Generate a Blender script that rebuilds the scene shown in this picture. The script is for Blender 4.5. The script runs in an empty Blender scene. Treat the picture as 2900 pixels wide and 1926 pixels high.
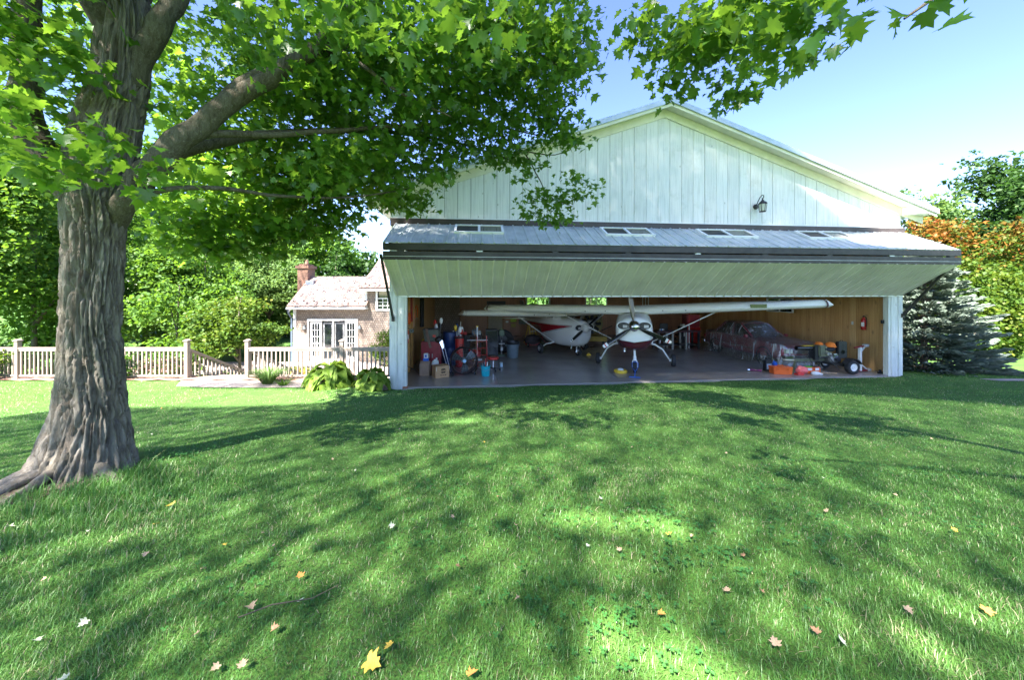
import bpy, bmesh, math, random
import numpy as np
from mathutils import Vector, Matrix, noise
sc = bpy.context.scene
C = sc.collection
R = math.radians
PI = math.pi

# ------------------------------------------------------------------ camera, sky, sun, exposure
cam_d = bpy.data.cameras.new('camera'); cam = bpy.data.objects.new('camera', cam_d); C.objects.link(cam)
EYE = 2.75
cam.location = (0, 0, EYE); cam.rotation_euler = (R(90), 0, 0)
cam_d.sensor_width = 36; cam_d.lens = 12.414; cam_d.shift_y = -0.0459
cam_d.clip_start = 0.05; cam_d.clip_end = 2000
sc.camera = cam
SUN_AZ, SUN_EL = R(-28), R(50)          # azimuth measured from straight behind the camera, to its left
to_sun = Vector((math.sin(SUN_AZ)*math.cos(SUN_EL), -math.cos(SUN_AZ)*math.cos(SUN_EL), math.sin(SUN_EL)))
wd = bpy.data.worlds.new('World'); sc.world = wd; wd.use_nodes = True
wn = wd.node_tree.nodes; wl = wd.node_tree.links
bg = wn['Background']; sky = wn.new('ShaderNodeTexSky'); sky.sky_type = 'NISHITA'; sky.sun_disc = False
sky.sun_elevation = SUN_EL; sky.sun_rotation = math.atan2(to_sun.x, to_sun.y)
sky.altitude = 200; sky.air_density = 1.0; sky.dust_density = 0.15; sky.ozone_density = 3.0
hsv = wn.new('ShaderNodeHueSaturation'); hsv.inputs['Saturation'].default_value = 1.1; hsv.inputs['Hue'].default_value = 0.52; wl.new(sky.outputs[0], hsv.inputs['Color']); wl.new(hsv.outputs[0], bg.inputs[0]); bg.inputs[1].default_value = 0.06
sd = bpy.data.lights.new('sun', 'SUN'); so = bpy.data.objects.new('sun', sd); C.objects.link(so)
sd.energy = 5.0; sd.angle = R(0.9); sd.color = (1.0, 0.94, 0.88)
so.rotation_euler = to_sun.to_track_quat('Z', 'Y').to_euler()
sc.view_settings.view_transform = 'Standard'; sc.view_settings.look = 'None'
sc.view_settings.exposure = 3.2; sc.view_settings.gamma = 1.0
sc.cycles.max_bounces = 10; sc.cycles.diffuse_bounces = 7; sc.cycles.transparent_max_bounces = 12
sc.cycles.transmission_bounces = 6; sc.cycles.glossy_bounces = 4
sc.cycles.sample_clamp_indirect = 6; sc.cycles.use_denoising = True

# ------------------------------------------------------------------ frame of the hangar (front left inner corner of its floor)
LX, LY = -3.09, 10.3
TH = math.atan2(1.55, 16.06); CT, ST = math.cos(TH), math.sin(TH)
def W(x, y, z=0.0): return Vector((LX + x*CT - y*ST, LY + x*ST + y*CT, z))
def to_local(X, Y):
    dx, dy = X-LX, Y-LY
    return dx*CT + dy*ST, -dx*ST + dy*CT

# ------------------------------------------------------------------ objects
def empty(name, loc=(0,0,0), rz=0.0, label=None, cat=None, group=None, kind=None):
    o = bpy.data.objects.new(name, None); C.objects.link(o); o.empty_display_size = 0.2
    o.location = loc; o.rotation_euler = (0, 0, rz)
    return tag(o, label, cat, group, kind)
def tag(o, label=None, cat=None, group=None, kind=None):
    if label: o['label'] = label
    if cat: o['category'] = cat
    if group: o['group'] = group
    if kind: o['kind'] = kind
    return o
def hthing(name, label, cat, x, y, z=0.0, rz=0.0, group=None):
    """a thing standing at hangar coordinates"""
    return empty(name, W(x, y, z), TH + rz, label, cat, group)

class MB:
    def __init__(s): s.v = []; s.f = []
    def add(s, vs, fs):
        n = len(s.v); s.v += [tuple(p) for p in vs]; s.f += [tuple(i+n for i in f) for f in fs]; return s
    def box(s, x0, x1, y0, y1, z0, z1):
        return s.add([(x0,y0,z0),(x1,y0,z0),(x1,y1,z0),(x0,y1,z0),(x0,y0,z1),(x1,y0,z1),(x1,y1,z1),(x0,y1,z1)],
                     [(0,3,2,1),(4,5,6,7),(0,1,5,4),(1,2,6,5),(2,3,7,6),(3,0,4,7)])
    def obox(s, c, d, rot=(0,0,0)):
        from mathutils import Euler
        m = Euler(rot).to_matrix(); c = Vector(c); h = [k/2 for k in d]
        P = [c + m @ Vector((sx*h[0], sy*h[1], sz*h[2])) for sz in (-1,1) for sx, sy in ((-1,-1),(1,-1),(1,1),(-1,1))]
        return s.add(P, [(0,3,2,1),(4,5,6,7),(0,1,5,4),(1,2,6,5),(2,3,7,6),(3,0,4,7)])
    def beam(s, a, b, w, h, up=(0,0,1)):
        a, b = Vector(a), Vector(b); d = (b-a).normalized(); u = Vector(up)
        sd_ = d.cross(u)
        if sd_.length < 1e-4: sd_ = d.cross(Vector((1,0,0)))
        sd_.normalize(); u = sd_.cross(d)
        q = [(-w/2,-h/2),(w/2,-h/2),(w/2,h/2),(-w/2,h/2)]
        P = [a + sd_*i + u*j for i, j in q] + [b + sd_*i + u*j for i, j in q]
        return s.add(P, [(0,1,2,3),(7,6,5,4),(0,4,5,1),(1,5,6,2),(2,6,7,3),(3,7,4,0)])
    def tube(s, pts, rad, n=8, caps=True):
        pts = [Vector(p) for p in pts]; m = len(pts)
        rr = rad if isinstance(rad, (list, tuple)) else [rad]*m
        ref = None; base = len(s.v); V = []; F = []
        for i, p in enumerate(pts):
            t = (pts[min(i+1, m-1)] - pts[max(i-1, 0)])
            t = t.normalized() if t.length > 1e-9 else Vector((0,0,1))
            if ref is None: ref = Vector((0,0,1)) if abs(t.z) < .9 else Vector((1,0,0))
            x = (ref - t*ref.dot(t))
            if x.length < 1e-5: x = t.orthogonal()
            x.normalize(); ref = x; y = t.cross(x)
            V += [p + (x*math.cos(2*PI*k/n) + y*math.sin(2*PI*k/n))*rr[i] for k in range(n)]
        for i in range(m-1):
            for k in range(n):
                a, b = i*n+k, i*n+(k+1) % n
                F.append((a, b, b+n, a+n))
        if caps: F.append(tuple(range(n-1, -1, -1))); F.append(tuple((m-1)*n+k for k in range(n)))
        return s.add(V, F)
    def cyl(s, a, b, r, r2=None, n=16): return s.tube([a, b], [r, r if r2 is None else r2], n)
    def lathe(s, prof, c=(0,0,0), axis='z', n=24, ring=False):
        V = []; F = []; m = len(prof)
        for r, h in prof:
            for k in range(n):
                a = 2*PI*k/n; u, v = r*math.cos(a), r*math.sin(a)
                p = {'z': (u, v, h), 'y': (u, h, -v), 'x': (h, u, v)}[axis]
                V.append((p[0]+c[0], p[1]+c[1], p[2]+c[2]))
        for i in range(m-1):
            for k in range(n):
                a, b = i*n+k, i*n+(k+1) % n
                F.append((a, b, b+n, a+n))
        if ring or m > 4 and math.hypot(prof[0][0]-prof[-1][0], prof[0][1]-prof[-1][1]) < .065 and prof[0][0] > 1e-6:
            F += [((m-1)*n+k, (m-1)*n+(k+1) % n, (k+1) % n, k) for k in range(n)]; return s.add(V, F)      # a ring
        if prof[0][0] > 1e-6: F.append(tuple(range(n-1, -1, -1)))
        if prof[-1][0] > 1e-6: F.append(tuple((m-1)*n+k for k in range(n)))
        return s.add(V, F)
    def loft(s, rings, closed=True, caps=True):
        n = len(rings[0]); V = [p for r in rings for p in r]; F = []
        for i in range(len(rings)-1):
            for k in range(n if closed else n-1):
                a, b = i*n+k, i*n+(k+1) % n
                F.append((a, b, b+n, a+n))
        if caps and closed: F.append(tuple(range(n-1, -1, -1))); F.append(tuple((len(rings)-1)*n+k for k in range(n)))
        return s.add(V, F)
    def prism(s, poly, axis, a, b):
        """extrude 2D polygon; axis y: poly in (x,z); axis x: poly in (y,z); axis z: poly in (x,y)"""
        def P(u, v, w): return {'y': (u, w, v), 'x': (w, u, v), 'z': (u, v, w)}[axis]
        n = len(poly); V = [P(u, v, a) for u, v in poly] + [P(u, v, b) for u, v in poly]
        return s.add(V, [tuple(range(n)), tuple(range(2*n-1, n-1, -1))] + [(k, k+n, (k+1) % n + n, (k+1) % n) for k in range(n)])
    def ball(s, c, r, n=12, m=8):
        r = r if isinstance(r, (tuple, list)) else (r, r, r)
        V = []; F = []
        for i in range(1, m):
            t = PI*i/m
            for k in range(n):
                a = 2*PI*k/n
                V.append((c[0]+r[0]*math.sin(t)*math.cos(a), c[1]+r[1]*math.sin(t)*math.sin(a), c[2]+r[2]*math.cos(t)))
        for i in range(m-2):
            for k in range(n):
                a, b = i*n+k, i*n+(k+1) % n
                F.append((a, a+n, b+n, b))
        V += [(c[0], c[1], c[2]+r[2]), (c[0], c[1], c[2]-r[2])]; t = len(V)-2
        for k in range(n):
            F.append((k, (k+1) % n, t)); F.append(((m-2)*n+(k+1) % n, (m-2)*n+k, t+1))
        return s.add(V, F)
    def build(s, name, mat, parent=None, smooth=0, bevel=0.0, loc=None, rot=None):
        me = bpy.data.meshes.new(name); me.from_pydata([tuple(v) for v in s.v], [], s.f)
        bm = bmesh.new(); bm.from_mesh(me); bmesh.ops.recalc_face_normals(bm, faces=bm.faces)
        if bevel: bmesh.ops.bevel(bm, geom=[e for e in bm.edges if len(e.link_faces) == 2 and e.calc_face_angle(0) > .6], offset=bevel, segments=2, affect='EDGES', clamp_overlap=True)
        bm.to_mesh(me); bm.free()
        me.materials.append(mat)
        if smooth:
            me.polygons.foreach_set('use_smooth', [True]*len(me.polygons))
            me.set_sharp_from_angle(angle=R(smooth if smooth > 1 else 40))
        return link(name, me, parent, loc, rot)
def link(name, me, parent=None, loc=None, rot=None):
    o = bpy.data.objects.new(name, me); C.objects.link(o)
    if parent: o.parent = parent
    if loc is not None: o.location = loc
    if rot is not None: o.rotation_euler = rot
    return o
def tri_mesh(name, V, F, mat, rnd=None, smooth=False):
    """fast mesh from numpy arrays; F is (n,3) or (n,4)"""
    me = bpy.data.meshes.new(name); V = np.ascontiguousarray(V, dtype=np.float32); F = np.ascontiguousarray(F, dtype=np.int32)
    k = F.shape[1]
    me.vertices.add(len(V)); me.vertices.foreach_set('co', V.ravel())
    me.loops.add(F.size); me.loops.foreach_set('vertex_index', F.ravel())
    me.polygons.add(len(F)); me.polygons.foreach_set('loop_start', np.arange(0, F.size, k, dtype=np.int32))
    try: me.polygons.foreach_set('loop_total', np.full(len(F), k, dtype=np.int32))
    except Exception: pass
    me.materials.append(mat); me.update(calc_edges=True)
    if rnd is not None:
        a = me.attributes.new('tint', 'FLOAT', 'POINT'); a.data.foreach_set('value', np.ascontiguousarray(rnd, dtype=np.float32))
    if smooth: me.polygons.foreach_set('use_smooth', np.ones(len(F), dtype=bool))
    return me

# ------------------------------------------------------------------ materials
MATS = {}
class NT:
    def __init__(s, name):
        s.m = bpy.data.materials.new(name); s.m.use_nodes = True; s.t = s.m.node_tree; s.n = s.t.nodes
        s.b = s.n['Principled BSDF']; s.out = s.n['Material Output']
    def new(s, typ, **kw):
        nd = s.n.new('ShaderNode'+typ)
        for k, v in kw.items():
            if k in nd.inputs: nd.inputs[k].default_value = v
            else: setattr(nd, k, v)
        return nd
    def l(s, a, b): s.t.links.new(a, b)
    def coord(s, scale=(1,1,1), rnd_obj=False, kind='Object'):
        tc = s.new('TexCoord'); mp = s.new('Mapping'); mp.inputs['Scale'].default_value = scale
        s.l(tc.outputs[kind], mp.inputs[0])
        if rnd_obj:
            oi = s.new('ObjectInfo'); mu = s.new('Math', operation='MULTIPLY'); mu.inputs[1].default_value = 57.0
            s.l(oi.outputs['Random'], mu.inputs[0]); cx = s.new('CombineXYZ')
            s.l(mu.outputs[0], cx.inputs[0]); s.l(mu.outputs[0], cx.inputs[1]); s.l(mu.outputs[0], cx.inputs[2])
            s.l(cx.outputs[0], mp.inputs['Location'])
        return mp.outputs[0]
    def noise(s, vec, scale=5, detail=4, rough=.55, dist=0):
        nd = s.new('TexNoise'); nd.inputs['Scale'].default_value = scale; nd.inputs['Detail'].default_value = detail
        nd.inputs['Roughness'].default_value = rough; nd.inputs['Distortion'].default_value = dist
        s.l(vec, nd.inputs['Vector']); return nd.outputs[0]
    def ramp(s, fac, stops):
        r = s.new('ValToRGB'); e = r.color_ramp.elements
        while len(e) < len(stops): e.new(.5)
        for i, (p, c) in enumerate(stops):
            e[i].position = p; e[i].color = (c[0], c[1], c[2], 1) if not isinstance(c, (int, float)) else (c, c, c, 1)
        s.l(fac, r.inputs[0]); return r.outputs[0]
    def mix(s, fac, a, b, blend='MIX'):
        m = s.new('MixRGB', blend_type=blend)
        for i, x in ((0, fac), (1, a), (2, b)):
            if hasattr(x, 'is_linked'): s.l(x, m.inputs[i])
            elif isinstance(x, (int, float)): m.inputs[i].default_value = x
            else: m.inputs[i].default_value = (*x, 1)
        return m.outputs[0]
    def bump(s, h, strength=.3, dist=.02):
        b = s.new('Bump'); b.inputs['Strength'].default_value = strength; b.inputs['Distance'].default_value = dist
        s.l(h, b.inputs['Height']); s.l(b.outputs[0], s.b.inputs['Normal'])
    def col(s, c): s.l(c, s.b.inputs['Base Color']) if hasattr(c, 'is_linked') else setattr(s.b.inputs['Base Color'], 'default_value', (*c, 1))
    def set(s, **kw):
        for k, v in kw.items():
            k = k.replace('_', ' ')
            if hasattr(v, 'is_linked'): s.l(v, s.b.inputs[k])
            else: s.b.inputs[k].default_value = v
        return s
def pm(key, c, rough=.5, metal=0.0, var=.12, scale=6, bump=.05, coat=0.0, spec=.5):
    """painted / plastic / metal with soft dirt and uneven tone"""
    if key in MATS: return MATS[key]
    t = NT(key); v = t.coord((1,1,1), True); n = t.noise(v, scale, 5, .6)
    dk = tuple(x*(1-var*1.6) for x in c); lt = tuple(min(1, x*(1+var)) for x in c)
    t.col(t.ramp(n, [(.3, dk), (.55, c), (.75, lt)])); t.set(Metallic=metal, Coat_Weight=coat, Specular_IOR_Level=spec)
    n2 = t.noise(v, scale*5, 3, .6); t.l(t.ramp(n2, [(.3, max(.02, rough-.1)), (.7, min(1, rough+.12))]), t.b.inputs['Roughness'])
    if bump: t.bump(n2, bump, .01)
    MATS[key] = t.m; return t.m
def leafmat(key, stops, trans=.45, rough=.5, trc=(.35,.6,.06), gloss=.035):
    """leaf: diffuse on both sides with light coming through; 'tint' picks the leaf's own colour"""
    t = NT(key); t.n.remove(t.b)
    at = t.new('Attribute'); at.attribute_name = 'tint'
    oi = t.new('ObjectInfo'); ad = t.new('Math', operation='ADD'); t.l(at.outputs['Fac'], ad.inputs[0])
    mu = t.new('Math', operation='MULTIPLY'); mu.inputs[1].default_value = .12; t.l(oi.outputs['Random'], mu.inputs[0]); t.l(mu.outputs[0], ad.inputs[1])
    c = t.ramp(ad.outputs[0], stops)
    d = t.new('BsdfDiffuse'); tr = t.new('BsdfTranslucent'); g = t.new('BsdfGlossy'); g.inputs['Roughness'].default_value = rough
    g.inputs['Color'].default_value = (1, 1, 1, 1)
    t.l(c, d.inputs[0]); t.l(t.mix(.75, c, trc, 'MIX') if trc else c, tr.inputs[0])
    m1 = t.new('MixShader'); m1.inputs[0].default_value = trans; t.l(d.outputs[0], m1.inputs[1]); t.l(tr.outputs[0], m1.inputs[2])
    m2 = t.new('MixShader'); m2.inputs[0].default_value = gloss; t.l(m1.outputs[0], m2.inputs[1]); t.l(g.outputs[0], m2.inputs[2])
    t.l(m2.outputs[0], t.out.inputs[0]); return t.m

M = {}
# weathered white-washed vertical boards
t = NT('whitewashed_board'); v = t.coord((1,1,1), True); vs = t.coord((9,9,.35), True)
gr_ = t.noise(vs, 3, 6, .65); kn = t.new('TexVoronoi'); kn.inputs['Scale'].default_value = 2.1; t.l(t.coord((1.6,1.6,.8), True), kn.inputs[0])
c = t.ramp(gr_, [(.25, (.46,.45,.43)), (.48, (.70,.69,.66)), (.7, (.80,.79,.76))])
blot = t.noise(v, 1.7, 5, .7); c = t.mix(t.ramp(blot, [(.55, 0), (.72, .55)]), c, (.42,.43,.36))
c = t.mix(t.ramp(kn.outputs['Distance'], [(.03, .85), (.075, 0)]), c, (.20,.17,.12))
oi = t.new('ObjectInfo'); c = t.mix(.25, c, t.ramp(oi.outputs['Random'], [(0, (.60,.59,.56)), (.5, (.82,.81,.78)), (1, (.70,.70,.69))]), 'MIX')
t.col(c); t.set(Roughness=.78); t.bump(gr_, .35, .01); M['board'] = t.m
def pine(key, a, b, d):
    t = NT(key); v = t.coord((1,1,1), True); vs = t.coord((7,7,.25), True)
    g = t.noise(vs, 4, 5, .6); c = t.ramp(g, [(.3, d), (.5, a), (.7, b)])
    k = t.new('TexVoronoi'); k.inputs['Scale'].default_value = 3.2; t.l(t.coord((1.3,1.3,.55), True), k.inputs[0])
    c = t.mix(t.ramp(k.outputs['Distance'], [(.03, .95), (.10, .5), (.19, 0)]), c, (.10,.035,.012))
    oi = t.new('ObjectInfo'); c = t.mix(.4, c, t.ramp(oi.outputs['Random'], [(0, d), (.45, a), (1, b)]))
    t.col(c); t.set(Roughness=.42); t.bump(g, .12, .01); return t.m
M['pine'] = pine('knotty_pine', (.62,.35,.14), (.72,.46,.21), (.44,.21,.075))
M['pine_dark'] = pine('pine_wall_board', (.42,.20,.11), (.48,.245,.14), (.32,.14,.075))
M['stud'] = pm('stud_lumber', (.55,.30,.09), .6, var=.15)
M['trim'] = pm('cream_trim', (.74,.71,.58), .6, var=.08, scale=3, bump=.1)
M['jamb'] = None
t = NT('peeling_pale_green_paint'); v = t.coord((1,1,1), True); vs = t.coord((5,5,.5), True); g = t.noise(vs, 3, 6, .7)
c = t.ramp(g, [(.28, (.44,.47,.43)), (.5, (.60,.63,.58)), (.72, (.74,.75,.71))]); p = t.noise(v, 7, 6, .75)
c = t.mix(t.ramp(p, [(.62, 0), (.68, .8)]), c, (.34,.30,.25)); t.col(c); t.set(Roughness=.7); t.bump(p, .3, .01); M['jamb'] = t.m
t = NT('galvanised_panel'); v = t.coord((1,1,1)); vs = t.coord((.6,.05,.05)); n = t.noise(v, 2.2, 5, .6)
t.col(t.ramp(n, [(.3, (.38,.42,.42)), (.55, (.52,.56,.57)), (.75, (.60,.64,.64))])); t.set(Metallic=.35, Roughness=.42); t.bump(t.noise(v, 1.2, 2), .15, .02); M['galv'] = t.m
t = NT('sage_metal_panel'); v = t.coord((1,1,1)); n = t.noise(v, 1.5, 5, .6)
t.col(t.ramp(n, [(.3, (.54,.53,.46)), (.55, (.64,.63,.55)), (.75, (.70,.69,.61))])); t.set(Metallic=.1, Roughness=.42); t.bump(t.noise(v, 1.3, 2), .1, .02); M['sage'] = t.m
M['roofmetal'] = pm('roof_metal', (.46,.52,.54), .45, .4, var=.12, scale=2)
M['black_steel'] = pm('dark_painted_steel', (.035,.032,.033), .5, .2, var=.3, scale=3)
M['brown_steel'] = pm('dark_brown_flashing', (.05,.038,.036), .45, .1, var=.25, scale=2)
M['white'] = pm('white_paint', (.78,.79,.78), .4, var=.04)
M['vinyl'] = pm('almond_vinyl', (.22,.18,.15), .45, var=.03)
M['glass_dark'] = None
t = NT('window_glass'); t.col((.02,.025,.03)); t.set(Roughness=.04, Metallic=0, Specular_IOR_Level=.9); M['glass_dark'] = t.m
t = NT('insect_screen'); t.col((.012,.013,.015)); t.set(Roughness=.55); M['screen'] = t.m
t = NT('clear_glass'); t.n.remove(t.b); tr = t.new('BsdfTransparent'); tr.inputs[0].default_value = (.93,.96,.94,1); g = t.new('BsdfGlossy'); g.inputs['Roughness'].default_value = .03
mx = t.new('MixShader'); fr = t.new('Fresnel'); fr.inputs[0].default_value = 1.45; t.l(fr.outputs[0], mx.inputs[0]); t.l(tr.outputs[0], mx.inputs[1]); t.l(g.outputs[0], mx.inputs[2]); t.l(mx.outputs[0], t.out.inputs[0]); M['glass'] = t.m
t = NT('sealed_concrete'); v = t.coord((1,1,1)); n = t.noise(v, .8, 6, .62, .5); sp = t.noise(v, 140, 2, .8)
c = t.ramp(n, [(.3, (.24,.21,.185)), (.5, (.28,.25,.22)), (.72, (.32,.285,.25))]); c = t.mix(t.ramp(sp, [(.57, 0), (.66, .45)]), c, (.42,.40,.38)); t.col(c)
t.l(t.ramp(t.noise(v, 1.6, 5, .6), [(.3, .16), (.7, .27)]), t.b.inputs['Roughness']); t.set(Specular_IOR_Level=.6); t.bump(t.noise(v, 2.5, 3), .05, .02); M['floor'] = t.m
M['apron'] = pm('rough_concrete', (.36,.34,.31), .85, var=.15, scale=5, bump=.3)
# ------------------------------------------------------------------ ground
def sstep(a, b, x):
    u = np.clip((x-a)/(b-a), 0, 1); return u*u*(3-2*u)
def gz(X, Y):
    """height of the ground"""
    X = np.asarray(X, dtype=float); Y = np.asarray(Y, dtype=float)
    dx, dy = X-LX, Y-LY; lx = dx*CT+dy*ST; ly = -dx*ST+dy*CT; d = -ly
    z = 0.103*np.clip(d, 0, 14) - .02
    z = z + .03*np.sin(X*.9+.4*Y)*np.sin(Y*.7-.2*X)*sstep(.3, 2.5, d)
    left = 1-sstep(-4.6, -3.4, X)
    zl = np.maximum(z, .16); zl = np.where(Y > 10.9, .16 - 1.36*sstep(10.9, 13.4, Y), zl)
    z = z*(1-left) + zl*left
    right = sstep(16.2, 17.2, lx)
    z = z - right*(.55*sstep(-1.0, 6.0, ly) + .5*sstep(6, 25, ly))
    inside = sstep(-.3, -.1, lx)*(1-sstep(16.0, 16.3, lx))*sstep(-.15, .02, ly)*(1-sstep(11.8, 12.2, ly))
    z = z - inside*.3
    back = sstep(11.9, 16, ly)*(1-left)*(1-right); z = z - back*1.0
    # root swell of the big maple
    z = z + .16*np.exp(-(((X+4.95)/.85)**2 + ((Y-4.05)/.85)**2))
    far = sstep(30, 120, np.hypot(X, Y)); z = z*(1-far) + (-1.2)*far
    return z
def axis_pts(lo, hi, step, far):
    a = list(np.arange(lo, hi+1e-6, step)); s_ = step
    while a[-1] < far: s_ *= 1.35; a.append(a[-1]+s_)
    s_ = step
    while a[0] > -far: s_ *= 1.35; a.insert(0, a[0]-s_)
    return np.array(a)
xs = axis_pts(-18, 22, .3, 600); ys = axis_pts(-3, 15, .3, 600)
XX, YY = np.meshgrid(xs, ys); ZZ = gz(XX, YY)
nx = len(xs); V = np.stack([XX.ravel(), YY.ravel(), ZZ.ravel()], 1)
ii, jj = np.meshgrid(np.arange(nx-1), np.arange(len(ys)-1)); q = (jj*nx+ii).ravel()
Fq = np.stack([q, q+1, q+1+nx, q+nx], 1)
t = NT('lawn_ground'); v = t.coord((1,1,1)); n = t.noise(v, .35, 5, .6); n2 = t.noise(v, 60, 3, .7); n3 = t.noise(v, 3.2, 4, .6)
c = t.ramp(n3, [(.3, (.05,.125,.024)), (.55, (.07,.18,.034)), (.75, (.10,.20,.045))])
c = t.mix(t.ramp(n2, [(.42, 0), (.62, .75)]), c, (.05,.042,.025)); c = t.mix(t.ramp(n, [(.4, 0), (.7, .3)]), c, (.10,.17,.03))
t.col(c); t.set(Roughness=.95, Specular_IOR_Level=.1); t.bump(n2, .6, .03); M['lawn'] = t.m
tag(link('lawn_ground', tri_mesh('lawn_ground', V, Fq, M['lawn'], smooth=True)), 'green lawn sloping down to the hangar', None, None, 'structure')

# ------------------------------------------------------------------ grass blades
rng = np.random.default_rng(5)
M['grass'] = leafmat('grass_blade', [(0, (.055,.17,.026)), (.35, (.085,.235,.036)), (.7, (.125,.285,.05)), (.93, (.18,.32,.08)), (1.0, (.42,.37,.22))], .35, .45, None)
def scatter(y0, y1, dens, xpad=1.18):
    A = 1.45*xpad*(y1*y1-y0*y0) + 1.0*(y1-y0)
    n = int(A*dens); Y = np.sqrt(rng.uniform(y0*y0, y1*y1, n)); X = rng.uniform(-1, 1, n)*(1.45*xpad*Y+.5)
    return X, Y
def allowed(X, Y):
    dx, dy = X-LX, Y-LY; lx = dx*CT+dy*ST; ly = -dx*ST+dy*CT
    ok = (ly < -.30) | (lx > 16.75) | (lx < -.5)
    ok &= ~((X < -3.3) & (Y > 9.75+.12*np.sin(X*2.1)+.5*(1-sstep(-9.6, -9.2, X))))
    ok &= ~((X < -3.3) & (Y > 10.35))
    ok &= ((X+4.95)/.62)**2 + ((Y-4.05)/.6)**2 > 1
    ok &= ((X+5.35)/.55)**2 + ((Y-3.4)/.42)**2 > .9+.35*np.sin(X*23)*np.sin(Y*19)
    ok &= ~((lx > 16.75) & (np.abs(Y-(10.55-.05*(X-15))) < .28) & (X > 14.2))      # gravel path at the right
    return ok
def blades(X, Y, w, h0, h1, seg):
    k = allowed(X, Y); X, Y = X[k], Y[k]; n = len(X); Z = gz(X, Y) - .006
    patch = np.array([noise.noise((x*.55, y*.55, 3.1)) for x, y in zip(X[::1], Y[::1])]) if n < 120000 else np.sin(X*1.3+np.sin(Y*1.1)*2)*np.sin(Y*.9+np.cos(X*.7)*2)*.5
    tree = np.exp(-(((X+4.3)/1.0)**2+((Y-3.75)/.75)**2))            # long uncut grass round the trunk
    h = rng.uniform(h0, h1, n)*(1+.4*patch)*(1+2.2*tree)*np.where(rng.random(n) < .04, 1.7, 1); a = rng.uniform(0, 2*PI, n); b = a + PI/2 + rng.uniform(-.5, .5, n)
    lean = rng.uniform(.15, 1.15, n)*h; ww = w*rng.uniform(.7, 1.3, n)
    px, py = np.cos(a)*ww/2, np.sin(a)*ww/2; lx_, ly_ = np.cos(b)*lean, np.sin(b)*lean
    base = np.stack([X, Y, Z], 1); hz = np.sqrt(np.maximum(h*h - .6*lean*lean, (h*.35)**2))
    P0 = base + np.stack([-px, -py, 0*px], 1); P1 = base + np.stack([px, py, 0*px], 1)
    tip = base + np.stack([lx_, ly_, hz], 1)
    pb = np.sin(X*2.9+1.3*np.sin(Y*2.3))*np.sin(Y*3.1+1.7*np.cos(X*1.9)); tint = np.clip(.42 + .34*patch + .14*pb + rng.normal(0, .19, n), 0, .93); dry = rng.random(n) < .03+.10*np.clip(pb*.6-patch*.8, 0, 1); tint[dry] = 1.0
    if seg == 1:
        V = np.stack([P0, P1, tip], 1).reshape(-1, 3); F = np.arange(3*n).reshape(-1, 3); rn = np.repeat(tint, 3)
    else:
        mid = base + np.stack([lx_*.32, ly_*.32, hz*.62], 1)
        M0 = mid + np.stack([-px*.8, -py*.8, 0*px], 1); M1 = mid + np.stack([px*.8, py*.8, 0*px], 1)
        V = np.stack([P0, P1, M0, M1, tip], 1).reshape(-1, 3); o = (np.arange(n)*5)[:, None]
        F = np.concatenate([o+[0, 1, 3], o+[0, 3, 2], o+[2, 3, 4]]); rn = np.repeat(tint, 5)
    return V, F, rn
parts = []
for (y0, y1, de, w, h0, h1, sg) in ((1.25, 2.4, 8600, .0032, .022, .054, 2), (2.4, 4.2, 4500, .0044, .022, .050, 2), (4.2, 7.2, 2300, .0068, .024, .044, 1), (7.2, 12.5, 1000, .011, .022, .040, 1)):
    parts.append(blades(*scatter(y0, y1, de), w, h0, h1, sg))
off = 0; VV = []; FF = []; RR = []
for V, F, rn in parts: VV.append(V); FF.append(F+off); RR.append(rn); off += len(V)
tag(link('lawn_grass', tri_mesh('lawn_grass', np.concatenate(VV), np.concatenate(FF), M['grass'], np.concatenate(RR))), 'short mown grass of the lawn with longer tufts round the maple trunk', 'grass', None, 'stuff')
# clover patches
def clover():
    cx = rng.uniform(-1, 1, 46); cy = np.sqrt(rng.uniform(1.5**2, 5.5**2, 46)); cx = cx*cy*1.3
    cx[:26] = np.abs(cx[:26])
    X = np.concatenate([rng.normal(a, .22, 26) for a in cx]); Y = np.concatenate([rng.normal(a, .18, 26) for a in cy]); k = allowed(X, Y) & (Y > 1.2); X, Y = X[k], Y[k]; n = len(X)
    V = []; F = []; rn = []; Z = gz(X, Y)
    for i in range(n):
        z = Z[i]+rng.uniform(.04, .075); a0 = rng.uniform(0, 6.28); s_ = rng.uniform(.012, .018)
        for q_ in range(3):
            a = a0+q_*2.094; ca, sa = math.cos(a), math.sin(a); b = len(V)
            for u, w_, dz in ((0,0,0),(.7,-.55,.1),(1.25,-.3,.05),(1.1,0,.0),(1.25,.3,.05),(.7,.55,.1)):
                V.append((X[i]+s_*(u*ca-w_*sa), Y[i]+s_*(u*sa+w_*ca), z+s_*dz*2))
            F += [(b,b+1,b+2),(b,b+2,b+3),(b,b+3,b+4),(b,b+4,b+5)]; rn += [.35+.2*rng.random()]*6
    return np.array(V), np.array(F), np.array(rn)
Vc, Fc, rc = clover()
M['clover'] = leafmat('clover', [(0, (.03,.13,.025)), (.5, (.055,.19,.04)), (1, (.09,.24,.06))], .3, .4, None)
tag(link('clover', tri_mesh('clover', Vc, Fc, M['clover'], rc)), 'clover growing in patches through the lawn', 'clover', None, 'stuff')

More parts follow.
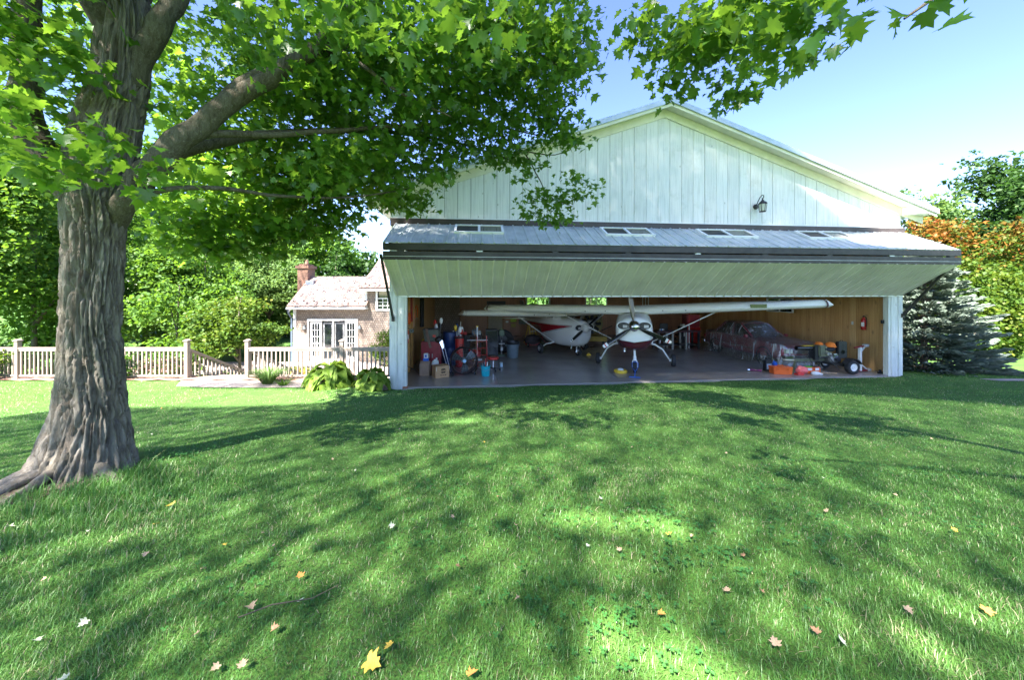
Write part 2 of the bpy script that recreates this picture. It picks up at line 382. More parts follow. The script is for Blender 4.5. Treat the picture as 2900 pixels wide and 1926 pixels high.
# ------------------------------------------------------------------ maple leaves
half = [(0,.10),(.16,.0),(.36,.02),(.44,.10),(.31,.21),(.50,.33),(.63,.45),(.40,.46),(.25,.52),(.33,.72),(.14,.74),(0,1.0)]
outl = half + [(-x, y) for x, y in half[-2:0:-1]]
LT = np.array([(0,.36,0)] + [(x, y-.0, 0) for x, y in outl]); LT[:, 2] = .20*np.abs(LT[:, 0])**1.2 - .22*(LT[:, 1]-.3)**2; LT[:, 1] -= .1
nb = len(outl); LF = np.array([(0, 1+k, 1+(k+1) % nb) for k in range(nb)])
star = [(0,.1),(.40,.06),(.28,.24),(.62,.45),(.24,.52),(0,1.0),(-.24,.52),(-.62,.45),(-.28,.24),(-.40,.06)]
LT2 = np.array([(0,.36,.0)] + [(x, y, .2*abs(x)-.2*(y-.3)**2) for x, y in star]); LT2[:, 1] -= .1
LF2 = np.array([(0, 1+k, 1+(k+1) % 10) for k in range(10)])
LT3 = np.array([(0,0,0),(.42,.42,.06),(0,1,-.1),(-.42,.42,.06)]); LF3 = np.array([(0,1,2),(0,2,3)])
def orient(n, tilt, droop, rg):
    """random leaf frames: mostly flat, tips hanging"""
    a = rg.uniform(0, 2*PI, n); el = -droop + rg.normal(0, tilt, n); ro = rg.normal(0, tilt*.9, n)
    Yv = np.stack([np.cos(a)*np.cos(el), np.sin(a)*np.cos(el), np.sin(el)], 1)
    S0 = np.stack([-np.sin(a), np.cos(a), 0*a], 1)*-1; N0 = np.cross(S0, Yv)
    Sv = S0*np.cos(ro)[:, None] + N0*np.sin(ro)[:, None]; Nv = np.cross(Sv, Yv)
    return Sv, Yv, Nv
def leaf_cloud(P, size, T, F, rg, tilt=.5, droop=.55):
    n = len(P); S, Yv, N = orient(n, tilt, droop, rg); s_ = (size*np.clip(rg.normal(.95, .24, n), .4, 1.45))[:, None, None]
    V = P[:, None, :] + s_*(T[None, :, 0:1]*S[:, None, :] + T[None, :, 1:2]*Yv[:, None, :] + T[None, :, 2:3]*N[:, None, :])
    k = len(T); Fa = (F[None, :, :] + (np.arange(n)*k)[:, None, None]).reshape(-1, 3)
    return V.reshape(-1, 3), Fa
def sprays(blobs, leaf, tau, rg, per=10, spread=.2):
    """leaf positions in flat sprays spread through ellipsoids (x,y,z,rx,ry,rz,density)"""
    out = []
    for (x, y, z, rx, ry, rz, dn) in blobs:
        n = max(1, int(tau*dn*PI*rx*rz/(.30*leaf*leaf)/per))
        d = rg.normal(0, 1, (n, 3)); d /= np.linalg.norm(d, axis=1)[:, None]; d *= rg.uniform(0, 1, (n, 1))**(1/2.6)
        c_ = np.array([x, y, z]) + d*[rx, ry, rz]
        p = c_[:, None, :] + rg.normal(0, 1, (n, per, 3))*[spread, spread, spread*.38]
        out.append(p.reshape(-1, 3))
    return np.concatenate(out)
M['maple'] = leafmat('maple_leaf', [(0, (.024,.080,.008)), (.4, (.040,.125,.010)), (.75, (.068,.17,.014)), (1.0, (.12,.22,.022))], .55, .38, (.27,.47,.035))

def bark(name, a, b, d, scale=1.0):
    t = NT(name); vs = t.coord((5*scale,5*scale,.9*scale)); v = t.coord((1,1,1))
    n = t.noise(vs, 3.2, 8, .72, .6); n2 = t.noise(v, 26*scale, 5, .7); n3 = t.noise(v, 1.7*scale, 4, .6)
    c = t.ramp(n, [(.30, d), (.46, a), (.68, b)]); c = t.mix(t.ramp(n3, [(.45, 0), (.7, .45)]), c, (.15,.14,.10)); c = t.mix(t.ramp(n2, [(.56, 0), (.7, .35)]), c, (.34,.33,.30))
    t.col(c); t.set(Roughness=.92, Specular_IOR_Level=.15); mx = t.mix(.4, n, n2); t.bump(mx, .9, .04); return t.m
M['bark'] = bark('maple_bark', (.165,.142,.115), (.28,.255,.22), (.07,.052,.037))
M['bark2'] = bark('limb_bark', (.085,.072,.052), (.15,.135,.105), (.04,.03,.02), 1.6)
M['twig'] = pm('twig_bark', (.10,.075,.05), .85)

# ------------------------------------------------------------------ the big maple at the left
maple = empty('maple_tree', (-4.95, 4.1, float(gz(-4.95, 4.1))-.1), 0, 'big maple with thick ridged grey trunk standing on the lawn at left', 'tree')
MZ = maple.location.z
def ml(x, y, z): return Vector((x+4.95, y-4.1, z-MZ))          # world to maple
# trunk: ridged bark as relief
nr, nh = 200, 300
prof = [(-.05,.72,-4.96,4.05),(.35,.56,-4.95,4.07),(.75,.47,-4.95,4.1),(1.2,.42,-4.95,4.1),(1.7,.395,-4.95,4.1),(2.3,.395,-4.93,4.1),(3.0,.43,-4.90,4.1),(3.5,.49,-4.86,4.1),(3.95,.48,-4.78,4.1),(4.5,.40,-4.62,4.1),(5.2,.37,-4.55,4.1),(6.2,.35,-4.55,4.05),(7.5,.30,-4.6,3.9),(9.0,.24,-4.4,3.6),(10.6,.16,-4.4,3.3),(12.5,.07,-4.2,3.1)]
hs = np.array([p[0] for p in prof]); zt = np.concatenate([np.linspace(-.05, 4.4, 230), np.linspace(4.45, 12.2, 70)])
TV = []
for h in zt:
    r0 = np.interp(h, hs, [p[1] for p in prof]); cx = np.interp(h, hs, [p[2] for p in prof]); cy = np.interp(h, hs, [p[3] for p in prof])
    fl = math.exp(-max(h, 0)/.42)
    for k in range(nr):
        a = 2*PI*k/nr; ca, sa = math.cos(a), math.sin(a)
        root = fl*(.34*max(0, math.cos(a-3.75))**3 + .20*max(0, math.cos(a+.25))**4 + .15*max(0, math.cos(a-5.2))**5 + .18*max(0, math.cos(a-2.2))**5 - .06)
        tw = a + .13*h + .25*noise.noise((ca*1.2, sa*1.2, h*.8))
        wv = .35*noise.noise((ca*3, sa*3, h*1.3))
        n1 = noise.noise((math.cos(tw)*5.6+wv, math.sin(tw)*5.6, h*.55+wv)); n2 = noise.noise((math.cos(tw)*10+3, math.sin(tw)*10+wv, h*1.5+7))
        vd = noise.voronoi((math.cos(tw)*4.6+wv*.5, math.sin(tw)*4.6, h*1.15+wv))[0]; pe = math.exp(-((vd[1]-vd[0])/.13)**2)
        rd = -max(.75*math.exp(-(n1/.09)**2), pe); rd2 = -math.exp(-(n2/.11)**2); flk = noise.noise((ca*16, sa*16, h*6))
        lob = .05*noise.noise((ca*1.3+5, sa*1.3, h*.35)) + .03*math.cos(2*a+.6*h)
        n3 = noise.noise((ca*7+9, sa*7, h*3.4)); dep = .070*rd+.034*rd2 + .016*flk - .022*math.exp(-(n3/.07)**2) + .006*noise.noise((ca*34, sa*34, h*20))
        r = .64*r0*(1+lob+root) + .8*dep*min(1, r0/.3)
        if h < .02: r *= 1.02
        TV.append(ml(cx+.07+r*ca, cy+r*sa, MZ+.02+h + (0 if h > .02 else -.12)))
q = np.arange((len(zt)-1)*nr); kk = q % nr; rw = q//nr; TF = np.stack([rw*nr+kk, rw*nr+(kk+1) % nr, (rw+1)*nr+(kk+1) % nr, (rw+1)*nr+kk], 1)
link('trunk', tri_mesh('trunk', np.array([tuple(p) for p in TV]), TF, M['bark'], smooth=True), maple)
def limb(pts, r0, r1, name='limb', n=14, parent=maple, conv=ml, mat='bark2', sub=5, ease=0):
    P = [Vector(p) for p in pts]; out = []
    for i in range(len(P)-1):                                   # smooth path (Catmull-Rom) with small wobble
        a, b, c_, d = P[max(i-1, 0)], P[i], P[i+1], P[min(i+2, len(P)-1)]
        for k in range(sub):
            u = k/sub; out.append(.5*((2*b) + (c_-a)*u + (2*a-5*b+4*c_-d)*u*u + (3*b-a-3*c_+d)*u**3))
    out.append(P[-1]); m = len(out)
    rr = [(r0+(r1-r0)*(i/(m-1))**.8)*(1+.08*noise.noise((i*.9, r0*50, 1))) for i in range(m)]
    if ease: rr = [r*min(1, .4+.6*i/ease) for i, r in enumerate(rr)]
    out = [p+Vector((noise.noise((i*.5, r0*9, 0)), noise.noise((i*.5, r0*9, 5)), noise.noise((i*.5, r0*9, 9))))*.35*rr[i] for i, p in enumerate(out)]
    return MB().tube([conv(*p) for p in out], rr, n).build(name, M[mat], parent, smooth=60)
limb([(-4.84,4.18,3.2),(-4.68,4.16,3.6),(-4.38,4.14,4.02),(-4.08,4.2,4.45),(-3.7,4.4,5.0),(-3.25,4.7,5.6),(-2.7,4.95,6.25),(-2.2,5.2,7.1),(-1.2,5.4,8.3),(0.2,5.0,9.2)], .185, .06, ease=10)
limb([(-3.72,4.4,5.0),(-3.45,4.65,5.6),(-3.05,5.0,6.0),(-2.35,5.3,6.5),(-1.4,5.6,6.9),(-.3,5.8,7.3)], .08, .02)
limb([(-3.9,4.3,4.7),(-3.3,4.9,4.95),(-2.5,5.6,5.35),(-1.7,6.2,5.7),(-.6,6.8,6.0),(.6,7.3,6.0)], .055, .012)
limb([(-5.1,4.1,3.9),(-5.45,4.0,4.6),(-5.5,4.0,5.4),(-5.35,3.9,6.2),(-5.0,3.7,7.4),(-5.6,3.2,9.0),(-6.5,2.5,10.5)], .17, .06)
limb([(-5.35,4.0,4.4),(-5.9,4.0,4.8),(-6.8,3.8,5.2),(-8.0,3.4,5.8)], .085, .025)
limb([(-4.5,4.1,5.2),(-4.2,4.15,5.8),(-3.9,4.2,6.5),(-3.3,3.9,7.8),(-2.4,3.3,9.2),(-1.6,2.4,10.2)], .15, .04)
limb([(-4.6,4.0,5.8),(-4.6,3.2,7.0),(-4.2,1.4,8.6),(-4.0,.0,9.6)], .16, .04)
limb([(-4.6,4.2,6.4),(-5.0,4.8,7.8),(-5.2,5.4,9.6),(-5.2,5.8,11)], .16, .04)
limb([(-4.45,4.15,3.9),(-3.9,4.5,4.1),(-3.3,5.1,4.15),(-2.6,5.7,4.3),(-1.7,6.2,4.6)], .04, .01, 'branch', 8)
limb([(-4.5,4.2,4.2),(-4.1,5.0,4.9),(-3.4,6.0,5.5),(-2.4,6.9,5.9),(-1.0,7.5,5.9),(.1,7.7,5.6)], .09, .014, 'branch', 8)
limb([(-.6,6.8,6.0),(.2,7.3,5.7),(.55,7.45,5.2),(.8,7.5,4.8),(1.3,7.55,4.6)], .022, .006, 'branch', 6)
limb([(.2,7.3,5.7),(.9,7.4,5.65),(1.4,7.4,5.9)], .016, .005, 'branch', 6)
limb([(-2.7,4.95,6.25),(-2.2,4.9,6.0),(-1.6,5.0,5.6),(-.9,5.2,5.35)], .05, .01, 'branch', 8)
limb([(-.9,5.3,8.4),(-.2,5.3,7.2),(.3,5.5,6.6),(.9,5.8,6.4)], .05, .008, 'branch', 8)
for pts_, r_ in (([(-5.0,3.85,.78),(-5.2,3.62,.72),(-5.35,3.45,.70),(-5.5,3.3,.66)], .09), ([(-4.95,3.8,.80),(-5.04,3.5,.74),(-5.1,3.3,.72),(-5.15,3.12,.70)], .07), ([(-4.7,3.95,.76),(-4.4,3.85,.70),(-4.15,3.78,.63)], .09), ([(-4.85,3.8,.80),(-4.8,3.5,.74),(-4.9,3.2,.70)], .07)):
    limb([(x, y, float(gz(x, y))+(.10 if i == 0 else .03 if i < len(pts_)-1 else -.05)) for i, (x, y, z) in enumerate(pts_)], r_, .02, 'root', 10, maple, ml, 'bark', 4)
V = [(-5.05, 3.75, float(gz(-5.05, 3.75))+.02)]; F = []
for k in range(36):
    a = 2*PI*k/36; r = (.62+.16*noise.noise((math.cos(a)*2, math.sin(a)*2, 5)))*(1.35 if 3.3 < a < 4.9 else 1); x, y = -5.05+r*math.cos(a), 3.78+r*math.sin(a)*.9; V.append((x, y, float(gz(x, y))+.006))
for k in range(36): F.append((0, 1+k, 1+(k+1) % 36))
t = NT('bare_soil'); n = t.noise(t.coord((1,1,1)), 30, 5, .75); t.col(t.ramp(n, [(.35, (.07,.045,.03)), (.55, (.16,.115,.085)), (.72, (.27,.22,.18))])); t.set(Roughness=.95); t.bump(n, 1.0, .03)
tag(MB().add(V, F).build('bare_soil', t.m), 'bare soil round the maple roots', None, None, 'structure')
# crown in view: clumps (x, y, z, rx, ry, rz, density) hanging round the limbs
vis = [(-4.93,3.6,5.31,.72,.8,.79,1.6),(-5.28,3.8,4.46,.57,.7,.5,1.6),(-3.58,3.2,4.06,.5,.4,.25,1.0),(-3.9,3.3,3.9,.62,.4,.2,1.0),(-3.9,3.15,4.5,.45,.4,.4,.4),(-3.55,3.4,3.87,.5,.4,.18,.9),
 (-4.3,3.4,6.0,.5,.5,.35,.8),(-5.53,6.5,7.36,1.4,1.4,1.3,1.5),(-6.05,6.5,5.41,1.4,1.4,1.0,1.3),(-4.83,7,5.9,1.8,1.4,1.5,2.2),(-3.3,6,6.83,1.56,1.4,1.2,2.0),(-1.5,5,6.15,1.3,1.3,.9,2.2),(-2.45,7,6.11,1.8,1.3,1.1,2.3),
 (-.55,5.5,6.65,1.35,1.3,.9,2.2),(-.84,7,6.25,1.4,1.1,.95,2.2),(.42,6,6.83,1.0,1.0,.9,2.2),(1.0,7,5.9,.65,.5,.4,2.0),(1.17,6.5,7.36,.5,.5,.7,2.0),(.63,7,6.25,.85,.7,.7,1.7),
 (-4.86,6,4.37,1.1,.9,.75,1.7),(-4.9,5.5,3.74,.8,.7,.5,1.3),(-4.14,6,3.89,.78,.7,.62,1.7),(-3.7,6.5,4.5,1.0,.7,.78,1.9),(-3.2,6.5,4.12,.45,.4,.38,1.3),(-3.15,7,5.2,.85,.7,.55,1.7),(-2.62,7.5,4.93,.6,.45,.45,1.9),
 (-2.17,7.5,4.78,.6,.45,.36,1.7),(-1.72,7.5,5.38,.6,.45,.3,1.5),(-.37,7.5,5.68,.75,.35,.22,1.5),(.3,7.5,5.45,.38,.3,.3,1.6),(.83,7.5,4.63,.66,.35,.36,1.7),(.52,7.5,4.33,.45,.3,.2,1.4),(1.43,7.5,5.07,.4,.3,.32,1.6),(-4.2,6.5,5.0,1.3,1.0,.8,2.0),(-2.9,5.4,6.3,1.0,1.0,.7,1.3),(-1.6,3.2,5.25,.6,.3,.3,.8),(-.5,3.0,5.1,.6,.3,.3,1.0),(-3.2,3.6,5.9,.6,.5,.3,.7),(-2.5,4.3,5.6,.7,.4,.35,.8),(-2.2,6,5.0,1.2,.9,.6,1.6),(-3.5,6.4,4.35,.75,.5,.5,1.8),(-4.3,6.2,3.75,.8,.5,.4,1.6),(-5.0,6.0,3.5,.8,.5,.35,1.5),(-4.6,3.5,5.0,.5,.4,.35,.8),(-2.9,5.2,4.6,.8,.6,.4,1.3)]
rg = np.random.default_rng(11)
P = sprays(vis, .125, .86, rg, 11, .15)
# upper crown, above the picture: shades lawn and hangar; the underside rises outward
up = [(-4.5,3.0,10.2,2.6,2.0,2.2,.7),(-1.6,3.6,10.4,2.0,1.5,1.3,.5),(-2.6,5.4,11.6,2.0,1.4,1.3,1.0),(.4,6.0,11.4,2.2,1.2,1.2,1.0)]
Pu = sprays(up, .14, 1.3, rg, 5, .8)
Pu = Pu[(Pu[:, 2] > .90*np.maximum(Pu[:, 1], 0)+3.3)]
def in_patch(P, patches):
    """leaves that would stand between the sun and a gap of light"""
    s_ = np.array(to_sun); k = np.zeros(len(P), bool)
    for (gx, gy, g0, ax, ay, rot) in patches:
        tt = (P[:, 2]-g0)/s_[2]; X = P[:, 0]-s_[0]*tt-gx; Y = P[:, 1]-s_[1]*tt-gy
        u = X*math.cos(rot)+Y*math.sin(rot); w = -X*math.sin(rot)+Y*math.cos(rot); k |= (u/ax)**2+(w/ay)**2 < 1
    return k
GAPS = [(.55,3.12,.75,.34,.12,-.2),(1.25,2.98,.76,.26,.14,-.3),(-.95,6.6,.38,.34,.13,0),(.85,1.72,.88,.55,.17,-.6),(1.25,1.42,.9,.42,.16,-.6),(.35,1.5,.9,.36,.14,-.6),(-8.5,8.7,.2,5.2,.85,.03),(-1.5,10.0,.05,1.3,.14,.1),(-4,9.2,.2,1.6,.5,-.25),(2.2,1.9,.85,.24,.07,-.5),(2.7,2.1,.85,.2,.08,-.5),(1.5,2.1,.85,.2,.06,-.5),(-7.5,10.8,.6,4.6,.9,0),(13.2,11.0,4.3,2.9,.8,.1),(13.4,11.5,5.3,1.7,.9,.1)]
crown = empty('crown', (0,0,0)); crown.parent = maple
Pv = P; keepv = ~(in_patch(Pv, GAPS[:6]) & (Pv[:, 2] > 6.5)); Pv = Pv[keepv]; Pu = Pu[~in_patch(Pu, GAPS)]
dist = np.hypot(Pv[:, 1], Pv[:, 0]*.0)
order = np.argsort(-(1/np.maximum(Pv[:, 1], .5)) + (np.abs(Pv[:, 0]/Pv[:, 1]) > 1.45)*9 + ((Pv[:, 2]-EYE)/Pv[:, 1] > .83)*9)
near, rest = order[:260], order[260:]
maple_rot = np.array([-4.95, 4.1, MZ])
S, Yv, N = orient(len(near), .45, .6, rg)
lm = tri_mesh('leaf', LT, LF, M['maple'], np.full(len(LT), .55))
for i, k in enumerate(near):
    o = link('leaf', lm, crown); s_ = .125*rg.uniform(.8, 1.25)
    m = Matrix(((S[i][0]*s_, Yv[i][0]*s_, N[i][0]*s_, Pv[k][0]-maple_rot[0]), (S[i][1]*s_, Yv[i][1]*s_, N[i][1]*s_, Pv[k][1]-maple_rot[1]), (S[i][2]*s_, Yv[i][2]*s_, N[i][2]*s_, Pv[k][2]-maple_rot[2]), (0,0,0,1)))
    o.matrix_local = m
def cloud_obj(name, groups, mat, parent, origin, rg):
    print('LEAVES', name, [len(g_[0]) for g_ in groups])
    VV, FF, RR, off = [], [], [], 0
    for (P_, sz, T, F, tilt, droop) in groups:
        V, Fa = leaf_cloud(P_-origin, sz, T, F, rg, tilt, droop)
        cl = np.array([noise.noise((p[0]*.8, p[1]*.8, p[2]*.8)) for p in P_])
        tn = np.clip(.45+.35*cl+rg.normal(0, .14, len(P_)), 0, 1)
        VV.append(V); FF.append(Fa+off); RR.append(np.repeat(tn, len(T))); off += len(V)
    return tag(link(name, tri_mesh(name, np.concatenate(VV), np.concatenate(FF), mat, np.concatenate(RR)), parent), kind='stuff')
Pr = Pv[rest]; nearm = Pr[:, 1] < 6.2
cloud_obj('foliage', [(Pr[nearm], .128, LT, LF, .48, .6), (Pr[~nearm], .128, LT2, LF2, .48, .6), (Pu, .21, LT3, LF3, .5, .4)], M['maple'], crown, maple_rot, rg)

# ------------------------------------------------------------------ second maple, behind the camera at the right: one bough hangs into view
tr2 = Vector((6.5, -5.0, float(gz(6.5, -5.0))-.05))
maple2 = empty('maple_tree', tr2, 0, 'maple whose leafy bough hangs in at the top right', 'tree')
def m2(x, y, z): return Vector((x, y, z))-tr2
limb([(6.5,-5,.9),(6.45,-5,2.5),(6.4,-4.9,4.5),(6.3,-4.8,7),(6.2,-4.6,10)], .42, .12, 'trunk', 18, maple2, m2, 'bark')
limb([(6.4,-4.9,4.0),(5.8,-3.2,5.2),(4.8,-.6,6.0),(3.8,1.8,6.3),(2.7,4.0,6.3),(2.3,4.7,6.0)], .16, .012, 'limb', 10, maple2, m2)
limb([(3.8,1.8,6.3),(3.2,2.6,6.1),(2.8,3.2,5.8)], .03, .006, 'branch', 6, maple2, m2)
limb([(4.8,-.6,6.0),(3.6,.6,5.2),(2.5,1.6,4.5),(2.0,1.8,4.15)], .05, .006, 'branch', 6, maple2, m2)
limb([(6.3,-4.8,7),(4.5,-4.5,8.5),(2.5,-4.2,9.5)], .15, .03, 'limb', 10, maple2, m2)
limb([(6.3,-4.8,7),(7.0,-4.3,8.2),(7.6,-4.0,9.0)], .15, .03, 'limb', 10, maple2, m2)
v2 = [(1.71,4.5,6.17,.27,.4,.36,1.7),(2.25,4.5,5.95,.54,.5,.5,2.3),(2.3,4.8,5.53,.2,.3,.2,1.5),(3.02,4.8,5.63,.34,.4,.29,1.6),(3.2,4.8,5.4,.22,.3,.15,1.5),(2.52,4.0,5.75,.56,.6,.36,2.5),(2.4,3.0,5.06,.39,.5,.27,2.0),(2.55,3.0,4.88,.24,.3,.15,1.4),(1.94,2.0,4.3,.16,.3,.13,1.3),(1.95,1.65,4.05,.14,.2,.09,1.3),(3.0,3.2,5.9,.7,.7,.4,1.8),(3.6,2.0,6.2,.9,.9,.4,1.6)]
P2 = sprays(v2, .125, 1.0, rg, 8, .12)
u2 = [(6.0,-5.2,9.8,2.2,1.8,1.6,1.0),(7.6,-4.0,9.0,1.6,1.4,1.0,1.0)]
P2u = sprays(u2, .22, 2.4, rg, 9, .3); P2u = P2u[~in_patch(P2u, GAPS)]; P2u = P2u[P2u[:, 2] > .9*np.maximum(P2u[:, 1], 0)+3.3]
cloud_obj('crown', [(P2, .128, LT, LF, .48, .6), (P2u, .22, LT3, LF3, .5, .4)], M['maple'], maple2, np.array(tr2), rg)

# ------------------------------------------------------------------ trees beyond
def mk(name, stops, tr=.4, trc=None): M[name] = leafmat(name, stops, tr, .6, trc, .012)
mk('leaf_sun', [(0, (.03,.085,.011)), (.5, (.06,.135,.02)), (1, (.11,.195,.034))], .45, (.19,.35,.025))
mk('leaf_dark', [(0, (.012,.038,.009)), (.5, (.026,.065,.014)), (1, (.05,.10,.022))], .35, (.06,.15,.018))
mk('leaf_pale', [(0, (.05,.11,.028)), (.5, (.085,.16,.042)), (1, (.14,.22,.062))], .45, (.21,.33,.07))
mk('leaf_orange', [(0, (.035,.07,.010)), (.35, (.07,.10,.012)), (.55, (.17,.095,.012)), (.78, (.23,.085,.015)), (1, (.24,.06,.02))], .4, None)
mk('leaf_turn', [(0, (.025,.068,.009)), (.5, (.05,.105,.012)), (.8, (.095,.13,.013)), (1, (.16,.145,.018))], .4, (.15,.24,.018))
trg = np.random.default_rng(23)
def bgtree(name, label, x, y, blobs, mat, leaf=.24, tau=1.0, trunk_r=.16, group=None, per=14, z0=None, mat2=None, nl=5, kind_trunk=True):
    z0 = float(gz(x, y)) if z0 is None else z0
    o = empty(name, (x, y, z0), 0, label, 'tree', group); og = np.array([x, y, z0])
    top = max(b[2]+b[5]*.5 for b in blobs); cv = lambda a, b, c_: Vector((a-x, b-y, c_-z0))
    lo = min(b[2] for b in blobs)
    limb([(x, y, z0-.1), (x+.05, y, z0+(lo-z0)*.4), (x-.05, y+.05, lo), (x, y, (lo+top)/2), (x+.1, y, top)], trunk_r, .02, 'trunk', 10, o, cv, 'bark2', 3)
    for b in blobs[:nl]:
        limb([(x, y, z0+(b[2]-z0)*.55), ((x+b[0])/2, (y+b[1])/2, (b[2]+z0*.35+.65*b[2])/2-.1), (b[0], b[1], b[2])], trunk_r*.45, .015, 'limb', 7, o, cv, 'bark2', 3)
    P_ = sprays(blobs, leaf, tau, trg, per, leaf*1.15)
    if mat2 is None: cloud_obj('crown', [(P_, leaf, LT3, LF3, .65, .35)], mat, o, og, trg)
    else:
        hi = P_[:, 2]+trg.normal(0, .5, len(P_)) > mat2[1]
        cloud_obj('crown', [(P_[~hi], leaf, LT3, LF3, .65, .35)], mat, o, og, trg); cloud_obj('turning_leaves', [(P_[hi], leaf, LT3, LF3, .65, .35)], mat2[0], o, og, trg)
    return o
def ball_blobs(cx, cy, cz, rx, ry, rz, n, seed, sub=.42, dn=1.5):
    g = np.random.default_rng(seed); out = []
    for i in range(n):
        d = g.normal(0, 1, 3); d /= np.linalg.norm(d); d *= g.uniform(.45, .95)
        s_ = sub*g.uniform(.7, 1.25); out.append((cx+d[0]*rx, cy+d[1]*ry, cz+d[2]*rz, rx*s_, ry*s_, rz*s_*.8, dn))
    return out

# ------------------------------------------------------------------ unseen thin-crowned trees added behind the camera to shade lawn and gable
uS = np.array([to_sun.x, to_sun.y]); uS /= np.linalg.norm(uS); vS = np.array([-uS[1], uS[0]])
mk('leaf_shade_tree', [(0, (.03,.08,.012)), (.5, (.05,.12,.018)), (1, (.09,.17,.03))], .4, (.18,.36,.03))
def thin_tree(name, label, cat_group, x, y, h0, h1, hv, hu, tau, leaf, seed, r=.11, dense=0):
    z0 = float(gz(x, y)); g = np.random.default_rng(seed); o = empty(name, (x, y, z0), 0, label, 'tree', cat_group)
    cv = lambda a, b, c_: Vector((a-x, b-y, c_-z0))
    limb([(x, y, z0-.1), (x+.1, y, h0*.5), (x+.05, y, h0-.2)], r*1.6, .035, 'trunk', 10, o, cv, 'bark2', 3); limb([(x+.05, y, h0-.25), (x-.1, y+.1, (h0+h1)/2), (x, y, h1)], .03, .008, 'leader', 6, o, cv, 'bark2', 3)
    for k in range(9):
        hh = h0+(h1-h0)*(k+.5)/9; a = g.uniform(-1, 1)*hv*.8; limb([(x, y, hh-1), (x+vS[0]*a, y+vS[1]*a, hh)], .012, .004, 'limb', 5, o, cv, 'bark2', 2)
    def layer(t_, ha, hb):
        n = int(t_*2*hv*(hb-ha)*.64/(.6*.42*leaf*leaf)); k = np.arange(n)        # evenly spread leaves, no clumps
        q1 = (g.random()+k*.7548776662) % 1; q2 = (g.random()+k*.5698402910) % 1; bb = g.uniform(-hu, hu, n)
        return (2*q1-1)*hv + g.normal(0, .02, n), bb, ha+(hb-ha)*q2+bb*math.tan(SUN_EL)
    L_ = [layer(tau, h0, h1)]
    if dense: L_.append(layer(dense, 21, h1))
    a, b, h = (np.concatenate(z) for z in zip(*L_))
    P_ = np.stack([x+vS[0]*a+uS[0]*b, y+vS[1]*a+uS[1]*b, h], 1); P_ = P_[~in_patch(P_, GAPS)]
    cloud_obj('crown', [(P_, leaf, LT3, LF3, .6, .3)], M['leaf_shade_tree'], o, np.array([x, y, z0]), g)
names = ('first', 'second', 'third', 'fourth', 'fifth', 'sixth')
for i, l in enumerate((-9.5, -5.7, -1.9, 1.9, 5.7, 9.5)):
    c2 = np.array([1.0, 4.0]) + uS*10 + vS*l
    thin_tree('added_shade_tree', 'unseen tree added for shade behind the viewer, %s from the left of its row' % names[i], 'trees added for shade behind the viewer', float(c2[0]), float(c2[1]), 8.2, 31, 1.92, 1.0, 1.65, .12, 60+i, .07, 2.6)
# ------------------------------------------------------------------ trees behind fence, house and hangar
bgtree('deciduous_tree', 'tall leafy green tree at the far left edge behind the fence', -23, 17, ball_blobs(-23.5,17,4.6,4.4,3.0,6.0,24,1), M['leaf_sun'], .18, 1.2, .22)
bgtree('deciduous_tree', 'broad dark tree behind the big maple trunk', -26, 25, ball_blobs(-26,25,5.0,6.0,3.5,6.5,22,2), M['leaf_sun'], .24, 1.1, .25)
bgtree('deciduous_tree', 'bright sunlit tree just right of the maple trunk behind the railing', -17.0, 19.5, ball_blobs(-17.0,19.5,2.2,3.3,2.2,3.5,24,3), M['leaf_sun'], .155, 1.3, .14)
bgtree('deciduous_tree', 'fine leaved pale green tree left of the house', -16.2, 23.5, ball_blobs(-16.2,23.5,2.4,3.0,2.2,3.6,22,4), M['leaf_pale'], .15, 1.3, .13)
bgtree('ornamental_tree', 'small green tree beside the garden steps', -11.3, 14.6, ball_blobs(-11.6,14.8,1.7,2.1,1.5,1.5,16,5), M['leaf_turn'], .13, 1.4, .075, z0=-1.2)
bgtree('ornamental_tree', 'low green tree in front of the woods left of the small garden tree', -14.6, 15.4, ball_blobs(-14.6,15.4,1.0,1.8,1.4,2.2,15,25), M['leaf_sun'], .15, 1.3, .075, z0=-1.2)
bgtree('deciduous_tree', 'tall sunny tree far behind the small garden tree', -21.5, 32, ball_blobs(-21.5,32,5.0,6,3,6.8,22,6), M['leaf_sun'], .32, 1.2, .25)
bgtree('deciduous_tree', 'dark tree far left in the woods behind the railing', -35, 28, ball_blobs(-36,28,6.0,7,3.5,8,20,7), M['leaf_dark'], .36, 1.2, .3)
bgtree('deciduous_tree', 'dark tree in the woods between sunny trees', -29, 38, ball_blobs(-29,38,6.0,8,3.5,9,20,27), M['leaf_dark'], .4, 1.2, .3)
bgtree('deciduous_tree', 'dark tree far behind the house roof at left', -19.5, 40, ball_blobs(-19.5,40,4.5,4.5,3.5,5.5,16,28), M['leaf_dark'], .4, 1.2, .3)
bgtree('deciduous_tree', 'sunny tree behind the left rear window of the hangar', 1.5, 29, ball_blobs(1.5,29,2.0,3.6,2,3.0,14,8), M['leaf_sun'], .3, 1.2, .2)
bgtree('deciduous_tree', 'sunny tree behind the right rear window of the hangar', 6.8, 31, ball_blobs(6.8,31,2.0,3.6,2,3.0,14,9), M['leaf_pale'], .3, 1.2, .2)
bgtree('deciduous_tree', 'green tree seen through the side window of the hangar', 21.0, 21, ball_blobs(21.0,21,1.8,2.0,2.3,2.6,9,15), M['leaf_sun'], .26, .9, .16)
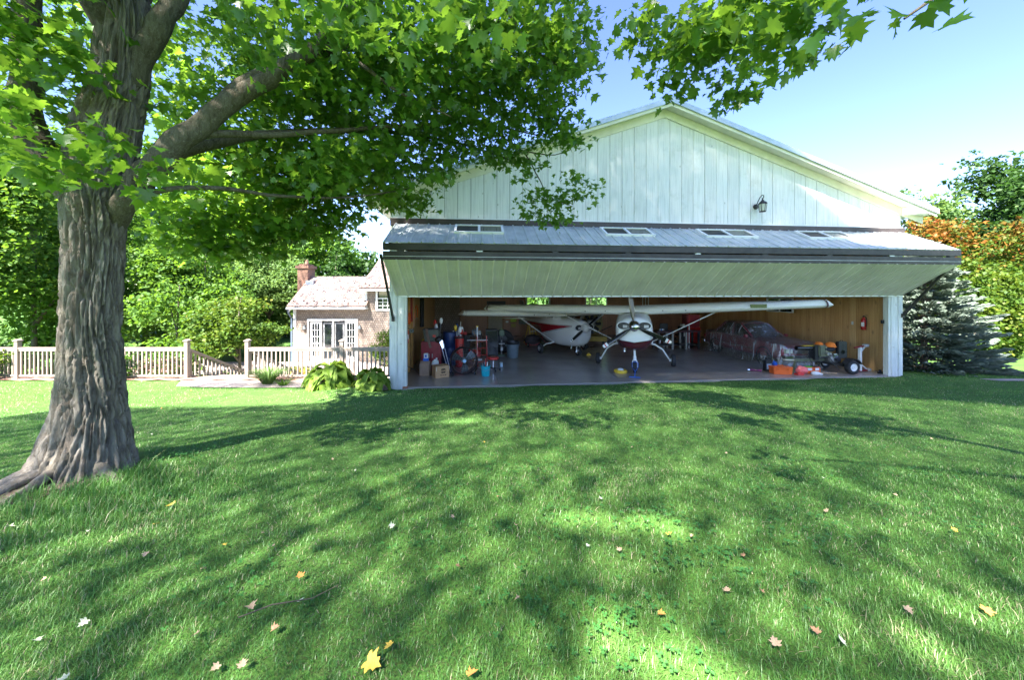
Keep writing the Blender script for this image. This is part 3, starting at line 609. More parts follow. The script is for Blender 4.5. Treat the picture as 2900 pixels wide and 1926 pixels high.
# right of the hangar
bgtree('maple_tree', 'autumn maple with orange top behind the blue spruce', 23.6, 18.6, ball_blobs(23.8,18.6,3.2,3.0,2.2,4.6,34,10,.34), M['leaf_turn'], .16, 1.3, .2, mat2=(M['leaf_orange'], 4.9))
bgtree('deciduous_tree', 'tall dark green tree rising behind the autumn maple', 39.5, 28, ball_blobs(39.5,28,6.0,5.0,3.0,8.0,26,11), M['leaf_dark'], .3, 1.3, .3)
bgtree('deciduous_tree', 'pale green tree top beside the hangar eave', 30.2, 26, ball_blobs(30.0,26,4.6,2.8,2,5.2,18,12), M['leaf_pale'], .24, 1.3, .18)
bgtree('deciduous_tree', 'green tree at the right edge of the picture', 28.6, 18.8, ball_blobs(29.0,18.8,3.4,3.0,2.4,5.0,28,13), M['leaf_turn'], .18, 1.3, .2)
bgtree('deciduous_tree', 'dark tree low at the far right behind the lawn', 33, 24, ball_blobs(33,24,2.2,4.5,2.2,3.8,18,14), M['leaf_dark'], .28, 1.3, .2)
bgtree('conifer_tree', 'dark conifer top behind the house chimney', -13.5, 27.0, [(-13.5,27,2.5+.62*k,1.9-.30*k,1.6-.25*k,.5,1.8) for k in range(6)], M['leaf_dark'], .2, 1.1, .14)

thin_tree('added_shade_tree', 'thin tree added behind the maple trunk to shade the house', None, -13.6, 11.5, 10.5, 19, 4.2, 1.0, 1.2, .13, 71, .12)  # hidden tree put in so that the house stands in shade
# ------------------------------------------------------------------ hangar
hg = empty('hangar', W(0,0,0), TH, 'white boarded hangar with grey metal roof and wide open door', 'hangar')
X0, X1, XC, DEP = -.45, 16.22, 7.9, 12.2
ZB, ZE, ZP = 4.95, 5.62, 8.52                       # gable board foot, eave line, inside of the peak at the wall
def zr(x): return ZP - (ZP-ZE)*abs(x-XC)/(XC-X0)    # underside of the roof at x
nb_ = 43; bw = (X1-X0)/nb_
MB().box(X0+.02, X1-.02, .05, .09, ZB-.2, ZE).prism([(X0+.02, ZE), (X1-.02, ZE), (XC, ZP-.02)], 'y', .05, .09).build('sheathing', M['brown_steel'], hg)
brnd = random.Random(4)
for i in range(nb_):
    a, b = X0+i*bw+.006, X0+(i+1)*bw-.006; y0 = brnd.uniform(-.006, .006)
    za, zb = zr(a)-.10, zr(b)-.10
    if a < XC < b: poly = [(a, ZB), (b, ZB), (b, zb), (XC, ZP-.10), (a, za)]
    else: poly = [(a, ZB), (b, ZB), (b, zb), (a, za)]
    MB().prism(poly, 'y', y0, .048).build('gable_board', M['board'], hg)
# rake trim, soffit and roof
def slope_box(mb, xa, xb, y0, y1, dz0, dz1):
    return mb.prism([(xa, zr(xa)+dz0), (xb, zr(xb)+dz0), (xb, zr(xb)+dz1), (xa, zr(xa)+dz1)], 'y', y0, y1)
OV = .42
for xa, xb in ((X0-.62, XC), (XC, X1+.78)):
    slope_box(MB(), xa, xb, -.045, -.008, -.28, -.02).build('frieze_board', M['trim'], hg, bevel=.004)
    slope_box(MB(), xa, xb, -OV+.02, -.047, -.02, .01).build('soffit', M['trim'], hg)
    slope_box(MB(), xa, xb, -OV, -OV+.03, -.12, .06).build('barge_board', M['trim'], hg, bevel=.004)
    mb = MB(); n = 46; L_ = xb-xa
    prof = []
    for k in range(int((DEP+OV+.5)/.3)):
        y = -OV-.04+k*.3
        prof += [(y, 0), (y+.02, .03), (y+.05, .03), (y+.07, 0)]
    prof.append((DEP+.45, 0))
    ring = lambda x: [(x, y, zr(x)+.075+h) for y, h in prof] + [(x, y, zr(x)+.062) for y, h in reversed(prof)]
    mb.loft([ring(xa), ring(xb)]); mb.build('roof_sheet', M['roofmetal'], hg)
    slope_box(MB(), xa, xb, -OV-.055, -OV-.015, -.03, .125).build('roof_edge_flashing', M['roofmetal'], hg)
MB().prism([(XC-.3, zr(XC-.3)+.115), (XC, ZP+.125), (XC+.3, zr(XC+.3)+.115), (XC+.3, zr(XC+.3)+.13), (XC, ZP+.145), (XC-.3, zr(XC-.3)+.13)], 'y', -OV-.06, DEP+.4).build('ridge_cap', M['roofmetal'], hg)
# boxed eave returns
MB().prism([(X1-.02, ZE-.26), (X1+.74, ZE-.26), (X1+.74, zr(X1+.74)-.03), (X1-.02, zr(X1)-.03)], 'y', -.40, -.05).build('eave_return', M['white'], hg, bevel=.004)
MB().prism([(X0-.58, ZE-.26), (X0+.02, ZE-.26), (X0+.02, zr(X0)-.03), (X0-.58, zr(X0-.58)-.03)], 'y', -.40, -.05).build('eave_return', M['white'], hg, bevel=.004)
MB().box(X1+.72, X1+.75, -.4, DEP, ZE-.26, ZE-.12).build('eave_fascia', M['white'], hg)
MB().box(X0-.6, X0-.57, -.4, DEP, ZE-.26, ZE-.12).build('eave_fascia', M['white'], hg)
MB().box(X1+.0, X1+.72, -.05, DEP, ZE-.262, ZE-.24).build('eave_soffit', M['white'], hg); MB().box(X0-.57, X0, -.05, DEP, ZE-.262, ZE-.24).build('eave_soffit', M['white'], hg)
# header above the door
MB().box(X0+.05, X1-.05, -.10, .0, 4.915, 4.945).build('drip_edge', M['white'], hg)
MB().box(X0+.03, X1-.03, -.14, .04, 4.70, 4.91).build('door_header', M['brown_steel'], hg, bevel=.006)
# side, back walls and gable inside
MB().box(X0, X0+.05, .05, DEP, -.3, ZE).build('side_wall', M['jamb'], hg)
MB().box(X1-.05, X1, .05, 4.0, -.3, ZE).box(X1-.05, X1, 5.45, DEP, -.3, ZE).box(X1-.05, X1, 4.0, 5.45, -.3, 1.85).box(X1-.05, X1, 4.0, 5.45, 2.52, ZE).build('side_wall', M['jamb'], hg)
BW = [(5.2, 6.75), (9.15, 10.6)]; BZ = (1.45, 2.5)
mb = MB(); xs_ = [X0+.05, BW[0][0], BW[0][1], BW[1][0], BW[1][1], X1-.05]
for i in range(5):
    if i in (1, 3): mb.box(xs_[i], xs_[i+1], DEP-.05, DEP, -.3, BZ[0]); mb.box(xs_[i], xs_[i+1], DEP-.05, DEP, BZ[1], ZE)
    else: mb.box(xs_[i], xs_[i+1], DEP-.05, DEP, -.3, ZE)
mb.prism([(X0, ZE), (X1, ZE), (XC, ZP)], 'y', DEP-.05, DEP); mb.build('back_wall', M['jamb'], hg)
MB().box(X0+.05, X1-.05, .12, DEP-.06, 4.95, 5.0).build('ceiling', pm('ceiling_panel', (.55,.50,.42), .8), hg)
# door jambs
for k, (a, b, y0, y1) in enumerate(((X0-.01, X0+.20, -.05, .06), (X0+.205, X0+.40, -.035, .08), (X0+.402, X0+.47, -.02, .14))):
    MB().box(a, b, y0, y1, -.06, 4.7).build('jamb_board', M['jamb'], hg, bevel=.004)
for k, (a, b, y0, y1) in enumerate(((X1-.15, X1+.01, -.05, .06), (X1-.40, X1-.155, -.035, .08), (X1-.49, X1-.402, -.02, .14))):
    MB().box(a, b, y0, y1, -.06, 4.7).build('jamb_board', M['jamb'], hg, bevel=.004)
MB().box(X0+.36, X0+.50, -.06, .05, -.06, .03).build('brick_footing', pm('old_brick', (.36,.16,.10), .9), hg)
MB().box(X0+.0, X0+.03, -.07, -.051, 1.68, 1.80).build('door_catch', M['galv'], hg)
# inside boards
IX0, IX1 = X0+.08, X1-.08
def wall_boards(parent, mat, along, fixed, span, z0, z1, w, holes=(), seed=1, depth=.02, sgn=1):
    rd = random.Random(seed); a = span[0]
    while a < span[1]-.02:
        b = min(a+w*rd.choice((.8, 1, 1, 1.25)), span[1]); seg = [(z0, z1)]
        for (h0, h1, hz0, hz1) in holes:
            if b > h0+.01 and a < h1-.01: seg = [(z0, hz0), (hz1, z1)]
        off = rd.uniform(0, .006)
        for s0, s1 in seg:
            m_ = MB()
            if along == 'y': m_.box(fixed+sgn*off, fixed+sgn*(off+depth), a+.003, b-.003, s0, s1)
            else: m_.box(a+.003, b-.003, fixed+sgn*off, fixed+sgn*(off+depth), s0, s1)
            m_.build('board', mat, parent)
        a = b
wl_l = MB().box(IX0-.03, IX0-.005, .08, DEP-.06, 0, 4.94).build('left_inner_wall', M['stud'], hg)
wl_r = MB().box(IX1+.005, IX1+.028, .08, 3.95, 0, 4.94).box(IX1+.005, IX1+.028, 5.5, DEP-.06, 0, 4.94).build('right_inner_wall', M['stud'], hg)
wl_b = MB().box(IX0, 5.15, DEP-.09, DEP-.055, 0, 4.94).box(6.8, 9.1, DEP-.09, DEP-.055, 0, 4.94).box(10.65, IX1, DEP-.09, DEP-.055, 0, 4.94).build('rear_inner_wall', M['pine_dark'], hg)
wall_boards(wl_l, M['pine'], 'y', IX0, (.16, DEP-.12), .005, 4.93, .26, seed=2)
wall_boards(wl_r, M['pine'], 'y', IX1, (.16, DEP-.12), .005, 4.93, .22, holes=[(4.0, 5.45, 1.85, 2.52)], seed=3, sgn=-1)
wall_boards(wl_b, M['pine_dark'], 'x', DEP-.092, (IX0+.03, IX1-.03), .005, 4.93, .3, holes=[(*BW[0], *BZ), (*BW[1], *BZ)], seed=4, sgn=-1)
for k, y in enumerate((.22, .62, 1.25, 1.9, 2.55)):               # open studs of the left wall
    MB().box(IX0+.03, IX0+.12, y, y+.045, .02, 4.9).build('stud', M['stud'], hg)
for k, (x, y) in enumerate(((IX0+.03, .1), (IX1-.12, .1))):
    MB().box(x, x+.09, y, y+.05, .02, 4.9).build('stud', M['stud'], hg)
def window(parent, x0, x1, z0, z1, y, axis='x', f=.05, n=2, rows=1):
    fr = MB(); pts = [(x0, x1, z0, z0+f), (x0, x1, z1-f, z1), (x0, x0+f, z0+f, z1-f), (x1-f, x1, z0+f, z1-f)]
    for k in range(1, n): c_ = x0+(x1-x0)*k/n; pts.append((c_-.018, c_+.018, z0+f, z1-f))
    for a, b, c_, d in pts:
        fr.box(a, b, y-.03, y+.03, c_, d) if axis == 'x' else fr.box(y-.03, y+.03, a, b, c_, d)
    w_ = fr.build('window', M['white'], parent)
    for k in range(n):
        a, b = x0+f+(x1-x0-2*f)*k/n, x0+f+(x1-x0-2*f)*(k+1)/n
        m_ = MB()
        m_.box(a, b, y-.004, y+.004, z0+f, z1-f) if axis == 'x' else m_.box(y-.004, y+.004, a, b, z0+f, z1-f)
        m_.build('pane', M['glass'], w_)
    return w_
for a, b in BW: window(hg, a, b, *BZ, DEP-.06)
window(hg, 4.0, 5.45, 1.85, 2.52, X1-.06, 'y')
window(hg, 13.0, 13.45, 1.9, 2.5, DEP-.13)

# concrete floor in slabs, with an apron in front
fl = MB().box(X0+.06, X1-.06, .0, DEP-.06, -.4, -.03).build('hangar_floor', M['apron']); fl.location = W(0,0,0); fl.rotation_euler = (0,0,TH)
tag(fl, 'glossy grey concrete floor of the hangar', None, None, 'structure')
gx = [X0+.07, 2.7, 6.6, 10.4, 14.0, X1-.07]; gy = [-.02, 3.4, 7.6, DEP-.1]
for i in range(5):
    for j in range(3):
        MB().box(gx[i]+.006, gx[i+1]-.006, gy[j]+.006, gy[j+1]-.006, -.1, 0).build('slab', M['floor'], fl)
MB().box(X0+.4, X1-.4, -.33, -.03, -.16, -.022).build('apron', M['apron'], fl)

# ------------------------------------------------------------------ bifold door
dr = empty('bifold_door', W(0,0,2.6), TH, 'folded bifold hangar door of ribbed metal hanging over the opening', 'door')
DX0, DX1 = -.27, 16.2
def rib_sheet(p_top, p_bot, name, mat, pitch=.305, h=.028):
    """ribbed sheet between two edges given as (y,z), ribs running top to bottom"""
    a, b = Vector((0, *p_top)), Vector((0, *p_bot)); d = (b-a).normalized(); nrm = Vector((0, -d.z, d.y))
    if nrm.y > 0: nrm = -nrm
    pr = []; x = DX0
    while x < DX1-.02:
        for dx_, hh in ((0, 0), (.016, h), (.042, h), (.058, 0), (.135, 0), (.142, .007), (.150, .007), (.157, 0), (.215, 0), (.222, .007), (.230, .007), (.237, 0)):
            if x+dx_ < DX1: pr.append((x+dx_, hh))
        x += pitch
    pr.append((DX1, 0)); V = []; F = []; nn = len(pr)
    for e in (a, b):
        V += [(x, *(e+nrm*hh).yz) for x, hh in pr]
    for e in (a, b):
        V += [(x, *(e-nrm*.012).yz) for x, hh in pr]
    for k in range(nn-1):
        F += [(k, k+1, nn+k+1, nn+k), (2*nn+k, 3*nn+k, 3*nn+k+1, 2*nn+k+1), (k, 2*nn+k, 2*nn+k+1, k+1), (nn+k, nn+k+1, 3*nn+k+1, 3*nn+k)]
    F += [(0, nn, 3*nn, 2*nn), (nn-1, 3*nn-1, 4*nn-1, 2*nn-1)]
    V = [(x, y, z-2.6) for x, y, z in V]
    return MB().add(V, F).build(name, mat, dr), a, b, d, nrm
TOP, FU, FLW, BOT = (-.16, 4.74), (-1.50, 4.02), (-1.50, 3.60), (-.06, 2.66)
up_, ua, ub, ud, un = rib_sheet(TOP, FU, 'upper_panel', M['galv'])
lo_, _, _, ld_, ln_ = rib_sheet(FLW, BOT, 'lower_panel', M['sage'])
for (y0, y1, z0, z1) in ((-1.51, -1.36, 3.835, 4.0), (-1.51, -1.36, 3.585, 3.80)):
    MB().box(DX0, DX1, y0, y1, z0-2.6, z1-2.6).build('fold_rail', M['black_steel'], dr, bevel=.006)
MB().box(DX0+.02, DX1-.02, -1.522, -1.511, 3.665-2.6, 3.675-2.6).build('rail_seam', M['galv'], dr)
for k in range(9):
    x = DX0+.35+k*1.97
    MB().box(x, x+.16, -1.49, -1.40, 3.80-2.6, 3.835-2.6).build('hinge', M['galv'] if k % 3 == 1 else M['black_steel'], dr)
for k in range(8):                                         # inner truss members between the two panels
    x = DX0+.1+k*2.33
    MB().beam((x, -1.38, 3.9-2.6), (x, -.3, 4.60-2.6), .06, .06).beam((x, -1.38, 3.7-2.6), (x, -.2, 2.84-2.6), .06, .06).build('frame_tube', M['black_steel'], dr)
MB().box(DX0, DX1, -.075, -.02, 2.63-2.6, 2.685-2.6).build('bottom_seal', M['galv'], dr)
for x in (DX0+.012, DX1-.012):
    MB().beam((x, TOP[0]-.02, TOP[1]-2.63), (x, FU[0]+.02, FU[1]-2.63), .03, .06).beam((x, FLW[0]+.02, FLW[1]-2.57), (x, BOT[0]-.02, BOT[1]-2.57), .03, .06).build('edge_trim', M['black_steel'] if x > 5 else M['sage'], dr)
for x in (X0+.10, X1-.02):
    MB().beam((x, -1.38, 3.72-2.6), (x, -.09, 2.02-2.6), .05, .07).build('strut_arm', M['black_steel'], dr)
    MB().box(x-.04, x+.04, -.10, -.055, 1.93-2.6, 2.06-2.6).build('strut_bracket', M['black_steel'], dr)
def on_panel(x, s, h): p = ua + ud*s + un*h; return (x, p.y, p.z-2.6)
SL = (ub-ua).length
for (xa, xb) in ((1.44, 2.80), (5.70, 7.15), (8.72, 10.35), (12.0, 13.6)):
    s0, s1 = .10*SL, .52*SL
    def pbar(mb, x0, x1, a, b, h0, h1):
        return mb.add([on_panel(x, s_, h) for h in (h0, h1) for x, s_ in ((x0,a),(x1,a),(x1,b),(x0,b))], [(0,3,2,1),(4,5,6,7),(0,1,5,4),(1,2,6,5),(2,3,7,6),(3,0,4,7)])
    m_ = MB(); xm = (xa+xb)/2
    for q in ((xa, xb, s0, s0+.05), (xa, xb, s1-.05, s1), (xa, xa+.06, s0+.05, s1-.05), (xb-.06, xb, s0+.05, s1-.05), (xm-.035, xm+.035, s0+.05, s1-.05)): pbar(m_, q[0], q[1], q[2], q[3], -.01, .065)
    w_ = m_.build('window', M['white'], dr)
    pbar(MB(), xa+.06, xm-.035, s0+.05, s1-.05, .0, .034).build('screen', M['screen'], w_)
    pbar(MB(), xm+.035, xb-.06, s0+.05, s1-.05, .0, .034).build('pane', M['glass_dark'], w_)

# lantern on the gable
ln = hthing('wall_lantern', 'black carriage lantern mounted on the white gable boards', 'lantern', 10.98, -.012, 5.3)
br = M['black_steel']
MB().lathe([(.085, 0), (.085, -.02), (.05, -.035)], (-.02, 0, .22), 'y', 16).build('back_plate', br, ln, 40)
MB().tube([(-.02,-.03,.25),(-.02,-.10,.36),(-.015,-.17,.47),(0,-.23,.53),(0,-.29,.52),(0,-.31,.46),(0,-.28,.42),(0,-.25,.44)], .012, 8).build('scroll_arm', br, ln, 60)
MB().lathe([(.012,.44),(.02,.39),(.05,.345),(.055,.33),(.09,.315),(.125,.27),(.135,.25),(.115,.243),(.0,.243)], (0,-.26,0), 'z', 6).build('lantern_roof', br, ln)
mb = MB()
for k in range(6):
    a = PI/6+k*PI/3; mb.beam((.112*math.cos(a), -.26+.112*math.sin(a), .243), (.085*math.cos(a), -.26+.085*math.sin(a), .02), .014, .014)
mb.lathe([(.0,0),(.09,.0),(.098,.015),(.085,.028),(0,.028)], (0,-.26,0), 'z', 6); mb.build('cage', br, ln)
t = NT('frosted_lamp_glass'); t.col((.75,.78,.66)); t.set(Roughness=.3, Transmission_Weight=.3); M['frost'] = t.m
MB().lathe([(.078,.03),(.102,.24)], (0,-.26,0), 'z', 6).build('lamp_glass', M['frost'], ln)
# ------------------------------------------------------------------ blue spruce beside the hangar
def spruce(x, y, z0, H, Rb, seed):
    g = np.random.default_rng(seed)
    o = empty('blue_spruce', (x, y, z0), 0, 'blue grey spruce with drooping tiers beside the right door jamb', 'tree')
    MB().tube([(0,0,-.1),(0,0,H*.5),(0,0,H)], [.11,.07,.012], 8).build('trunk', M['twig'], o)
    V = []; F = []; rn = []; br = MB()
    z = .16
    while z < H-.1:
        f = 1-z/H; L = Rb*(f**.85)*1.02+.12; nbr = int(9+8*f)
        for k in range(nbr):
            a = 2*PI*k/nbr + g.uniform(-.25, .25); l = L*g.uniform(.72, 1.15); zz = z+g.uniform(-.16, .16)
            ca, sa = math.cos(a), math.sin(a); droop = -.20+.15*g.random(); pts = []
            for i in range(6):
                u = i/5; pts.append((ca*l*u, sa*l*u, zz + l*(droop*u + .24*u*u)))
            br.tube(pts, [.018*(1-.85*i/5)+.003 for i in range(6)], 4, False)
            m = int(18+44*l)
            for i in range(m):                                   # sprigs along both sides of the bough, needles all round
                u = .12+.88*math.sqrt(g.random()); w = (1-u)*.55*l*.8+.07; s_ = g.uniform(-1, 1)*w
                pz = zz + l*(droop*u+.24*u*u) + g.uniform(-.02, .05) - abs(s_)*.12
                px_, py_ = ca*l*u - sa*s_, sa*l*u + ca*s_
                ang = a + s_/max(w, .01)*.75; dx_, dy_ = math.cos(ang), math.sin(ang); ln_2 = g.uniform(.10, .20)
                tip = np.array([px_+dx_*ln_2, py_+dy_*ln_2, pz+g.uniform(-.01, .05)]); base = np.array([px_, py_, pz]); d = tip-base
                tn = np.clip(.25+.6*u+g.normal(0, .12), 0, 1)
                for q in range(4):                               # four blades of needles round the sprig
                    th = q*PI/4*2+g.uniform(0, 1); nv = np.array([-dy_*math.cos(th), dx_*math.cos(th), math.sin(th)])
                    b = len(V); wd_ = .042
                    V += [tuple(base+nv*.004), tuple(base+d*.45+nv*wd_), tuple(tip+nv*.006), tuple(base+d*.8-nv*.004)]
                    F += [(b, b+1, b+2), (b, b+2, b+3)]; rn += [tn]*4
        z += .17+.10*f
    br.build('boughs', M['twig'], o)
    mk('spruce_needle', [(0, (.028,.055,.032)), (.5, (.105,.15,.11)), (1, (.25,.30,.245))], .12, None)
    tag(link('needles', tri_mesh('needles', np.array(V), np.array(F), M['spruce_needle'], np.array(rn)), o), kind='stuff')
    print('SPRUCE', len(F)); return o
spruce(15.75, 13.5, float(gz(15.75, 13.5))-.05, 5.0, 2.1, 3)
# ------------------------------------------------------------------ shrubs low in the woods' edge
t = NT('cedar_shingle'); v = t.coord((1,1,1)); bk = t.new('TexBrick'); bk.offset = .5; t.l(t.coord((1,1,1)), bk.inputs[0])
mp = t.new('Mapping'); mp.inputs['Rotation'].default_value = (R(90), 0, 0); tc = t.new('TexCoord'); t.l(tc.outputs['Object'], mp.inputs[0]); t.l(mp.outputs[0], bk.inputs[0])
bk.inputs['Color1'].default_value = (.26,.205,.165,1); bk.inputs['Color2'].default_value = (.34,.28,.235,1); bk.inputs['Mortar'].default_value = (.07,.05,.04,1)
bk.inputs['Scale'].default_value = 1; bk.inputs['Mortar Size'].default_value = .008; bk.inputs['Brick Width'].default_value = .13; bk.inputs['Row Height'].default_value = .125
n = t.noise(v, 3, 4); t.col(t.mix(t.ramp(n, [(.3, 0), (.75, .4)]), bk.outputs[0], (.15,.125,.105))); t.set(Roughness=.9); t.bump(bk.outputs['Fac'], .6, -.02); M['cedar'] = t.m
t = NT('roof_shingle'); bk = t.new('TexBrick'); bk.offset = .5; tc = t.new('TexCoord'); mp = t.new('Mapping'); t.l(tc.outputs['Object'], mp.inputs[0]); t.l(mp.outputs[0], bk.inputs[0])
bk.inputs['Color1'].default_value = (.40,.28,.22,1); bk.inputs['Color2'].default_value = (.50,.37,.30,1); bk.inputs['Mortar'].default_value = (.15,.095,.07,1)
bk.inputs['Scale'].default_value = 1; bk.inputs['Mortar Size'].default_value = .012; bk.inputs['Brick Width'].default_value = .3; bk.inputs['Row Height'].default_value = .10
n = t.noise(t.coord((1,1,1)), 1.5, 4); t.col(t.mix(t.ramp(n, [(.35, 0), (.75, .35)]), bk.outputs[0], (.38,.27,.22))); t.set(Roughness=.9); t.bump(bk.outputs['Fac'], .5, -.02); M['rshingle'] = t.m
M['brick'] = pm('chimney_brick', (.24,.13,.09), .9, var=.3, scale=14, bump=.4)
t = NT('path_stone'); v = t.coord((1,1,1)); n = t.noise(v, 9, 5, .7); t.col(t.ramp(n, [(.3, (.26,.21,.18)), (.7, (.38,.32,.28))])); t.set(Roughness=.9); t.bump(t.noise(v, 60, 3), .4, .01); M['path'] = t.m
t = NT('bark_mulch'); v = t.coord((1,1,1)); n = t.noise(v, 45, 4, .8); t.col(t.ramp(n, [(.35, (.20,.11,.07)), (.6, (.36,.22,.16)), (.75, (.46,.32,.26))])); t.set(Roughness=.95); t.bump(n, 1, .04); M['mulch'] = t.m
M['fade_blue'] = pm('blue_grey_metal', (.10,.14,.20), .5); M['sconce'] = pm('aged_sconce', (.30,.33,.34), .5, .3)

# ------------------------------------------------------------------ house
hz = -1.2
hs_ = empty('house', (-10, 20, hz), 0, 'shingled house with tan roof and glass doors behind the railing', 'house')
def hp(mb, name, mat, parent=None, **k):
    mb.v = [(a+10, b-20, c-hz) for a, b, c in mb.v]; return mb.build(name, mat, parent or hs_, **k)
DXa, DXb, DZ = -11.5, -8.8, 1.18
hp(MB().box(-12.35, DXa, 20, 20.2, hz, 2.0).box(DXb, -8.3, 20, 20.2, hz, 2.0).box(DXa, DXb, 20, 20.2, DZ, 2.0).box(-12.35, -12.15, 20.2, 24.0, hz, 2.0).box(-12.35, -8.3, 23.9, 24.1, hz, 2.0).prism([(20.2, 2.0), (23.9, 2.0), (22.0, 3.6)], 'x', -12.33, -12.17), 'wing_wall', M['cedar'])
hp(MB().box(-8.3, -7.62, 20, 20.2, hz, 3.0).box(-6.45, -3, 20, 20.2, hz, 3.0).box(-7.62, -6.45, 20, 20.2, hz, 1.82).box(-7.62, -6.45, 20, 20.2, 2.86, 3.0).box(-8.3, -8.1, 20.2, 25, hz, 3.0).prism([(20.2, 3.0), (25.0, 3.0), (22.6, 4.7)], 'x', -8.28, -8.12).box(-8.3, -3, 24.9, 25.1, hz, 3.0), 'main_wall', M['cedar'])
def roof(x0, x1, ye, ze, yr, zr_, name):
    a = math.atan2(zr_-ze, yr-ye); L = math.hypot(zr_-ze, yr-ye)
    r = MB().box(0, x1-x0, 0, L, 0, .07).build(name, M['rshingle'], hs_, loc=(x0+10, ye-20, ze-hz), rot=(a, 0, 0))
    MB().box(0, x1-x0, 0, L, 0, .07).build('rear_roof', M['rshingle'], hs_, loc=(x0+10, 2*yr-ye-20, ze-hz), rot=(PI-a, 0, 0)).scale = (1, 1, -1)
    return r
r1 = roof(-12.5, -8.12, 19.62, 1.98, 21.9, 3.72, 'wing_roof'); r2 = roof(-8.5, -2.8, 19.62, 3.0, 22.6, 4.82, 'main_roof')
for rf, n_, x_ in ((r1, 15, .2), (r2, 6, .25)):
    for k in range(n_):
        s_ = .18 if k % 2 else .40; x = x_ + k*.287
        MB().box(x-.035, x+.035, s_-.02, s_+.03, .07, .115).build('snow_guard', M['brown_steel'], rf)
hp(MB().box(-12.5, -8.12, 19.5, 19.61, 1.84, 1.96), 'gutter', M['white'], bevel=.01); hp(MB().box(-8.5, -3, 19.5, 19.61, 2.86, 2.98), 'gutter', M['white'], bevel=.01)
hp(MB().box(-12.48, -8.14, 19.62, 20.0, 1.85, 1.9), 'soffit_board', M['white']); hp(MB().box(-8.48, -3, 19.62, 20.0, 2.9, 2.95), 'soffit_board', M['white'])
hp(MB().prism([(19.6, 1.9), (21.9, 3.66), (21.9, 3.46), (19.6, 1.7)], 'x', -12.42, -12.36), 'rake_board', M['white'])
hp(MB().box(-12.37, -12.22, 19.965, 20.0, hz, 1.85), 'corner_board', M['white']); hp(MB().box(-8.32, -8.2, 19.965, 20.0, 1.9, 2.9), 'corner_board', M['white'])
hp(MB().tube([(-12.42, 19.55, 1.86), (-12.46, 19.7, 1.6), (-12.44, 19.93, 1.3), (-12.44, 19.93, hz)], .045, 8), 'downspout', M['fade_blue'])
# glazed doors: muntined sidelights, two doors standing open in the middle
hp(MB().box(DXa-.08, DXb+.08, 19.95, 20.0, DZ, DZ+.11).box(DXa-.08, DXa, 19.95, 20.0, hz, DZ).box(DXb, DXb+.08, 19.95, 20.0, hz, DZ), 'door_casing', M['white'])
hp(MB().box(DXa, DXb, 20.9, 20.95, hz, DZ), 'inner_room_wall', pm('room_wall', (.22,.17,.13), .8))
def muntin_door(x0, x1, cols, rows, y=20.05):
    m_ = MB().box(x0, x0+.13, y, y+.05, hz, DZ).box(x1-.13, x1, y, y+.05, hz, DZ).box(x0+.13, x1-.13, y, y+.05, DZ-.16, DZ).box(x0+.13, x1-.13, y, y+.05, hz, hz+.35)
    d_ = hp(m_, 'glazed_door', M['white'])
    g = MB()
    for k in range(1, cols): c_ = x0+.13+(x1-x0-.26)*k/cols; g.box(c_-.012, c_+.012, y+.01, y+.04, hz+.35, DZ-.16)
    for k in range(1, rows): c_ = hz+.35+(DZ-.16-hz-.35)*k/rows; g.box(x0+.13, x1-.13, y+.012, y+.038, c_-.012, c_+.012)
    hp(g, 'muntins', M['white'], d_)
    hp(MB().box(x0+.13, x1-.13, y+.022, y+.026, hz+.35, DZ-.16), 'pane', M['glass_dark'], d_)
muntin_door(DXa+.02, DXa+.70, 3, 5); muntin_door(DXb-.70, DXb-.02, 3, 5)
for a, b, rot in ((DXa+.76, DXa+1.30, .0), (DXb-1.30, DXb-.76, .0)):
    d_ = hp(MB().box(a, a+.07, 20.1, 20.14, hz, DZ-.1).box(b-.07, b, 20.1, 20.14, hz, DZ-.1).box(a+.07, b-.07, 20.1, 20.14, DZ-.2, DZ-.1).box(a+.07, b-.07, 20.1, 20.14, hz, hz+.2), 'screen_door', pm('grey_frame', (.32,.33,.34), .5))
    hp(MB().box(a+.07, b-.07, 20.115, 20.12, hz+.2, DZ-.2), 'pane', M['glass_dark'], d_)
hp(MB().box(-10.19, -10.11, 20.02, 20.1, hz, DZ), 'door_post', M['white'])
w_ = hp(MB().box(-7.7, -6.4, 19.94, 20.0, 2.84, 2.95).box(-7.7, -6.4, 19.94, 20.0, 1.75, 1.84).box(-7.7, -7.6, 19.94, 20.0, 1.84, 2.84).box(-6.5, -6.4, 19.94, 20.0, 1.84, 2.84), 'window', M['white'])
hp(MB().box(-7.6, -6.5, 20.06, 20.07, 1.84, 2.84), 'pane', M['glass_dark'], w_)
m_ = MB().box(-7.6, -6.5, 20.0, 20.05, 2.42, 2.47)
for k in range(1, 4): c_ = -7.6+1.1*k/4; m_.box(c_-.014, c_+.014, 20.01, 20.04, 1.84, 2.42)
for k in range(1, 3): c_ = 1.84+.58*k/3; m_.box(-7.6, -6.5, 20.012, 20.038, c_-.014, c_+.014)
hp(m_, 'muntins', M['white'], w_)
for x in (-11.72, -8.6):
    s_ = hp(MB().lathe([(.02,.30),(.05,.24),(.10,.14),(.11,.10),(.0,.10)], (x, 19.9, .62), 'z', 8).box(x-.04, x+.04, 19.94, 20.0, .78, .92), 'wall_sconce', M['sconce'])
ch = hp(MB().box(-13.0, -12.38, 21.4, 22.2, hz, 4.25).box(-13.08, -12.3, 21.32, 22.28, 4.25, 4.42).box(-12.95, -12.43, 21.45, 22.15, 4.42, 4.52), 'chimney', M['brick'])
hp(MB().lathe([(.13, 4.52), (.11, 4.8), (.09, 4.8)], (-12.7, 21.8, 0), 'z', 12), 'flue_pot', pm('clay_pot', (.5,.27,.18), .8), ch)
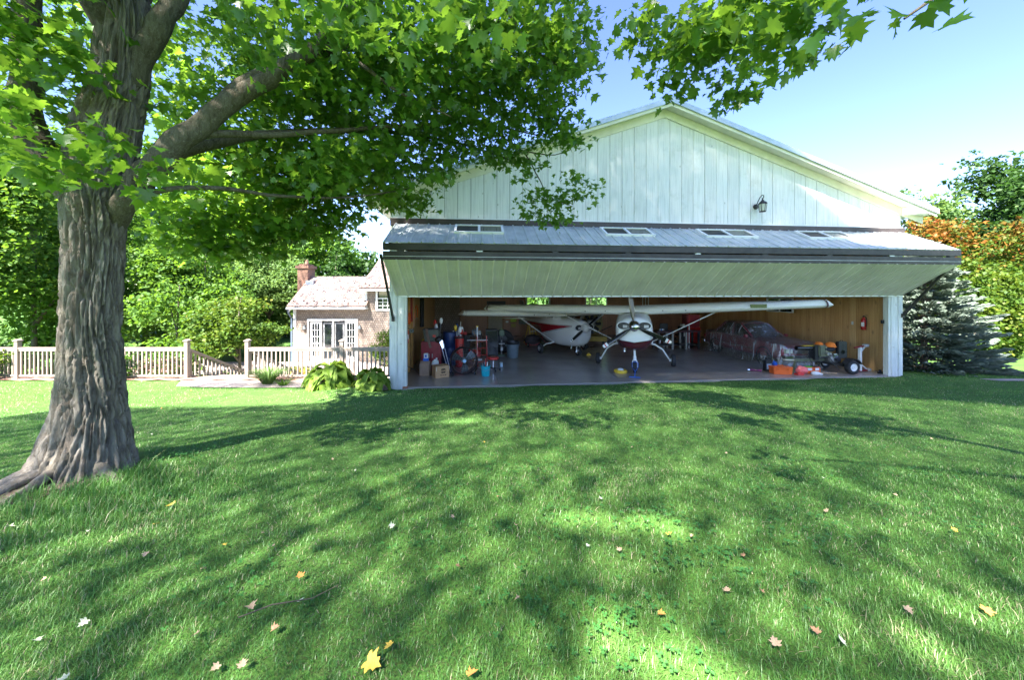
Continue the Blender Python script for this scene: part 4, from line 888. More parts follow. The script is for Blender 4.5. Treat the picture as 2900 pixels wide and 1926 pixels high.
hp(MB().prism([(-12.36, 3.0), (-11.9, 3.0), (-11.9, 3.5), (-12.36, 3.5)], 'y', 21.15, 21.35), 'lead_flashing', pm('lead_sheet', (.30,.32,.36), .5, .4), ch)

# ------------------------------------------------------------------ patio, steps, path
o = MB().box(-19, -4.6, 13.4, 20, -1.6, -1.155).build('patio', M['path']); tag(o, 'pale stone patio below the railing', None, None, 'structure')
g_ = MB(); ptsF = [(-9.75,10.42),(-9.3,9.78),(-8.4,9.66),(-7,9.62),(-5.5,9.66),(-4.2,9.72),(-3.5,9.85)]; ptsB = [(x, 10.46) for x, _ in ptsF]
V = [(x, y, float(gz(x, y))+.012) for x, y in ptsF]+[(x, y, float(gz(x, y))+.012) for x, y in ptsB]; n = len(ptsF)
tag(g_.add(V, [(k, k+1, n+k+1, n+k) for k in range(n-1)]).build('garden_path', M['path']), 'pale garden path in front of the railing', None, None, 'structure')
V = []; F = []
mx_ = np.linspace(-18, -3.5, 60)
for x in mx_:
    for y in (10.36, 10.55, 10.85): V.append((x, y, float(gz(x, y))+.03+.02*math.sin(x*7+y*9)))
for k in range(59):
    for j in range(2): a = k*3+j; F.append((a, a+1, a+4, a+3))
tag(MB().add(V, F).build('mulch_bed', M['mulch']), 'reddish bark mulch strip under the railing', None, None, 'structure')
st = empty('garden_steps', (-8.86, 10.95, .0), 0, 'stone steps leading down between the white railing posts', 'steps')
for k in range(7): MB().box(-.82, .82, k*.32, k*.32+.36, -1.3, .12-.18*k).build('step', M['path'], st, bevel=.01)
V = []; F = []
for k in range(9):
    x = 14.3+k*1.2; yc = 10.55-.05*(x-15)
    for dy in (-.24, 0, .24): V.append((x, yc+dy, float(gz(x, yc+dy))+.012))
for k in range(8):
    for j in range(2): a = k*3+j; F.append((a, a+1, a+4, a+3))
tag(MB().add(V, F).build('gravel_path', M['path']), 'short pale gravel path at the right edge of the lawn', None, None, 'structure')

# ------------------------------------------------------------------ railings
YF = 10.62; ZG = .14
bal_me = MB().box(-.019, .019, -.019, .019, 0, .80).build('baluster', M['vinyl']).data
bpy.data.objects.remove(bpy.data.objects['baluster'])
def post(parent, x, h=1.16, y=0.0):
    p = MB().box(x-.055, x+.055, y-.055, y+.055, -.05, h).build('post', M['vinyl'], parent, bevel=.006)
    MB().box(x-.075, x+.075, y-.075, y+.075, h, h+.03).prism([(x-.06, h+.03), (x+.06, h+.03), (x, h+.07)], 'y', y-.06, y+.06).build('post_cap', M['vinyl'], p)
    MB().box(x-.085, x+.085, y-.085, y+.085, -.05, .06).build('post_base', M['vinyl'], p)
def railing(label, x0, x1, posts, z=ZG):
    o = empty('railing', (x0, YF, z), 0, label, 'railing', 'vinyl railings along the garden')
    L = x1-x0
    MB().box(0, L, -.045, .045, .92, .975).box(0, L, -.03, .03, .86, .92).build('top_rail', M['vinyl'], o, bevel=.005)
    MB().box(0, L, -.03, .03, .09, .15).build('bottom_rail', M['vinyl'], o, bevel=.005)
    for p in posts: post(o, p-x0)
    k = 0; x = .08
    while x < L-.04:
        if min(abs(x+x0-p) for p in posts) > .09: link('baluster', bal_me, o, (x, 0, .11))
        x += .13
    return o
railing('long white railing running behind the maple trunk', -18.6, -9.77, [-17.4, -14.86, -12.3, -9.77]); railing('white railing between the garden steps and the hangar', -7.95, -3.62, [-7.95, -5.11])
o = empty('stair_railing', (-9.77, YF, ZG), 0, 'white stair railing going down beside the garden steps', 'railing')
MB().beam((0,.05,.90), (.12,2.5,-.42), .085, .07).build('top_rail', M['vinyl'], o); MB().beam((0,.05,.14), (.12,2.5,-1.18), .06, .06).build('bottom_rail', M['vinyl'], o)
for k in range(17):
    u = (k+.5)/17; link('baluster', bal_me, o, (.12*u, .05+2.45*u, .13-1.32*u-.02))
post(o, .12, .9-1.3, 2.5)
o = empty('stair_railing', (-7.95, YF, ZG), 0, 'white stair railing on the house side of the garden steps', 'railing')
MB().beam((0,.05,.90), (.12,2.5,-.42), .085, .07).build('top_rail', M['vinyl'], o); MB().beam((0,.05,.14), (.12,2.5,-1.18), .06, .06).build('bottom_rail', M['vinyl'], o)
for k in range(17):
    u = (k+.5)/17; link('baluster', bal_me, o, (.12*u, .05+2.45*u, .13-1.32*u-.02))

# ------------------------------------------------------------------ garden plants
prg = np.random.default_rng(77)
mk('hosta', [(0, (.08,.17,.015)), (.5, (.14,.24,.025)), (1, (.21,.30,.045))], .4, (.3,.42,.04))
HT = []; HF = []
for i in range(7):                                     # broad pointed leaf bending over, with a raised stalk
    u = i/6; w = .36*math.sin(PI*min(1, u*.92+.06))**.8*(1-.25*u); z = .75*u-1.15*u*u
    HT += [(-w, u, z+.10*w), (0, u, z-.05), (w, u, z+.10*w)]
for i in range(6):
    a = i*3; HF += [(a, a+1, a+4), (a, a+4, a+3), (a+1, a+2, a+5), (a+1, a+5, a+4)]
hosta_me = tri_mesh('leaf', np.array(HT), np.array(HF), M['hosta'], np.full(len(HT), .5), smooth=True)
def hosta(x, y, Rr, Hh, n, label, seed):
    g = np.random.default_rng(seed); z = float(gz(x, y)); o = empty('hosta', (x, y, z), 0, label, 'plant', 'hostas by the railing')
    for k in range(n):
        a = g.uniform(0, 2*PI); u = math.sqrt((k+.5)/n); r = Rr*.52*u; s_ = g.uniform(.26, .36)*Rr/.6
        lf = link('leaf', hosta_me, o, (r*math.cos(a), r*math.sin(a), Hh*(1-.75*u*u)*g.uniform(.85, 1.05)-.06*s_))
        lf.rotation_euler = (g.uniform(-.35, .15)-.35*u, g.uniform(-.3, .3), a-PI/2+g.uniform(-.35, .35)); lf.scale = (s_, s_, s_)
    m_ = MB()
    for k in range(14):
        a = k*2.4; m_.tube([(0,0,0), (.3*Rr*math.cos(a), .3*Rr*math.sin(a), Hh*.75)], .006, 5)
    m_.build('stalks', M['hosta'], o)
hosta(-5.15, 9.95, .78, .62, 95, 'large bright green hosta in front of the railing', 1); hosta(-3.95, 9.95, .6, .55, 70, 'smaller hosta beside the hangar corner', 2)
def grassy(x, y, Rr, Hh, n, label, mat, seed, name='daylily', flowers=None):
    g = np.random.default_rng(seed); z = float(gz(x, y)); o = empty(name, (x, y, z), 0, label, 'plant'); V = []; F = []; rn = []
    for k in range(n):
        a = g.uniform(0, 2*PI); r0 = g.uniform(0, .12); l = Rr*g.uniform(.6, 1.05); h = Hh*g.uniform(.75, 1.1); b = len(V); w = .012
        for i in range(5):
            u = i/4; rr = r0+l*u; zz = h*(1.7*u-1.15*u*u); ww = w*(1-u*.9)
            V += [(rr*math.cos(a)-ww*math.sin(a), rr*math.sin(a)+ww*math.cos(a), zz), (rr*math.cos(a)+ww*math.sin(a), rr*math.sin(a)-ww*math.cos(a), zz)]
        for i in range(4): q = b+2*i; F += [(q, q+1, q+3), (q, q+3, q+2)]
        rn += [g.uniform(.2, .9)]*10
    tag(link('blades', tri_mesh('blades', np.array(V), np.array(F), mat, np.array(rn)), o), kind='stuff')
    return o
grassy(-6.95, 10.05, .62, .62, 260, 'arching green daylily clump in front of the railing', M['leaf_pale'], 3); grassy(-6.4, 9.9, .28, .25, 60, 'low green tuft beside the daylily clump', M['leaf_sun'], 4, 'low_tuft')
def bush(name, label, x, y, rx, rz, mat, leaf, seed, tau=1.2, z=None, fl=None):
    z = float(gz(x, y)) if z is None else z; g = np.random.default_rng(seed); o = empty(name, (x, y, z), 0, label, 'plant')
    P_ = sprays(ball_blobs(x, y, z+rz*.55, rx, rx*.8, rz*.6, 9, seed, .5), leaf, tau, g, 8, leaf*1.3); P_ = P_[P_[:, 2] > z]
    cloud_obj('leaves', [(P_, leaf, LT3, LF3, .6, .3)], mat, o, np.array([x, y, z]), g)
    if fl is not None:
        k = g.random(len(P_)) < .35; Pf = P_[k]; Pf = Pf[Pf[:, 2] > z+rz*.35]
        cloud_obj('blossoms', [(Pf+[0, -.03, .03], leaf*.9, LT3, LF3, .9, 0)], fl, o, np.array([x, y, z]), g)
    m_ = MB()
    for k in range(6): a = k*1.05; m_.tube([(0,0,-.03), (.5*rx*math.cos(a), .4*rx*math.sin(a), rz*.7)], [.01, .004], 5)
    m_.build('stems', M['twig'], o)
mk('blossom_pink', [(0, (.55,.22,.22)), (.5, (.68,.36,.34)), (1, (.75,.5,.46))], .3, None); mk('blossom_orange', [(0, (.6,.28,.05)), (1, (.75,.5,.12))], .3, None); mk('blossom_mauve', [(0, (.4,.2,.4)), (1, (.6,.35,.55))], .3, None)
for i, (x, rx, rz, lb) in enumerate(((-10.4, .5, .55, 'pink flowering bush behind the railing next to the gate post'), (-11.1, .5, .5, 'pink flowering bush further left behind the railing'))): bush('flowering_bush', lb, x, 11.05, rx, rz, M['leaf_sun'], .05, 40+i, fl=M['blossom_pink'], z=.1)
bush('flowering_bush', 'pink flowers beside the stair railing', -9.4, 11.7, .3, .6, M['leaf_sun'], .05, 43, fl=M['blossom_pink'], z=-.5)
bush('climbing_rose', 'leafy climbing rose on the railing right of the trunk', -11.75, 10.45, .28, .95, M['leaf_sun'], .07, 44, .9); bush('climbing_rose', 'leafy climbing rose on the railing at the left edge', -15.3, 10.45, .35, .8, M['leaf_turn'], .07, 45, .9)
bush('flowering_bush', 'orange and yellow flowers below the garden steps', -8.6, 14.2, .45, .8, M['leaf_sun'], .06, 46, fl=M['blossom_orange'], z=-1.15); bush('flowering_bush', 'mauve flowers beside the orange ones', -8.0, 14.0, .3, .5, M['leaf_sun'], .05, 47, fl=M['blossom_mauve'], z=-1.15)
bush('evergreen_bush', 'rounded green bush against the house wall behind the railing', -6.6, 18.6, .8, 1.9, M['leaf_turn'], .09, 48, 1.3, z=-1.15)
bush('leafy_shrub', 'dark shrub behind the railing at the far left', -17.0, 11.6, .9, 1.2, M['leaf_dark'], .09, 49, z=-.3); bush('leafy_shrub', 'green shrub behind the railing left of the trunk', -13.6, 12.2, 1.1, 1.4, M['leaf_dark'], .09, 50, z=-.6)
ct = empty('patio_lounger', (-9.0, 14.9, -1.155), .2, 'grey patio lounger seen down the steps', 'chair')
MB().beam((-.9,-.3,.32), (.3,-.3,.32), .04, .04).beam((-.9,.3,.32), (.3,.3,.32), .04, .04).build('frame', M['sconce'], ct); MB().obox((-.3,0,.36), (1.2,.56,.06)).build('seat', M['vinyl'], ct); MB().obox((.55,0,.58), (.7,.56,.06), (0,-.8,0)).build('backrest', M['vinyl'], ct)
for x in (-.8, .2):
    for y in (-.3, .3): MB().box(x-.02, x+.02, y-.02, y+.02, 0, .32).build('leg', M['sconce'], ct)

# ------------------------------------------------------------------ fallen leaves on the lawn
lrg = random.Random(8); lcol = {}
for nm, c_ in (('yellow', (.62,.42,.06)), ('tan', (.42,.30,.19)), ('brown', (.33,.19,.10)), ('pale', (.52,.55,.38)), ('green', (.28,.40,.12)), ('orange', (.58,.26,.06))):
    t = NT('fallen_'+nm); n = t.noise(t.coord((1,1,1), True), 18, 4, .7); t.col(t.ramp(n, [(.35, tuple(x*.6 for x in c_)), (.55, c_), (.75, tuple(min(1, x*1.25) for x in c_))])); t.set(Roughness=.75); lcol[nm] = t.m
curl = []
for k in range(3):
    T_ = LT.copy(); T_[:, 2] += (.35, .7, .15)[k]*T_[:, 0]**2 + (.25, .1, .5)[k]*(T_[:, 1]-.3)**2; curl.append(T_)
lme = {(nm, k): tri_mesh('fallen_leaf', curl[k], LF, lcol[nm]) for nm in lcol for k in range(3)}
for m_ in lme.values(): m_.polygons.foreach_set('use_smooth', [True]*len(m_.polygons))
spots = [(487,1428,'yellow',1.35),(437,1483,'yellow',1),(246,1753,'pale',1),(18,1492,'pale',1.3),(1040,1868,'yellow',1.9),(1110,1818,'yellow',1.1),(1326,1910,'orange',1.2),(705,1712,'tan',1.3),(570,1610,'tan',.9),(852,1632,'orange',1),(630,1540,'yellow',.9),(770,1545,'tan',.7),(742,1508,'tan',.6),(416,1562,'tan',.9),(1105,1490,'pale',1),(1285,1460,'tan',.8),(1410,1405,'brown',.7),(1300,1600,'brown',.8),(850,1700,'pale',.8),(1700,1410,'pale',.8),(1895,1512,'yellow',.8),(1962,1513,'tan',.7),(1752,1557,'tan',.9),(1665,1540,'pale',.6),(2108,1572,'brown',.7),(2345,1445,'tan',.9),(2060,1672,'tan',.9),(2160,1675,'brown',.8),(1865,1735,'orange',1),(2200,1825,'tan',1.1),(2318,1790,'brown',1),(2380,1810,'pale',.9),(2790,1718,'orange',1.2),(2565,1715,'tan',.9),(2540,1402,'tan',.7),(2330,1350,'pale',.6),(2055,1280,'tan',.6),(1790,1265,'tan',.6),(1370,1250,'yellow',.6),(1130,1215,'tan',.7),(940,1298,'tan',.6),(770,1195,'yellow',.6),(1005,1330,'pale',.6),(880,1325,'tan',.6),(600,1335,'brown',.6),(427,1228,'pale',.8),(560,1345,'tan',.6),(305,1535,'tan',.7),(250,1500,'pale',.5),(130,1635,'tan',.6),(190,1915,'pale',1.1),(620,1880,'tan',.9),(685,1885,'tan',.9),(560,1790,'tan',.8),(770,1780,'brown',.9),(1470,1690,'tan',.7),(2420,1195,'yellow',.7),(1975,1130,'tan',.6),(1580,1175,'orange',.6),(1797,1135,'pale',.6),(2700,1500,'yellow',.8),(2640,1240,'tan',.6),(540,1105,'orange',.8),(605,1118,'tan',.7),(455,1155,'orange',.8),(845,1350,'tan',.6),(1050,1380,'brown',.6),(1460,1485,'tan',.7),(100,1808,'pale',.9),(665,1370,'tan',.6)]
adj = {'yellow': 'bright yellow', 'tan': 'dry tan', 'brown': 'dark brown curled', 'pale': 'pale upturned', 'green': 'green', 'orange': 'orange'}
def zone(px, py): return ('far left', 'left', 'centre', 'right', 'far right')[min(4, int(px/580))]+' of the '+('foreground' if py > 1650 else 'middle lawn' if py > 1350 else 'back lawn')
zn = {}
for q in sorted(spots, key=lambda q: -q[1]): zn.setdefault((zone(q[0], q[1]), q[2]), []).append(q)
ordn = ('nearest', 'second nearest', 'third nearest', 'fourth nearest', 'fifth nearest', 'sixth nearest', 'seventh nearest')
for (px, py, nm, s_) in spots:
    Z = 3.0
    for _ in range(25): x = (px-1450)/1000*Z; Z = (EYE-float(gz(x, Z))-.05)*1000/(py-830)
    o = link('fallen_leaf', lme[(nm, lrg.randrange(3))], None, (x, Z, float(gz(x, Z))+.042)); k = .048*s_
    o.scale = (k, k, k); o.rotation_euler = (lrg.uniform(-.5, .5), lrg.uniform(-.5, .5), lrg.uniform(0, 6.28)); 
    gq = zn[(zone(px, py), nm)]; tag(o, adj[nm]+' fallen leaf, '+('the only one' if len(gq) == 1 else ordn[gq.index((px, py, nm, s_))]+' one')+' at '+zone(px, py), 'leaf', 'fallen leaves on the lawn')
tw = [(770,1700,905,1652),(520,1690,555,1730)]
o = tag(MB().tube([(-1.55,2.0,.86+.05),(-1.4,2.06,.93),(-1.2,2.12,.915),(-1.08,2.2,.93)], [.004,.004,.003,.002], 5).build('fallen_twig', M['twig']), 'thin grey twig lying on the lawn in the foreground', 'twig')
# ------------------------------------------------------------------ common finishes for things in the hangar
def P_(key, *a, **k): return pm(key, *a, **k)
BLK = P_('black_plastic', (.018,.018,.02), .42, var=.2); BLKG = P_('gloss_black', (.012,.012,.014), .18, coat=.3, var=.1)
CHR = P_('chrome', (.75,.75,.76), .12, 1.0, var=.05, bump=0); ALU = P_('brushed_aluminium', (.58,.59,.60), .32, .9, var=.1)
RUB = P_('tyre_rubber', (.022,.022,.023), .75, var=.25, scale=20); RED = P_('red_enamel', (.50,.025,.02), .35, var=.15, coat=.2); DRED = P_('dark_red_steel', (.26,.018,.03), .4, var=.15, coat=.2)
WHT = P_('aircraft_white', (.76,.76,.73), .28, var=.03, coat=.4); ORG = P_('orange_plastic', (.75,.13,.02), .4, var=.1); YEL = P_('yellow_plastic', (.72,.46,.03), .4, var=.1)
BLU = P_('blue_enamel', (.02,.13,.55), .4, var=.1); CYA = P_('teal_plastic', (.01,.36,.44), .38, var=.1); CARD = P_('cardboard', (.44,.27,.14), .85, var=.1, scale=8); CARD2 = P_('grey_cardboard', (.36,.25,.18), .85, var=.12)
GRYP = P_('grey_bin_plastic', (.13,.17,.20), .5, var=.1); OLV = P_('olive_paint', (.13,.14,.08), .45, var=.2); KHA = P_('khaki_fabric', (.36,.31,.15), .6, var=.15); STL = P_('steel', (.40,.40,.40), .4, .7, var=.2)
LEA = P_('brown_leather', (.16,.085,.06), .5, var=.2); NAV = P_('navy_plastic', (.015,.04,.14), .42, var=.1); PNK = P_('pink_red_film', (.62,.12,.12), .35, var=.2); WPL = P_('white_plastic', (.74,.74,.72), .4, var=.05)
WOOD = P_('varnished_wood', (.36,.15,.035), .4, var=.25, scale=12); GRN = P_('machine_green', (.11,.16,.10), .5, var=.2); BEI = P_('beige_door_paint', (.42,.36,.26), .5, var=.06); PUR = P_('purple_plastic', (.16,.02,.09), .35); LIM = P_('lime_print', (.45,.62,.04), .5, var=.05)
ORM = P_('orange_cloth', (.85,.20,.02), .8, var=.08)

def wheel(parent, c, r, w, axis='x', rim=ALU, rr=.55):
    """tyre with rounded shoulders and a dished rim"""
    t_ = MB().lathe([(r*rr, -w*.42), (r*.8, -w*.5), (r*.94, -w*.42), (r, -w*.22), (r, w*.22), (r*.94, w*.42), (r*.8, w*.5), (r*rr, w*.42)], c, axis, 28, True).build('tyre', RUB, parent, 50)
    MB().lathe([(.0, -w*.30), (r*.16, -w*.42), (r*.2, -w*.30), (r*.42, -w*.22), (r*rr, -w*.40), (r*rr+.004, -w*.3), (r*rr+.004, w*.3), (r*rr, w*.40), (r*.42, w*.22), (r*.2, w*.30), (r*.16, w*.42), (.0, w*.30)], c, axis, 24).build('rim', rim, t_, 40)
    return t_
def sring(y, hw, z0, z1, n=28, e=2.6, cx=0):
    cz, hz_ = (z0+z1)/2, (z1-z0)/2; out = []
    for k in range(n):
        a = 2*PI*k/n; c_, s_ = math.cos(a), math.sin(a)
        out.append((cx+hw*math.copysign(abs(c_)**(2/e), c_), y, cz+hz_*math.copysign(abs(s_)**(2/e), s_)))
    return out

# ------------------------------------------------------------------ aeroplanes
def paint(key, base, lower, stripe, z0, kx, y_side, z_side, side=False):
    """white over a coloured belly: the dividing line dips under the nose and runs level along the sides"""
    t = NT(key); tc = t.new('TexCoord'); sp = t.new('SeparateXYZ'); t.l(tc.outputs['Object'], sp.inputs[0])
    def mth(op, a, b=None):
        m = t.new('Math', operation=op)
        for i, x in ((0, a), (1, b)):
            if x is None: continue
            if hasattr(x, 'is_linked'): t.l(x, m.inputs[i])
            else: m.inputs[i].default_value = x
        return m.outputs[0]
    ax = mth('ABSOLUTE', sp.outputs[0])
    if not side:
        line = mth('ADD', mth('MULTIPLY', ax, kx), z0); yy = mth('MULTIPLY', mth('MAXIMUM', mth('ADD', sp.outputs[1], -y_side), 0.0), z_side)
        d = mth('SUBTRACT', sp.outputs[2], mth('ADD', line, yy))
        c = t.ramp(mth('MULTIPLY_ADD' if False else 'ADD', mth('MULTIPLY', d, 2.0), .5), [(.5, lower), (.502, stripe), (.525, stripe), (.527, base)])
    else:                                                  # wedge-shaped flash along the side, thin dark edges
        up_l = mth('ADD', mth('MULTIPLY', sp.outputs[1], -.03), z0+.10); lo_l = mth('ADD', mth('MULTIPLY', sp.outputs[1], -.20), z0-.10)
        inn = mth('MULTIPLY', mth('GREATER_THAN', up_l, sp.outputs[2]), mth('GREATER_THAN', sp.outputs[2], lo_l))
        inn = mth('MULTIPLY', inn, mth('GREATER_THAN', sp.outputs[1], y_side))
        e1 = mth('LESS_THAN', mth('ABSOLUTE', mth('SUBTRACT', sp.outputs[2], mth('ADD', up_l, .022))), .007); e2 = mth('LESS_THAN', mth('ABSOLUTE', mth('SUBTRACT', sp.outputs[2], mth('SUBTRACT', lo_l, .03))), .008)
        ed = mth('MULTIPLY', mth('MAXIMUM', e1, e2), mth('GREATER_THAN', sp.outputs[1], y_side))
        c = t.mix(ed, t.mix(inn, base, lower), stripe)
    t.col(c); t.set(Roughness=.26, Coat_Weight=.4, Coat_Roughness=.1); return t.m
def blade(parent, hub, ang, Rr, w, mat, tips, pitch=.5):
    """propeller blade turning about the y axis through the hub"""
    ca, sa = math.cos(ang), math.sin(ang); rad = Vector((ca, 0, sa)); tan = Vector((-sa, 0, ca)); ax = Vector((0, -1, 0))
    def ring(r, wd_, th):
        u = r/Rr; pt = pitch*(1-.55*u); cw = (tan*math.cos(pt)+ax*math.sin(pt)); cn = rad.cross(cw); p = Vector(hub)+rad*r
        return [p+cw*(wd_/2*math.cos(a))+cn*(th/2*math.sin(a)) for a in [2*PI*k/10 for k in range(10)]]
    sec = [(.08,.06,.055),(.16,.07,.05),(.28,w*.85,.04),(.45,w,.03),(.65,w,.022),(.85,w*.88,.015)]
    b = MB().loft([ring(Rr*a, b_, c_) for a, b_, c_ in sec]).build('propeller_blade', mat, parent, 60)
    z = .85
    for col, z1 in tips:
        w0 = w*(.88 if z < .9 else .82); w1 = w*(.82 if z1 < .97 else .5)
        MB().loft([ring(Rr*z, w0*1.01, .0152), ring(Rr*z1, w1*1.01, .012)]).build('blade_tip', col, b); z = z1
def airfoil(x, y0, z0, ch, th, inc):
    pr = [(0,0),(.02,.05),(.07,.085),(.18,.118),(.32,.125),(.55,.095),(.8,.045),(1,.0),(.8,-.012),(.55,-.03),(.3,-.045),(.12,-.045),(.03,-.03)]
    out = []
    for u, h in pr:
        yy, zz = u*ch, h*ch*th; out.append((x, y0+yy*math.cos(inc)+zz*math.sin(inc), z0-yy*math.sin(inc)+zz*math.cos(inc)))
    return out
def aeroplane(name, label, x, y, rz, roll, s, skin, nb_bl, a0, hubz, tips, spin, ribs, wing_z, half, gear_mat, belly=0, cowl_hw=.56):
    o = hthing(name, label, 'aeroplane', x, y, 0, rz); o.rotation_euler = (0, roll, TH+rz)
    S = lambda v: v*s
    st_ = [(-1.64,.40,hubz-.44,hubz+.17,2.4),(-1.60,cowl_hw-.06,hubz-.62-belly,hubz+.24,2.4),(-1.50,cowl_hw,hubz-.74-belly,hubz+.29,2.4),(-1.15,cowl_hw+.05,hubz-.85-belly,hubz+.33,2.5),(-.7,cowl_hw+.07,hubz-.90-belly,hubz+.35,2.8),(-.32,.63,hubz-.92-belly,hubz+.37,3.0),(.05,.64,hubz-.93-belly,hubz+.39,3.2),(.22,.64,hubz-.93-belly,wing_z+.03,3.4),(1.2,.63,hubz-.90-belly,wing_z+.05,3.4),(1.9,.52,hubz-.78-belly*.6,wing_z-.05,3.0),(2.6,.38,hubz-.58,hubz+.36,2.6),(4.0,.22,hubz-.30,hubz+.22,2.4),(5.6,.05,hubz-.05,hubz+.12,2.2)]
    MB().loft([sring(a*s, b*s, c_, d, 32, e) for a, b, c_, d, e in st_]).build('fuselage', skin, o, 35)
    # cooling inlets, landing light, spinner, propeller
    for sx in (-1, 1):
        cx = sx*.33*s; el = lambda r1, r2, yy: [(cx+r1*math.cos(2*PI*k/24)*s, yy, hubz+.01+r2*math.sin(2*PI*k/24)) for k in range(24)]
        fr = MB().loft([el(.225,.145,-1.58*s), el(.22,.14,-1.66*s), el(.195,.12,-1.665*s), el(.18,.11,-1.60*s)], caps=False).build('inlet_lip', WHT if belly else skin, o, 60)
        MB().loft([el(.19,.115,-1.652*s), el(.185,.11,-1.62*s)]).build('inlet_dark', BLK, fr)
        MB().box(cx-.02*s, cx+.12*s, -1.656*s, -1.653*s, hubz-.06, hubz+.03).build('baffle', P_('baffle_pale', (.5,.5,.48), .5), fr)
    lt = MB().box(-.135*s, .135*s, -1.60*s, -1.50*s, hubz-.42, hubz-.27).build('light_box', WHT, o, bevel=.01); MB().box(-.115*s, .115*s, -1.606*s, -1.601*s, hubz-.405, hubz-.285).build('light_lens', M['glass_dark'], lt)
    sp = MB().lathe([(.18,-1.66*s),(.195,-1.73*s),(.185,-1.83*s),(.14,-1.95*s),(.07,-2.02*s),(.0,-2.04*s)], (0,0,hubz), 'y', 28).build('spinner', spin, o, 60)
    for k in range(nb_bl): blade(o, (0, -1.74*s, hubz), a0+2*PI*k/nb_bl, 1.22*s if nb_bl == 3 else .92, .155 if nb_bl == 3 else .12, BLKG, tips)
    # windscreen and cabin windows
    gl = M['glass']
    zc = hubz+.36
    wsb = [(-.50*s,-.36*s,zc-.015),(0,-.50*s,zc+.01),(.50*s,-.36*s,zc-.015)]; wst = [(-.50*s,.14*s,wing_z+.03),(0,.08*s,wing_z+.06),(.50*s,.14*s,wing_z+.03)]
    MB().loft([[Vector(p) for p in wsb], [Vector(p) for p in wst]], closed=False, caps=False).add([(-.50*s,-.36*s,zc-.015),(-.635*s,.02*s,zc-.03),(-.60*s,.2*s,wing_z),(-.50*s,.14*s,wing_z+.03)], [(0,1,2,3)]).add([(.50*s,-.36*s,zc-.015),(.635*s,.02*s,zc-.03),(.60*s,.2*s,wing_z),(.50*s,.14*s,wing_z+.03)], [(3,2,1,0)]).build('windscreen', gl, o)
    MB().box(-.5*s, .5*s, .16*s, .2*s, zc-.05, wing_z).build('cabin_interior', P_('cabin_dark', (.05,.045,.035), .8), o)
    for sx in (-1, 1):
        for (ya, yb, yc, yd) in ((.30,.95,.34,.92), (1.02,1.65,1.05,1.45)):
            X = sx*(.642*s); MB().add([(X,ya*s,zc-.02),(X,yb*s,zc-.02),(X-sx*.01,yd*s,wing_z-.06),(X-sx*.01,yc*s,wing_z-.06),(X-sx*.03,ya*s,zc-.02),(X-sx*.03,yb*s,zc-.02),(X-sx*.03,yd*s,wing_z-.06),(X-sx*.03,yc*s,wing_z-.06)], [(0,1,2,3),(7,6,5,4),(0,4,5,1),(1,5,6,2),(2,6,7,3),(3,7,4,0)]).build('cabin_window', M['glass_dark'], o)
        for yb in (.22, .97, 1.7): MB().beam((sx*.648*s, yb*s, zc-.08), (sx*.62*s, (yb-.05)*s, wing_z+.0), .03, .05).build('door_post', WHT, o)
    # wings with struts
    inc = R(5)
    for sx in (-1, 1):
        xs2 = [(.0,.0),(.56,.0),(half*.5,.35),(half*.9,.8),(half*.985,1),(half,1.3)]
        rings = []
        for xx, q in xs2:
            ch = (1.62-.42*min(1, max(0, (xx-half*.45)/(half*.5))))*s; th = 1.0
            if q > 1: ch *= .82; th = .35
            rings.append(airfoil(sx*xx, -.22*s+(.10*(1.62*s-ch)), wing_z+.03+xx*math.tan(R(1.7)), ch, th*1.35, inc))
        w_ = MB().loft(rings).build('wing', WHT, o, 50)
        xt = half*.97; MB().loft([airfoil(sx*xt, -.235*s, wing_z+.035+xt*.0297, 1.24*s, 1.37, inc), airfoil(sx*(xt+.03), -.22*s, wing_z+.035+xt*.0297, 1.22*s, 1.3, inc)]).build('tip_band', skin if not belly else P_('maroon_paint', (.09,.012,.02), .3, coat=.4), w_)
        za = wing_z-.02+half*.49*.0297
        if belly and sx == 1: ll = MB().box(half*.62, half*.62+.46, -.235*s, -.19*s, wing_z+.14, wing_z+.26).build('landing_light', M['glass_dark'], w_); 
        MB().loft([[(sx*.60*s+a, .30*s+b, hubz-.78) for a, b in ((-.02,-.07),(.02,-.07),(.02,.07),(-.02,.07))], [(sx*half*.49+a, .28*s+b, za) for a, b in ((-.02,-.06),(.02,-.06),(.02,.06),(-.02,.06))]]).build('wing_strut', WHT, o, bevel=.008)
        MB().ball((sx*.62*s, .30*s, hubz-.78), (.06,.12,.05), 10, 6).build('strut_fairing', WHT, o, 60)
        for k in range(2): MB().lathe([(.018,-.235*s-.004),(.018,-.2*s)], (sx*(1.0+k*.75), 0, wing_z+.075), 'y', 10).build('vent_hole', BLK, w_)
        # spring leg and main wheel
        zb = hubz-.80-belly
        MB().tube([(sx*.5*s,.30*s,zb+.03),(sx*.75*s,.30*s,zb-.03),(sx*1.0*s,.30*s,zb-.20 if zb > .5 else .42),(sx*1.17*s,.30*s,.34),(sx*1.24*s,.30*s,.23)], [.045,.035,.028,.025,.022], 10).build('gear_leg', gear_mat, o, 60)
        MB().cyl((sx*1.22*s,.30*s,.225), (sx*1.30*s,.30*s,.225), .05, n=12).build('wheel_hub', gear_mat, o)
        wheel(o, (sx*1.36*s,.30*s,.226), .226, .16)
    # nose leg
    nw = MB().cyl((0,-1.05*s,hubz-.70), (0,-1.12*s,.46), .04, n=12).cyl((0,-1.10*s,.58), (0,-1.13*s,.42), .055, n=12).build('nose_leg', gear_mat, o, 40)
    MB().tube([(-.085,-1.13*s,.2),(-.085,-1.13*s,.36),(-.05,-1.13*s,.44),(.05,-1.13*s,.44),(.085,-1.13*s,.36),(.085,-1.13*s,.2)], .02, 8).build('nose_fork', gear_mat, nw, 60)
